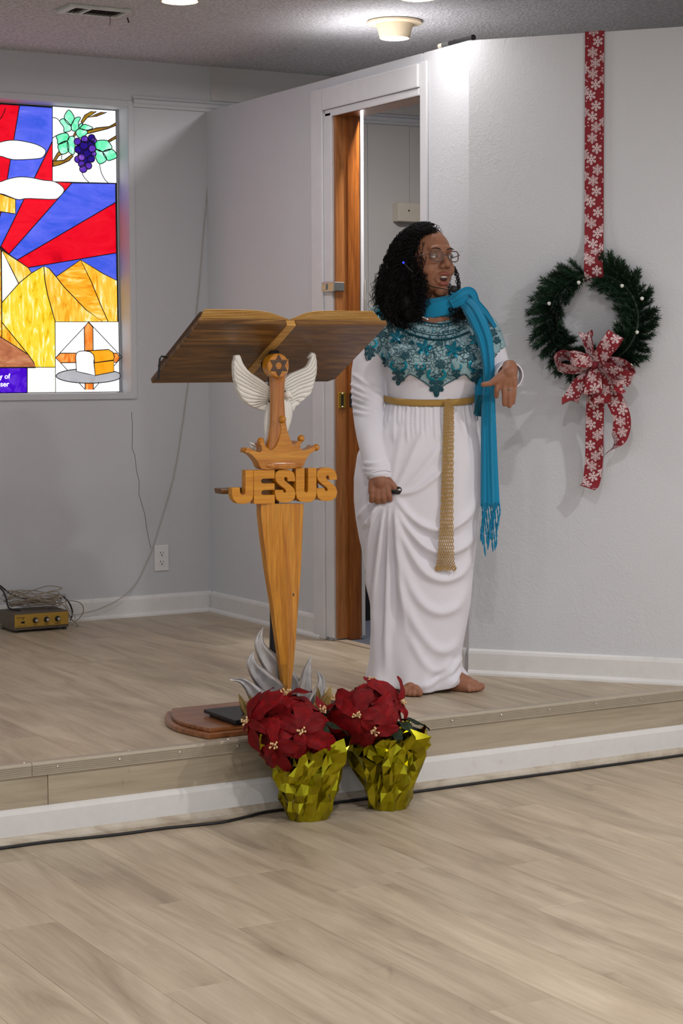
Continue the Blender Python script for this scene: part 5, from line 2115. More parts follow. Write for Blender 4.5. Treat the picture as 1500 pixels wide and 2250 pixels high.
# ---- head frame
TH, PH = math.radians(32), math.radians(2)
HCN = pl(940, 578, 0.015)
hF = np.array([math.sin(TH) * math.cos(PH), -math.cos(TH) * math.cos(PH), math.sin(PH)])
hL = np.array([math.cos(TH), math.sin(TH), 0.0])
hU = np.cross(hL, hF)
if hU[2] < 0:
    hU = -hU
HR = np.stack([hF, hL, hU], 1)


def H(f, l, u):
    return HCN + hF * f + hL * l + hU * u


def hball(mb, c, r, nu=20, nv=14):
    mb.ball(H(*c), r, nu, nv, M=HR)


body = MB()
hball(body, (-0.006, 0, 0.028), (0.098, 0.077, 0.092), 28, 20)
hball(body, (0.035, 0, -0.022), (0.060, 0.066, 0.085))
hball(body, (0.034, 0, -0.068), (0.056, 0.052, 0.045))
hball(body, (0.076, 0, -0.101), (0.023, 0.026, 0.020))
for s in (-1, 1):
    hball(body, (0.056, 0.037 * s, -0.026), (0.033, 0.027, 0.031))
    hball(body, (-0.012, 0.076 * s, -0.004), (0.018, 0.009, 0.030))
    hball(body, (0.103, 0.0135 * s, -0.020), (0.011, 0.0085, 0.0085), 14, 10)
hball(body, (0.076, 0, 0.040), (0.022, 0.050, 0.017))
body.tube([H(0.088, 0, 0.032), H(0.099, 0, 0.012), H(0.110, 0, -0.006), H(0.114, 0, -0.014)], [0.009, 0.0095, 0.0115, 0.013], 14)
hball(body, (0.115, 0, -0.014), (0.0125, 0.0125, 0.0115), 14, 10)
hball(body, (0.082, 0, -0.056), (0.020, 0.032, 0.030))
hball(body, (0.1005, 0, -0.0450), (0.0085, 0.023, 0.0060), 16, 10)
hball(body, (0.0955, 0, -0.0785), (0.0095, 0.020, 0.0078), 16, 10)
# neck, chest
limb(body, [H(-0.012, 0, -0.05), pl(952, 668, 0.025), pl(955, 705, 0.02)], [0.062, 0.057, 0.066])
limb(body, [pl(905, 715, 0.0), pl(955, 722, -0.035), pl(1000, 716, 0.0)], [0.050, 0.058, 0.050])
# trunk and limbs beneath the clothes
for a, b in (((952, 735), (950, 870)), ((948, 860), (925, 1000))):
    limb(body, [pl(*a, 0.0), pl(*b, 0.0)], [0.10, 0.10], 8)
RS, RE, RWr = pl(846, 728, 0.015), pl(810, 885, -0.03), pl(832, 1040, -0.150)
LS, LE, LWr = pl(1056, 728, 0.02), pl(1094, 838, 0.02), pl(1119, 808, -0.215)
limb(body, [RS, RE, RWr], [0.045, 0.040, 0.028])
limb(body, [LS, LE, LWr], [0.045, 0.040, 0.027])
HIP_R, HIP_L = pl(885, 1000, 0.0), pl(965, 1000, 0.0)
fr_t = to_local(on_z(905, 1533, S))      # toes of the right foot
fl_t = to_local(on_z(1058, 1521, S))     # toes of the left foot
AR = np.array([fr_t[0] - 0.01, fr_t[1] + 0.17, 0.07])
AL = np.array([fl_t[0] - 0.150, fl_t[1] + 0.075, 0.075])
limb(body, [HIP_R, (HIP_R + AR) / 2 + np.array([0, -0.02, 0.02]), AR], [0.080, 0.055, 0.034])
limb(body, [HIP_L, (HIP_L + AL) / 2 + np.array([0, -0.02, 0.02]), AL], [0.080, 0.055, 0.034])


def foot(mb, ankle, toe, inner):
    ankle, toe = np.asarray(ankle), np.asarray(toe)
    d = np.array([toe[0] - ankle[0], toe[1] - ankle[1], 0])
    L = np.linalg.norm(d)
    d /= L
    n = np.array([-d[1], d[0], 0]) * inner
    g = np.array([ankle[0], ankle[1], 0.0])
    z = np.array([0, 0, 1.0])
    mb.ball(g - d * 0.025 + z * 0.030, (0.034, 0.034, 0.030), 14, 10)
    limb(mb, [ankle + z * 0.01, ankle - z * 0.02, g + d * L * 0.35 + z * 0.042, g + d * L * 0.68 + z * 0.026], [0.034, 0.036, 0.034, 0.026])
    limb(mb, [g + z * 0.024, g + d * L * 0.5 - n * 0.012 + z * 0.018, g + d * L * 0.75 - n * 0.02 + z * 0.017], [0.028, 0.022, 0.018])
    limb(mb, [g + z * 0.024, g + d * L * 0.5 + n * 0.012 + z * 0.022, g + d * L * 0.78 + n * 0.016 + z * 0.019], [0.028, 0.024, 0.021])
    for k, (o, l, r) in enumerate(((0.027, 1.0, 0.0125), (0.008, 0.99, 0.0095), (-0.006, 0.955, 0.0088), (-0.019, 0.91, 0.0082), (-0.031, 0.85, 0.0078))):
        limb(mb, [g + d * L * 0.70 + n * o * 0.8 + z * 0.017, g + d * L * (l - 0.07) + n * o + z * 0.015, g + d * (L * l - r) + n * o + z * (r + 0.0005)], [r * 1.15, r * 1.05, r * 0.95], 7, 10)


foot(body, AR, fr_t, 1)
foot(body, AL, fl_t, 1)


def finger(mb, pts, r0, r1):
    limb(mb, pts, [r0, (r0 + r1) / 2 * 1.02, r1], 10, 12)


# right hand: closed on the gathered skirt and the remote
yh = -0.168
limb(body, [RWr, pl(834, 1058, yh + 0.004)], [0.028, 0.031], 6)
for a, b in (((849, 1058), (852, 1080)), ((839, 1058), (841, 1083)), ((828, 1058), (829, 1083)), ((819, 1060), (817, 1080))):
    limb(body, [pl(*a, yh), pl(*b, yh - 0.006)], [0.016, 0.0135], 6, 12)
for kx, ky, px_, py_, r in ((853, 1081, 856, 1099, 0.0105), (841, 1084, 842, 1103, 0.0108), (829, 1083, 829, 1104, 0.0104), (817, 1080, 816, 1102, 0.0094)):
    finger(body, [pl(kx, ky, yh - 0.006), pl((kx + px_) / 2, (ky + py_) / 2, yh - 0.008), pl(px_, py_ - 2, yh + 0.001)], r * 1.08, r)
    finger(body, [pl(px_, py_ - 2, yh + 0.002), pl(px_ + 1, py_ - 4, yh + 0.018), pl(px_ + 2, py_ - 16, yh + 0.026)], r, r * 0.85)
finger(body, [pl(853, 1056, yh), pl(862, 1066, yh - 0.006), pl(868, 1074, yh - 0.004), pl(874, 1078, yh + 0.004)], 0.0130, 0.0095)

# left hand: hanging from the wrist, back towards the viewer
yl_ = -0.235
limb(body, [LWr, pl(1119, 818, yl_)], [0.027, 0.027], 6)
for a, b in (((1112, 815), (1095, 843)), ((1116, 815), (1108, 846)), ((1121, 815), (1119, 847)), ((1125, 817), (1129, 845))):
    limb(body, [pl(*a, yl_), pl((a[0] + b[0]) / 2, (a[1] + b[1]) / 2, yl_ - 0.006), pl(*b, yl_ - 0.004)], [0.017, 0.0150, 0.0125], 8, 12)
for pts, r in ((((1095, 843, 0.0), (1091, 857, -0.004), (1090, 871, 0.010)), 0.0100), (((1108, 846, 0.0), (1108, 866, -0.004), (1108, 888, 0.004)), 0.0104),
               (((1119, 847, 0.0), (1119, 868, -0.004), (1119, 892, 0.004)), 0.0100), (((1129, 845, 0.0), (1129, 864, -0.002), (1127, 885, 0.006)), 0.0090)):
    finger(body, [pl(a, b, yl_ + c - 0.004) for a, b, c in pts], r * 1.05, r * 0.82)
finger(body, [pl(1103, 822, yl_ - 0.004), pl(1090, 833, yl_ - 0.012), pl(1078, 842, yl_ - 0.014), pl(1061, 845, yl_ - 0.016)], 0.0135, 0.0088)

V, F, N = remesh(body, 0.0032, 3)
# sculpting on the head: eye sockets, mouth opening, folds beside the mouth
hv = (V - HCN) @ HR
G = lambda c, r: np.exp(-np.sum(((hv - np.array(c)) / np.array(r)) ** 2, 1))
disp = np.zeros(len(V))
for s in (-1, 1):
    disp -= 0.0085 * G((0.086, 0.031 * s, 0.018), (0.03, 0.015, 0.010))
    disp -= 0.0020 * G((0.088, 0.030 * s, -0.052), (0.03, 0.004, 0.016))
    disp += 0.0020 * G((0.075, 0.045 * s, -0.012), (0.03, 0.014, 0.010))
disp -= 0.017 * G((0.100, 0, -0.0615), (0.03, 0.0185, 0.0085))
disp -= 0.003 * G((0.090, 0, -0.088), (0.02, 0.020, 0.005))
V = V + hF * disp[:, None]
tone = np.tile(np.array(srgb(156, 106, 80)[:3]), (len(V), 1))


def tint(w, rgb):
    global tone
    tone = tone * (1 - w[:, None]) + np.array(srgb(*rgb)[:3]) * w[:, None]


tint(np.clip(1.3 * G((0.102, 0, -0.0450), (0.012, 0.023, 0.0055)), 0, 1), (150, 78, 72))
tint(np.clip(1.3 * G((0.100, 0, -0.0785), (0.012, 0.020, 0.0068)), 0, 1), (162, 86, 80))
tint(np.clip(1.2 * G((0.086, 0, -0.0615), (0.014, 0.018, 0.0075)), 0, 1), (70, 26, 26))
hands = V[:, 2] < 0.78
tint(0.5 * hands.astype(float), (150, 98, 74))
feet = V[:, 2] < 0.2
tint(0.5 * feet.astype(float), (170, 118, 90))
bo = pp('body', V, F, 'skin', 'all')
att = bo.data.attributes.new('tone', 'FLOAT_COLOR', 'POINT')
att.data.foreach_set('color', np.concatenate([tone, np.ones((len(V), 1))], 1).astype(np.float32).ravel())

# eyes, brows, teeth, mouth
for s in (-1, 1):
    c = np.array([0.0785, 0.031 * s, 0.018])
    ey = pp('eye', MB().ball(H(*c), 0.0118, 18, 12), None, 'eye_white')
    g = np.array([0.90, 0.36, -0.30])
    g /= np.linalg.norm(g)
    q = c + g * 0.0083
    pp('iris', MB().ball(H(*q), 0.0047, 12, 8), None, 'eye_dark', parent=ey)
    pp('eyelid', MB().ball(H(c[0] - 0.0006, c[1], c[2] + 0.0046), (0.0128, 0.0138, 0.0104), 18, 12, M=HR), None, 'lid_skin', parent=ey)
    pp('eyelid', MB().ball(H(c[0] - 0.0022, c[1], c[2] - 0.0085), (0.0120, 0.0138, 0.0066), 18, 12, M=HR), None, 'lid_skin', parent=ey)
    lash = [H(c[0] + 0.0118 * math.cos(a), c[1] + 0.0134 * math.sin(a), c[2] - 0.0004 - 0.002 * abs(math.sin(a)) ** 2) for a in np.linspace(-1.2, 1.2, 11)]
    pp('eyelash', MB().tube(lash, 0.0011, 6), None, 'hair_black', parent=ey)
    br = [H(0.0975 - 0.9 * (abs(l) ** 1.9) * 3.0, l * s, 0.0375 + 0.005 * math.sin((abs(l) - 0.012) / 0.04 * math.pi)) for l in np.linspace(0.013, 0.048, 9)]
    pp('eyebrow', MB().tube(br, [0.0016, 0.0024, 0.0026, 0.0026, 0.0024, 0.0022, 0.0018, 0.0014, 0.0008], 6), None, 'brow_brown')
pp('teeth', MB().ball(H(0.0925, 0, -0.0555), (0.0060, 0.0145, 0.0034), 14, 8, M=HR), None, 'teeth')
pp('mouth_inside', MB().ball(H(0.0885, 0, -0.0620), (0.007, 0.0165, 0.0078), 14, 8, M=HR), None, 'mouth_dark')

# glasses
gl = empty('glasses', P0 + EX * HCN[0] + EY * HCN[1] + np.array([0, 0, HCN[2]]), None, None, parent=person)
gl['label'] = 'brown rimmed glasses'
t_ = NT('lens_glass')
t_.b.inputs['Base Color'].default_value = (0.95, 0.96, 0.97, 1)
t_.b.inputs['Roughness'].default_value = 0.02
t_.b.inputs['Alpha'].default_value = 0.05
for s in (-1, 1):
    rim = []
    for a in np.linspace(0, 2 * math.pi, 28, endpoint=False):
        ca, sa = math.cos(a), math.sin(a)
        l = 0.0335 + 0.0235 * math.copysign(abs(ca) ** 0.8, ca)
        u = 0.0135 + 0.0175 * math.copysign(abs(sa) ** 0.8, sa) + (0.004 * ca if sa > 0 and ca > 0 else 0)
        rim.append(H(0.1085 - 4.2 * (l - 0.01) ** 2 * 0.9, l * s, u))
    pp('rim', MB().tube(rim, 0.0021, 6, closed=True), None, 'lens_frame', parent=gl)
    m = MB()
    m.add(rim + [np.mean(rim, 0)], [(i, (i + 1) % 28, 28) for i in range(28)])
    pp('lens', m, None, 'lens_glass', parent=gl)
    pp('temple', MB().tube([H(0.101, 0.0595 * s, 0.022), H(0.085, 0.073 * s, 0.021), H(0.02, 0.0815 * s, 0.016), H(-0.03, 0.083 * s, 0.008)], 0.0018, 6), None, 'lens_frame', parent=gl)
pp('bridge', MB().tube([H(0.108, -0.011, 0.017), H(0.111, 0, 0.020), H(0.108, 0.011, 0.017)], 0.0018, 6), None, 'lens_frame', parent=gl)

# ---- dress: lofted trunk and skirt plus sleeves, fused, then draped with folds
rows = [  # py, left px, right px, front depth, back depth
    (692, 886, 1022, 0.045, 0.085), (705, 868, 1042, 0.078, 0.10), (725, 852, 1060, 0.110, 0.110), (750, 846, 1070, 0.140, 0.115), (780, 845, 1076, 0.160, 0.115), (805, 846, 1077, 0.162, 0.112),
    (830, 847, 1070, 0.150, 0.108), (852, 848, 1056, 0.138, 0.106), (872, 848, 1043, 0.130, 0.106), (885, 845, 1043, 0.132, 0.112), (910, 834, 1048, 0.146, 0.128), (950, 806, 1054, 0.164, 0.150),
    (1000, 784, 1058, 0.174, 0.165), (1050, 777, 1057, 0.176, 0.165), (1100, 777, 1055, 0.172, 0.160), (1140, 781, 1052, 0.168, 0.155), (1180, 788, 1048, 0.163, 0.150), (1220, 797, 1043, 0.158, 0.148), (1270, 805, 1038, 0.152, 0.148),
    (1330, 813, 1033, 0.150, 0.148), (1390, 814, 1021, 0.148, 0.148), (1440, 811, 1012, 0.148, 0.150), (1475, 808, 1012, 0.150, 0.152), (1498, 806, 1020, 0.152, 0.155)]
dm = MB()
NR = 64
P = []
DR = []
for py, a, b, bf, bb_ in rows:
    A_, B_ = pl(a, py, 0), pl(b, py, 0)
    cx, hw, z = (A_[0] + B_[0]) / 2, (B_[0] - A_[0]) / 2, A_[2]
    DR.append((z, cx, hw, bf, bb_))
zs = [d[0] for d in DR]
DR.append((0.008, DR[-1][1], DR[-1][2], 0.150, 0.155))
for z, cx, hw, bf, bb_ in DR:
    ring = []
    for t in np.linspace(0, 2 * math.pi, NR, endpoint=False):
        c, s = math.cos(t), math.sin(t)
        y = -bf * math.copysign(abs(s) ** 0.85, s) if s > 0 else bb_ * abs(s) ** 0.85
        ring.append((cx + hw * math.copysign(abs(c) ** 0.9, c), y, z))
    P.append(ring)
mb = MB().grid(np.array(P), close_v=True)
mb.F.append(tuple(range(NR)))
n0 = (len(P) - 1) * NR
mb.F.append(tuple(n0 + i for i in range(NR)))
# bust
mb.ball(pl(905, 795, -0.095), (0.085, 0.075, 0.075), 20, 14)
mb.ball(pl(1005, 795, -0.095), (0.085, 0.075, 0.075), 20, 14)
limb(mb, [RS + np.array([0.04, 0, 0.012]), RS, pl(812, 800, 0.0), RE, pl(814, 960, -0.09), RWr + np.array([0, 0, 0.0])], [0.062, 0.064, 0.060, 0.0585, 0.048, 0.040], 26, 22)
limb(mb, [LS + np.array([-0.04, 0, 0.012]), LS, pl(1082, 790, 0.03), LE, (LE + LWr) / 2, LWr * 0.85 + LE * 0.15], [0.062, 0.062, 0.054, 0.050, 0.044, 0.036], 26, 22)
Vd, Fd, Nd = remesh(mb, 0.0045, 7)


def inside(pts, poly):
    x, y = pts[:, 0], pts[:, 1]
    r = np.zeros(len(pts), bool)
    j = len(poly) - 1
    for i in range(len(poly)):
        xi, yi = poly[i]
        xj, yj = poly[j]
        c = ((yi > y) != (yj > y)) & (x < (xj - xi) * (y - yi) / (yj - yi + 1e-12) + xi)
        r ^= c
        j = i
    return r


def seg_field(V2, poly):
    """distance (px) of points to polyline and position along it"""
    poly = np.asarray(poly, float)
    best = np.full(len(V2), 1e9)
    par = np.zeros(len(V2))
    lo, hi = poly.min(0) - 40, poly.max(0) + 40
    idx = np.nonzero(np.all((V2 > lo) & (V2 < hi), axis=1))[0]
    Q = V2[idx]
    bq, pq = np.full(len(Q), 1e9), np.zeros(len(Q))
    n = len(poly) - 1
    for i in range(n):
        a, b = poly[i], poly[i + 1]
        d = b - a
        t = np.clip(((Q - a) @ d) / (d @ d + 1e-9), 0, 1)
        e = Q - a - t[:, None] * d
        dist = np.sqrt(e[:, 0] ** 2 + e[:, 1] ** 2)
        m = dist < bq
        bq[m] = dist[m]
        pq[m] = (i + t[m]) / n
    best[idx] = bq
    par[idx] = pq
    return best, par


px2 = loc2px(Vd)
front = smoothstep(0.05, -0.25, Nd[:, 1])
skirt = smoothstep(0, 1, (pl(900, 884, 0)[2] - Vd[:, 2]) / 0.02 + 0.5)
disp = np.zeros(len(Vd))
folds = [  # polyline, amplitude m, width px
    ([(872, 1080), (905, 1058), (945, 1010), (988, 955)], 0.007, 9), ([(872, 1086), (915, 1076), (962, 1042), (1002, 1000)], 0.009, 8),
    ([(868, 1074), (890, 1035), (912, 985), (935, 930)], 0.006, 9), ([(860, 1066), (868, 1020), (880, 960), (890, 905)], 0.005, 9),
    ([(872, 1098), (905, 1138), (945, 1160), (988, 1160), (1030, 1128), (1053, 1075)], 0.014, 10),
    ([(870, 1108), (898, 1162), (938, 1203), (985, 1213), (1028, 1190), (1050, 1145)], 0.015, 11),
    ([(868, 1118), (892, 1190), (928, 1252), (972, 1274), (1014, 1256), (1042, 1205)], 0.014, 12),
    ([(864, 1128), (882, 1232), (916, 1312), (960, 1345), (1004, 1330), (1034, 1275)], 0.011, 13),
    ([(875, 1260), (897, 1342), (932, 1402), (966, 1430), (1000, 1415), (1026, 1355)], 0.009, 13),
    ([(900, 1400), (930, 1455), (960, 1475), (995, 1455), (1015, 1410)], 0.007, 11),
    ([(848, 1112), (838, 1180), (830, 1260), (826, 1350), (824, 1460)], 0.016, 9),
    ([(856, 1112), (854, 1200), (852, 1300), (850, 1420), (848, 1490)], 0.013, 9),
    ([(838, 1106), (816, 1138), (798, 1160)], 0.014, 7), ([(830, 1104), (814, 1180), (811, 1260), (813, 1330)], 0.012, 6),
    ([(866, 1116), (873, 1210), (882, 1300), (892, 1400)], 0.009, 9), ([(826, 1100), (803, 1120), (786, 1140)], 0.008, 7),
    ([(1012, 1440), (990, 1472), (950, 1500), (900, 1512)], 0.010, 9), ([(1016, 1466), (1000, 1495), (985, 1515)], 0.010, 7), ([(1004, 1440), (975, 1480), (930, 1505)], -0.008, 8),
    ([(870, 1104), (902, 1150), (942, 1182), (986, 1187), (1029, 1160)], -0.008, 8), ([(868, 1114), (895, 1178), (934, 1228), (980, 1244), (1020, 1222)], -0.008, 8),
    ([(850, 1114), (846, 1200), (841, 1300), (837, 1420)], -0.010, 6), ([(862, 1116), (863, 1210), (866, 1300), (870, 1400)], -0.008, 7),
    ([(1046, 960), (1050, 1060), (1046, 1140)], 0.006, 9), ([(1010, 905), (1025, 980), (1035, 1060)], 0.005, 10)]
rf = random.Random(4)
x = 852.0
while x < 1040:
    l = rf.uniform(40, 95)
    folds.append(([(x, 886), (x + (x - 945) * 0.05, 886 + l * 0.5), (x + (x - 945) * 0.10 + 3, 886 + l)], rf.uniform(0.004, 0.008), 4.0))
    x += rf.uniform(7.5, 11)
for poly, amp, w in folds:
    poly = spline(poly, 24)
    d, t = seg_field(px2, poly)
    taper = np.minimum(1, np.minimum(t / 0.12 + 0.35, (1 - t) / 0.25))
    disp += 1.1 * amp * np.exp(-(d / (w * 0.85)) ** 2) * taper * front * skirt
# sleeve creases of the right arm
arm_mask = (px2[:, 0] < 856) & (px2[:, 1] < 1060)
for k, (a, b) in enumerate((((768, 842), (846, 872)), ((768, 858), (850, 884)), ((770, 872), (846, 892)), ((772, 888), (840, 900)), ((776, 905), (838, 906)), ((800, 1018), (850, 1008)), ((798, 1030), (852, 1024)), ((803, 1040), (854, 1036)), ((775, 822), (840, 856)))):
    poly = spline([a, ((a[0] + b[0]) / 2, (a[1] + b[1]) / 2 + 5), b], 12)
    d, t = seg_field(px2, poly)
    disp += 0.0055 * np.exp(-(d / 3.8) ** 2) * arm_mask * np.minimum(1, np.minimum(t / 0.1 + 0.5, (1 - t) / 0.3)) * front
Vd = Vd + Nd * disp[:, None]
# uneven hem
hem = Vd[:, 2] < 0.10
Vd[:, 2] = np.maximum(Vd[:, 2], 0.006)
w_ = smoothstep(0.16, 0.0, Vd[:, 2])
ang = np.arctan2(Vd[:, 1], Vd[:, 0] - 0.0)
rad_ = 0.010 * np.sin(7 * ang + 0.6) + 0.006 * np.sin(12 * ang)
Vd[:, 0] += w_ * rad_ * np.cos(ang)
Vd[:, 1] += w_ * rad_ * np.sin(ang)
rise = smoothstep(0.02, 0.20, Vd[:, 0]) * 0.030 + smoothstep(-0.02, -0.16, Vd[:, 0]) * 0.020
Vd[:, 2] += smoothstep(0.10, 0.0, Vd[:, 2]) * rise
Nd = normals(Vd, Fd)
NK = [(898, 640), (1010, 640), (1002, 690), (988, 705), (952, 712), (920, 705), (903, 690)]
cut = inside(loc2px(Vd), NK) & (Vd[:, 2] > 1.15)
Fd = [f for f in Fd if not all(cut[i] for i in f)]
pp('dress', Vd, Fd, 'dress_white', 'all')
bvh_d = BVHTree.FromPolygons([Vector(v) for v in Vd], Fd)

# cuffs
def cuff(c, ax_, r, ln, name):
    ax_ = np.asarray(ax_, float)
    ax_ /= np.linalg.norm(ax_)
    R = frame_from(ax_, (1, 0.2, 0.1))
    P = []
    for s, rr_ in ((0, r * 0.93), (ln * 0.5, r), (ln, r * 1.02), (ln, r * 0.93), (ln * 0.4, r * 0.88)):
        P.append([np.asarray(c) + ax_ * s + rr_ * (R[:, 0] * math.cos(t) + R[:, 1] * math.sin(t)) for t in np.linspace(0, 2 * math.pi, 32, endpoint=False)])
    return pp(name, MB().grid(np.array(P), close_v=True), None, 'dress_white')


cuff(RWr + np.array([-0.004, 0.010, 0.022]), pl(836, 1060, -0.165) - RWr, 0.042, 0.034, 'cuff')
cuff(pl(1113, 822, -0.165), np.array([0.12, -1.0, -0.10]), 0.046, 0.050, 'cuff')

# ---- teal lace yoke over the shoulders
YK = [(820, 676), (808, 720), (802, 758), (806, 792), (826, 778), (848, 800), (868, 816), (880, 838), (900, 822), (925, 835), (945, 850), (958, 868), (972, 848), (1000, 832), (1020, 822), (1040, 838), (1062, 818), (1080, 792), (1096, 772), (1112, 760), (1106, 722), (1074, 690), (1042, 672), (1004, 668),
      (998, 690), (985, 704), (952, 711), (922, 704), (905, 688), (900, 668), (860, 664)]


px2 = loc2px(Vd)
yk_in = (inside(px2, YK) & (Nd[:, 1] < 0.25)) | ((Nd[:, 1] >= 0.25) & (px2[:, 1] < 780) & (px2[:, 0] > 806) & (px2[:, 0] < 1112) & (Vd[:, 1] > -0.02))
yk_in &= Vd[:, 1] > -0.19
idx = -np.ones(len(Vd), int)
Fy = [f for f in Fd if all(yk_in[i] for i in f)]
used = sorted({i for f in Fy for i in f})
idx[used] = np.arange(len(used))
Vy = Vd[used] + Nd[used] * 0.004
Fy = [tuple(int(idx[i]) for i in f) for f in Fy]
yo = pp('lace_yoke', Vy, Fy, 'tulle_teal', 'all')
solid(yo, 0.0015, -1)
bvh_y = BVHTree.FromPolygons([Vector(v) for v in Vy], Fy)
cam_l = to_local(CO)


def ray_l(px, py):
    d = ray(px, py)
    d = np.array([d @ EX, d @ EY, d[2]])
    return d / np.linalg.norm(d)


def surf(px, py, off=0.0015, bvh=None, need=True):
    for bb_ in ([bvh] if bvh else [bvh_y, bvh_d]):
        loc, nr, _, _ = bb_.ray_cast(Vector(cam_l), Vector(ray_l(px, py)))
        if loc is not None:
            nr = np.array(nr)
            if nr[1] > 0:
                nr = -nr
            return np.array(loc) + nr * off - ray_l(px, py) * 0.0005
    return pl(px, py, -0.03) if need else None


# raised shoulder flap of the yoke
fl = [(842, 668), (826, 670), (811, 679), (818, 694), (832, 708), (846, 700), (856, 680)]
base = [pl(a, b, 0.0) for a, b in fl]
bevel(pp('shoulder_flap', MB().prism(base, (0.01, 0.05, -0.004)), None, 'tulle_teal', False, parent=yo), 0.006)


def c3(x, y):
    return (740 + x / 3.409, 640 + y / 3.409)


def blob(mb, cx, cy, L, W, ang, off=0.0028, n=10):
    """petal in px drawn on the yoke; base at (cx,cy)"""
    ca, sa = math.cos(ang), math.sin(ang)
    ring = []
    for t in np.linspace(0, 2 * math.pi, n, endpoint=False):
        u = L * (0.5 - 0.5 * math.cos(t))
        v = W * math.sin(t) * (0.75 + 0.35 * u / L)
        ring.append(surf(cx + ca * u - sa * v, cy + sa * u + ca * v, off))
    mid = surf(cx + ca * L * 0.5, cy + sa * L * 0.5, off + 0.0016)
    mb.add(ring + [mid], [(i, (i + 1) % n, n) for i in range(n)])


ry = random.Random(8)
for i, (fx, fy, r) in enumerate(((450, 345, 58), (655, 425, 66), (870, 440, 66), (1035, 365, 52), (305, 175, 46))):
    cx, cy = c3(fx, fy)
    m = MB()
    for k in range(5):
        blob(m, cx, cy, r / 3.409, r / 3.409 * 0.26, -math.pi / 2 + k * 2 * math.pi / 5 + 0.2, off=0.003)
    pp('flower_motif', m, None, 'teal_mid', parent=yo)
    m = MB()
    for k in (1, 2, 3):
        a = -math.pi / 2 + k * 2 * math.pi / 5 + 0.2
        blob(m, cx + 7 * math.cos(a), cy + 7 * math.sin(a), 10, 3.0, a, off=0.0056, n=8)
    pp('flower_sequins', m, None, 'sequin', parent=yo)
for lx, ly, r in ((510, 480, 38), (770, 540, 42), (325, 315, 42), (1010, 490, 42), (560, 385, 24), (980, 420, 24), (760, 385, 30), (345, 180, 40), (400, 260, 30), (1092, 185, 36), (1130, 245, 36), (1165, 305, 38), (1195, 360, 34)):
    cx, cy = c3(lx, ly)
    m = MB()
    for k in range(3):
        blob(m, cx, cy, r / 3.409, r / 3.409 * 0.36, math.pi / 2 + (k - 1) * 1.0, off=0.003)
    for k in (-1, 1):
        blob(m, cx, cy, r / 3.409 * 0.7, r / 3.409 * 0.25, -math.pi / 2 + k * 0.6, off=0.003)
    pp('leaf_motif', m, None, 'teal_dark', parent=yo)
for bx_, by_, sc_, an in ((250, 420, 0.85, 0.15), (365, 500, 0.6, 0.1), (465, 590, 1.0, 0.08), (620, 580, 0.6, 0.0), (745, 660, 1.15, 0.0), (895, 585, 0.62, -0.1), (1045, 590, 1.0, -0.1)):
    cx, cy = c3(bx_, by_)
    m = MB()
    for dx_, dy_, l, w, da in ((0, 16, 18, 5.6, 0.0), (3, 12, 14, 5.0, -0.75), (-3, 12, 14, 5.0, 0.75), (2, 2, 13, 4.6, -1.15), (-2, 2, 13, 4.6, 1.15), (0, 0, 18, 4.0, 0.0)):
        blob(m, cx + dx_ * sc_, cy + dy_ * sc_, l * sc_, w * sc_, math.pi / 2 + da + an, off=0.003)
    lm = pp('leaf_motif', m, None, 'teal_dark', parent=yo)
    m = MB()
    for s in (-1, 1):
        for k in range(7):
            a = -math.pi / 2 + s * (0.35 + 0.42 * k)
            qx, qy = cx + s * 7 * sc_ + 8.5 * sc_ * math.cos(a), cy - 10 * sc_ + 8.5 * sc_ * math.sin(a)
            blob(m, qx, qy, 6.5 * sc_, 3.0 * sc_, a + s * 1.57, off=0.0042, n=7)
    tag(pp('scroll_sequins', m, None, 'sequin', parent=yo), kind='stuff')
# scalloped edge, neck bands
edge = [surf(a, b, 0.003) for a, b in spline(YK[2:19], 90)]
pp('edge_cord', MB().tube(edge, 0.0016, 5), None, 'teal_dark', parent=yo)
for pts, r in (([(430, 235), (520, 308), (650, 352), (760, 366), (880, 350), (985, 308)], 0.0075), ([(560, 195), (640, 228), (720, 244), (800, 246), (880, 226), (920, 200)], 0.0042), ([(480, 225), (560, 290), (680, 325), (770, 333), (880, 318), (960, 275)], 0.0022)):
    q = [surf(*c3(a, b), 0.002) for a, b in spline(pts, 46)]
    pp('neck_band', MB().tube(q, r, 7, flat=0.5), None, 'teal_dark', parent=yo)
m = MB()
for r0_, r1_ in (([(560, 205), (640, 240), (720, 258), (800, 258), (880, 238), (925, 210)], 13), ([(510, 235), (600, 280), (700, 303), (780, 306), (880, 288), (945, 250)], 14)):
    lp = spline(r0_, 17)
    for i in range(16):
        arc = []
        for t in np.linspace(0, math.pi, 7):
            q_ = lp[i] + (lp[i + 1] - lp[i]) * (0.5 - 0.5 * math.cos(t)) + np.array([0, r1_ * math.sin(t)])
            arc.append(surf(*c3(*q_), 0.002))
        m.tube(arc, 0.0010, 4)
tag(pp('scallop_stitch', m, None, 'teal_dark', parent=yo), kind='stuff')
m = MB()
inside_pts = [(a, b) for a, b in zip(rng.uniform(805, 1095, 900), rng.uniform(680, 860, 900))]
ok = inside(np.array(inside_pts), YK)
cnt = 0
for (a, b), o_ in zip(inside_pts, ok):
    if not o_ or cnt > 190:
        continue
    th = ry.random() * 6.28
    q = []
    sg_ = ry.choice((-1, 1))
    nx_ = ry.randrange(4, 8)
    for k in range(24):
        if k >= nx_:
            sg_ = -sg_
            nx_ = k + ry.randrange(4, 8)
        th += sg_ * ry.uniform(0.45, 0.75)
        a += 2.4 * math.cos(th)
        b += 2.4 * math.sin(th)
        s_ = surf(a, b, 0.0018, bvh_y, need=False)
        if s_ is None:
            break
        if q and np.linalg.norm(s_ - q[-1]) > 0.03:
            break
        q.append(s_)
    if len(q) > 4:
        m.tube(q, 0.0008, 4)
        cnt += 1
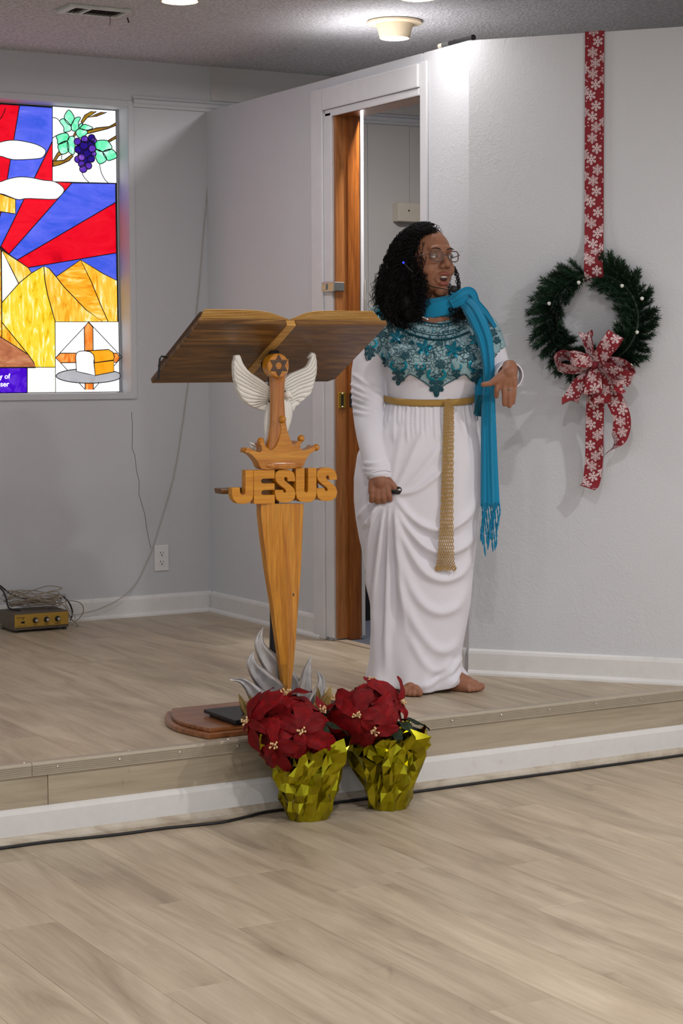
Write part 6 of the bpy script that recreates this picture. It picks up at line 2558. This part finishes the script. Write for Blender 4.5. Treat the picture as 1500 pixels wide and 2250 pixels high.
tag(pp('embroidery', m, None, 'teal_dark', parent=yo), kind='stuff')
m = MB()
for a, b in ((663, 245), (775, 262), (600, 205), (840, 250), (720, 300), (700, 350), (1068, 128), (240, 150), (1035, 375), (430, 405), (880, 490), (690, 440)):
    q = surf(*c3(a, b), 0.0045)
    m.ball(q, (0.0028, 0.0016, 0.0028), 8, 6)
tag(pp('sequins', m, None, 'sequin', parent=yo), kind='stuff')

# ---- belt and crocheted tassel
zb = pl(945, 879, 0)[2]


def ring_at(z, k=1.0, extra=0.0):
    zz = [d[0] for d in DR][::-1]
    cx = np.interp(z, zz, [d[1] for d in DR][::-1])
    hw = np.interp(z, zz, [d[2] for d in DR][::-1])
    bf = np.interp(z, zz, [d[3] for d in DR][::-1])
    bb_ = np.interp(z, zz, [d[4] for d in DR][::-1])
    return cx, hw * k + extra, bf * k + extra, bb_ * k + extra


P = []
cx, hw, bf, bb_ = ring_at(zb, 1.0, 0.011)
for t in np.linspace(0, 2 * math.pi, 72, endpoint=False):
    c, s = math.cos(t), math.sin(t)
    y = -bf * math.copysign(abs(s) ** 0.85, s) if s > 0 else bb_ * abs(s) ** 0.85
    z = zb - 0.021 * max(0, s) + 0.014
    x = cx + hw * math.copysign(abs(c) ** 0.9, c)
    P.append([(x, y, z - 0.012), (x * 1.0, y - 0.003 * s, z - 0.006), (x, y - 0.002 * s, z), (x, y - 0.003 * s, z + 0.005), (x, y, z + 0.010)])
bo_ = pp('belt', MB().grid(np.array(P), close_u=True), None, 'belt_gold')
solid(bo_, 0.004)
ns_ = 15
m = MB()
NP = 220
cl = spline([(986, 880), (985, 950), (983, 1050), (981, 1150), (979, 1230), (979, 1256)], NP)
wd_px = np.interp(np.linspace(0, 1, NP), [0, 0.1, 0.35, 0.6, 0.8, 0.93, 1], [9, 10, 11, 13, 17, 21.5, 20])
CS = []
for i in range(NP):
    q = surf(cl[i][0], cl[i][1], 0.0, bvh_d)
    CS.append(q)
CS = np.array(CS)
ymin = np.array([min(surf(cl[i][0] + o_ * wd_px[i], cl[i][1], 0.0, bvh_d)[1] for o_ in (-1, -0.5, 0, 0.5, 1)) for i in range(NP)])
ymin = np.array([ymin[max(0, i - 14):i + 15].min() for i in range(NP)])
CS[:, 1] = np.convolve(np.pad(ymin, 12, mode='edge'), np.ones(25) / 25, 'valid') - 0.006
for i in range(NP):
    q_ = pl(cl[i][0], cl[i][1], CS[i, 1])
    CS[i, 0], CS[i, 2] = q_[0], q_[2]
for k in range(ns_):
    base_s = -1 + 2 * k / (ns_ - 1)
    q = []
    r3 = random.Random(100 + k)
    end = NP - r3.randrange(0, 14)
    for i in range(end):
        t = i / NP
        loose = float(smoothstep(0.82, 1.0, t))
        s = base_s + (1.0 / (ns_ - 1)) * 0.95 * math.sin(2 * math.pi * 30 * t ** 0.9 + (math.pi if k % 2 else 0)) + 0.10 * loose * math.sin(9 * t * 6 + k * 2)
        q.append((CS[i][0] + s * wd_px[i] / PPM, CS[i][1] - 0.003 * math.sqrt(max(0, 1 - min(1, abs(base_s)) ** 2)) - 0.0012 * math.cos(2 * math.pi * 30 * t ** 0.9 + (math.pi if k % 2 else 0)), CS[i][2]))
    m.tube(q, 0.0016, 5)
tag(pp('belt_tassel', m, None, 'yarn_gold'), kind='stuff')
pp('belt_knot', MB().ball(surf(986, 884, 0.002, bvh_d), (0.020, 0.012, 0.012), 14, 10), None, 'belt_gold')

# ---- scarf: wrap, knot fold, long tail with fringe
sc = empty('scarf', P0 + np.array([0, 0, 1.2]), None, None, parent=person)
sc['label'] = 'turquoise scarf with a fringed tail'
P = []
nc = pl(962, 672, 0.02)
for t in np.linspace(0, 2 * math.pi, 60, endpoint=False):
    c, s = math.cos(t), math.sin(t)
    ctr = nc + np.array([0.108 * c, -0.092 * s, 0.020 * c - 0.010 * max(0, s) + 0.016 * (1 if s < 0 else 0) * abs(s)])
    o_ = np.array([c * 0.8, -s, 0])
    o_ /= np.linalg.norm(o_)
    ring = []
    for a in np.linspace(0, 2 * math.pi, 26, endpoint=False):
        rr_ = 1 + 0.13 * math.cos(5 * a + 2.5 * t) + 0.06 * math.cos(9 * a - 3 * t)
        ring.append(ctr + o_ * 0.015 * math.cos(a) * rr_ + np.array([0, 0, 1]) * (0.030 + 0.004 * s) * math.sin(a) * rr_)
    P.append(ring)
pp('scarf_wrap', MB().grid(np.array(P), close_u=True, close_v=True), None, 'scarf_turquoise', 'all', parent=sc)


def strip(path, half, depth, pleat, ph, nacross=26):
    """path: px polyline with local y; half: half width px"""
    n = 90
    C = spline([(a, b) for a, b, _ in path], n)
    Y = np.interp(np.linspace(0, 1, n), np.linspace(0, 1, len(path)), [p[2] for p in path])
    Y = np.convolve(np.pad(Y, 8, mode='edge'), np.ones(17) / 17, 'valid')
    hw = np.interp(np.linspace(0, 1, n), np.linspace(0, 1, len(half)), half)
    P = []
    for i in range(n):
        c = pl(C[i][0], C[i][1], Y[i])
        t = (C[min(i + 1, n - 1)] - C[max(i - 1, 0)])
        t = t / np.linalg.norm(t)
        side = np.array([-t[1], 0, -t[0]]) * -1     # across the strip, in local x,z
        side = np.array([t[1], 0, t[0]])
        row_f, row_b = [], []
        for s in np.linspace(-1, 1, nacross):
            d = pleat * (0.75 * math.cos(2.1 * math.pi * s + ph + 1.6 * i / n) + 0.45 * math.cos(4.3 * math.pi * s + 2 * ph - 1.1 * i / n)) + 0.012 * s * s
            p = c + side * s * hw[i] / PPM
            row_f.append(p + np.array([0, -depth + d, 0]))
            row_b.append(p + np.array([0, depth * 0.4 + d, 0]))
        P.append(row_f + row_b[::-1])
    mb = MB().grid(np.array(P), close_v=True)
    k = 2 * nacross
    mb.F.append(tuple(range(k)))
    mb.F.append(tuple((n - 1) * k + i for i in range(k)))
    return mb


pp('scarf_tail', strip([(1020, 662, -0.075), (1036, 680, -0.130), (1052, 710, -0.168), (1066, 748, -0.182), (1073, 800, -0.188), (1074, 840, -0.168), (1073, 900, -0.150), (1075, 1022, -0.130), (1077, 1112, -0.125)], [15, 18, 18, 16, 13, 12, 15, 18, 20.5], 0.007, 0.0055, 0.4), None, 'scarf_turquoise', 'all', parent=sc)
pp('scarf_fold', strip([(990, 668, -0.085), (1012, 655, -0.095), (1030, 648, -0.07), (1042, 668, -0.06), (1062, 690, -0.045), (1085, 722, -0.02)], [13, 17, 17, 13, 12, 8], 0.008, 0.004, 1.2), None, 'scarf_turquoise', 'all', parent=sc)
pp('scarf_back_tail', strip([(1064, 800, -0.10), (1060, 850, -0.10), (1056, 900, -0.10), (1054, 915, -0.10)], [14, 16, 13, 10], 0.004, 0.004, 0.0), None, 'scarf_turquoise', 'all', parent=sc)
m = MB()
for k in range(13):
    x0 = 1057 + 40 * k / 12
    r4 = random.Random(k + 60)
    L_ = 78 + r4.uniform(-10, 44) - (18 if k > 9 else 0) + (10 if 3 < k < 8 else 0)
    for tw in (0, math.pi):
        q = []
        for i in range(26):
            t = i / 25
            q.append(pl(x0 + 2.4 * math.sin(5 * t + k) - 5 * t * (k / 12 - 0.3) + 1.1 * math.sin(16 * t + tw), 1104 + L_ * t, -0.125 + 0.0022 * math.cos(16 * t + tw) - 0.006 * (k % 2)))
        m.tube(q, 0.0016, 5)
    m.ball(pl(x0 + 2.4 * math.sin(5 * 0.72 + k) - 3.6 * (k / 12 - 0.3), 1104 + L_ * 0.74, -0.125 - 0.006 * (k % 2)), 0.0042, 8, 6)
tag(pp('fringe', m, None, 'scarf_turquoise', parent=sc), kind='stuff')
m = MB()
for k in range(9):
    x0 = 1046 + 2.4 * k
    r4 = random.Random(k + 90)
    q = [pl(x0 + 1.6 * math.sin(6 * t + k) - 4 * t, 868 + (42 + r4.uniform(0, 14)) * t, -0.155 + 0.03 * t) for t in np.linspace(0, 1, 12)]
    m.tube(q, 0.0016, 5)
tag(pp('fringe', m, None, 'teal_dark', parent=sc), kind='stuff')

# ---- hair
hm = MB()
hball(hm, (-0.026, 0, 0.036), (0.098, 0.088, 0.094), 24, 16)
hball(hm, (-0.024, 0, 0.060), (0.076, 0.083, 0.074), 24, 16)
hball(hm, (-0.040, -0.055, -0.03), (0.075, 0.055, 0.11))
hball(hm, (-0.060, 0.0, -0.05), (0.060, 0.075, 0.13))
hball(hm, (-0.035, 0.060, -0.03), (0.055, 0.035, 0.09))
for a, b, y, r in ((890, 605, 0.0, 0.055), (880, 640, 0.0, 0.058), (890, 670, -0.03, 0.050), (905, 690, -0.06, 0.038), (888, 600, 0.05, 0.065), (880, 640, 0.05, 0.056)):
    hm.ball(pl(a, b, y), (r, r, r * 1.05), 16, 12)
hm.ball(pl(1010, 690, -0.055), (0.026, 0.02, 0.03), 12, 8)
Vh, Fh, Nh = remesh(hm, 0.006, 6)
hr = pp('hair', Vh, Fh, 'hair_black', 'all')
m = MB()
rh = random.Random(77)


def curl(path, rad, turns, r=0.0014, phase=0.0):
    n = int(turns * 8)
    C = spline(path, n)
    T = np.gradient(C, axis=0)
    T /= np.linalg.norm(T, axis=1)[:, None] + 1e-12
    a = np.array([0.3, 1, 0.1])
    N_ = np.cross(T, a)
    N_ /= np.linalg.norm(N_, axis=1)[:, None] + 1e-12
    B_ = np.cross(T, N_)
    t = np.linspace(0, 1, n)
    amp = rad * np.minimum(1, t * 5 + 0.25)
    ph = phase + turns * 2 * math.pi * t
    C = C + N_ * (amp * np.cos(ph))[:, None] + B_ * (amp * np.sin(ph))[:, None]
    T = np.gradient(C, axis=0)
    T /= np.linalg.norm(T, axis=1)[:, None] + 1e-12
    N_ = np.cross(T, a)
    N_ /= np.linalg.norm(N_, axis=1)[:, None] + 1e-12
    B_ = np.cross(T, N_)
    rr_ = np.linspace(r, r * 0.5, n)[:, None]
    R3 = np.stack([C + N_ * rr_, C - N_ * rr_ * 0.5 + B_ * rr_ * 0.87, C - N_ * rr_ * 0.5 - B_ * rr_ * 0.87], 1)
    m.grid(R3, close_v=True)


cnt = 0
tries = 0
while cnt < 1050 and tries < 9000:
    tries += 1
    # root direction on the skull
    z = rh.uniform(-0.75, 1.0)
    a = rh.uniform(0, 2 * math.pi)
    d = np.array([math.sqrt(1 - z * z) * math.cos(a), math.sqrt(1 - z * z) * math.sin(a), z])
    root = np.array([-0.012, 0, 0.028]) + d * np.array([0.098, 0.082, 0.096])
    if root[0] > 0.048 and root[2] < 0.088:
        continue
    if root[0] > 0.030 and root[2] < 0.03:
        continue
    if z > 0.86 and rh.random() < 0.5:
        continue
    if root[1] > 0.015 and root[2] > 0.03:
        continue
    w = H(*root)
    out = HR @ (d / np.array([0.098, 0.082, 0.096]))
    out /= np.linalg.norm(out)
    oh = np.array([out[0], out[1], 0.0])
    if root[0] > 0.0:          # keep the face clear: sweep to the side
        sgn = -1 if root[1] < 0.012 else 1
        oh = hL * sgn * 0.9 - hF * 0.35
    oh = oh / (np.linalg.norm(oh) + 1e-9)
    near = oh @ np.array([-1.0, 0.1, 0])        # towards the picture's left
    back = oh[1]
    A = 0.022 + 0.055 * max(0, near) + 0.035 * max(0, back) + rh.uniform(-0.012, 0.02)
    far = root[1] > 0.02
    if far:
        A = 0.004 + rh.uniform(0, 0.012)
    Lh = rh.uniform(0.13, 0.23) + 0.08 * max(0, root[2]) / 0.12
    if far:
        Lh = rh.uniform(0.10, 0.17)
    up_ = max(0.0, out[2])
    pts = [w - out * 0.012, w + out * (0.010 - 0.008 * up_) + oh * A * 0.3, w + oh * A * 0.7 - np.array([0, 0, Lh * 0.30]), w + oh * A * 1.0 - np.array([0, 0, Lh * 0.65]),
           w + oh * A * (1.05 + rh.uniform(-0.2, 0.15)) - np.array([0, 0, Lh])]
    if not far and root[1] < -0.02:
        drift = np.array([0.012, -0.035, 0]) * rh.uniform(0, 1.2)
        pts[3] = pts[3] + drift * 0.5
        pts[4] = pts[4] + drift
    pq = loc2px(np.array(pts))
    if any(942 < q[0] < 1012 and 512 < q[1] < 655 and p[1] < HCN[1] + 0.03 for q, p in zip(pq, pts)):
        continue
    curl(pts, rh.uniform(0.0050, 0.0085), rh.uniform(5, 9), phase=rh.random() * 6)
    cnt += 1
# curls lying over the crown, swept to both sides from a parting
CC, CRr = np.array([-0.014, 0, 0.060]), np.array([0.080, 0.088, 0.078])
for k in range(420):
    f0 = rh.uniform(-0.85, 0.96)
    l0 = rh.uniform(0.0, 0.35)
    sgn = -1 if rh.random() < 0.66 else 1
    a1 = rh.uniform(0.7, 1.5)
    s0 = rh.uniform(0, 0.7)
    pts = []
    for q in np.linspace(s0, s0 + a1, 5):
        th = math.asin(l0) + sgn * q
        fr_ = math.sqrt(max(0, 1 - f0 * f0))
        ff = f0 - 0.25 * (q - s0) * (1 if f0 > 0 else 0.3)
        d = np.array([ff, fr_ * math.sin(th), fr_ * math.cos(th)])
        pts.append(H(*(CC + d * CRr * (1.0 + 0.03 * rh.random()))))
    pq = loc2px(np.array(pts))
    if any(946 < q[0] < 1010 and 512 < q[1] < 655 for q in pq):
        continue
    curl(pts, rh.uniform(0.004, 0.0065), rh.uniform(4, 7), phase=rh.random() * 6)
# curls along the outline and over the chest
for k in range(300):
    t = rh.random()
    path0 = spline([(938, 503), (895, 513), (866, 545), (852, 580), (838, 620), (836, 655), (850, 690), (880, 715), (910, 722)], 100)
    i = int(t * 99)
    x_, y_ = path0[i] + np.array([rh.uniform(-3, 16), rh.uniform(-6, 6)])
    y0 = rh.uniform(-0.05, 0.07) if t < 0.7 else rh.uniform(-0.10, -0.03)
    bk_ = path0[max(0, i - rh.randrange(10, 17))]
    p1_ = pl(bk_[0] + rh.uniform(6, 18), bk_[1] + rh.uniform(0, 10), y0)
    p2_ = pl(x_, y_, y0 - 0.004)
    fw_ = path0[min(99, i + rh.randrange(6, 13))]
    p3_ = pl(fw_[0] + rh.uniform(-3, 6), fw_[1] + rh.uniform(0, 8), y0 - 0.004)
    curl([p1_, p2_, p3_], rh.uniform(0.004, 0.0075), rh.uniform(2.5, 4.5), phase=rh.random() * 6)
for k in range(70):      # front fall beside the near cheek down to the neckline
    x_ = rh.uniform(905, 938)
    y0 = rh.uniform(-0.075, -0.045)
    curl([pl(x_ - 4, 560 + rh.uniform(-30, 30), y0 + 0.012), pl(x_, 620, y0 - 0.01), pl(x_ + rh.uniform(-4, 10), 660, y0 - 0.035), pl(x_ - rh.uniform(-4, 20), 690 + rh.uniform(0, 26), y0 - 0.055)], rh.uniform(0.0045, 0.0075), rh.uniform(6, 9), phase=rh.random() * 6)
for k in range(16):      # far side, beside the jaw
    x_ = rh.uniform(1000, 1006)
    curl([pl(x_ - 8, 585, 0.06), pl(x_, 606, 0.055), pl(x_ + rh.uniform(0, 6), 630, 0.05), pl(x_ + rh.uniform(-6, 4), 640, 0.05)], 0.0045, 4, phase=rh.random() * 6)
for k in range(26):      # under the scarf on the far shoulder
    x_ = rh.uniform(985, 1026)
    curl([pl(x_, 676, -0.085), pl(x_ + 4, 694, -0.10), pl(x_ + rh.uniform(-6, 8), 700 + rh.uniform(0, 22), -0.115)], 0.005, 3.5, phase=rh.random() * 6)
tag(pp('curls', m, None, 'hair_black', 'all', parent=hr), kind='stuff')

# ---- headset microphone, hair clip light, pendant, ring
hs_ = empty('headset_microphone', P0 + np.array([0, 0, 1.35]), None, None, parent=person)
pp('boom', MB().tube(spline([pl(935, 622, -0.075), pl(950, 630, -0.085), pl(975, 635, -0.098), pl(990, 640, -0.10)], 12), 0.0018, 6), None, 'black_rubber', parent=hs_)
pp('windscreen', MB().ball(pl(996, 635, -0.10), (0.0135, 0.0135, 0.0125), 16, 12), None, 'black_rubber', parent=hs_)
pp('status_light', MB().ball(pl(886, 577, -0.095), 0.0035, 10, 8), None, 'led_blue', parent=hs_)
pp('ear_hook', MB().tube([pl(886, 577, -0.088), pl(896, 588, -0.088), pl(906, 598, -0.086)], 0.0022, 6), None, 'black_rubber', parent=hs_)
q0, q1 = surf(928, 697, 0.004), surf(940, 702, 0.004)
pp('pendant', MB().obox(pl(934, 699, -0.112), (0.010, 0, -0.005), (0.0005, -0.001, 0), (0.001, 0, 0.0022)), None, 'silver')
rg = [pl(1119 + 0, 856, yl_ - 0.008) + 0.0108 * np.array([math.cos(t), math.sin(t), 0]) for t in np.linspace(0, 2 * math.pi, 18, endpoint=False)]
pp('ring', MB().tube(rg, 0.0014, 6, closed=True), None, 'silver')

# ---- remote held in the right hand
def PW_(v):
    return P0 + EX * v[0] + EY * v[1] + np.array([0, 0, v[2]])


rmt = empty('remote_control', PW_(pl(868, 1078, yh)), 'small glossy black remote held in her lowered hand', 'remote')
plain('gloss_black', (16, 16, 20), 0.15, spec=0.6)
c = pl(868, 1077, yh - 0.003)
P = []
for s, r1, r2 in ((-0.040, 0.006, 0.006), (-0.036, 0.011, 0.010), (-0.01, 0.0145, 0.011), (0.018, 0.015, 0.011), (0.027, 0.011, 0.008), (0.029, 0.005, 0.004)):
    P.append([c + np.array([s, 0, -0.10 * s]) + np.array([0, r2 * math.sin(t), r1 * math.cos(t)]) for t in np.linspace(0, 2 * math.pi, 20, endpoint=False)])
mb = MB().grid(np.array(P), close_v=True)
mb.F.append(tuple(range(20)))
mb.F.append(tuple(5 * 20 + i for i in range(20)))
part('remote_shell', mb.V, mb.F, 'gloss_black', rmt, True, PM)
q = c + np.array([0.014, -0.0108, 0.002])
part('remote_button', *(lambda b: (b.V, b.F))(MB().ball(q, (0.006, 0.0015, 0.004), 12, 8)), 'silver', rmt, True, PM)
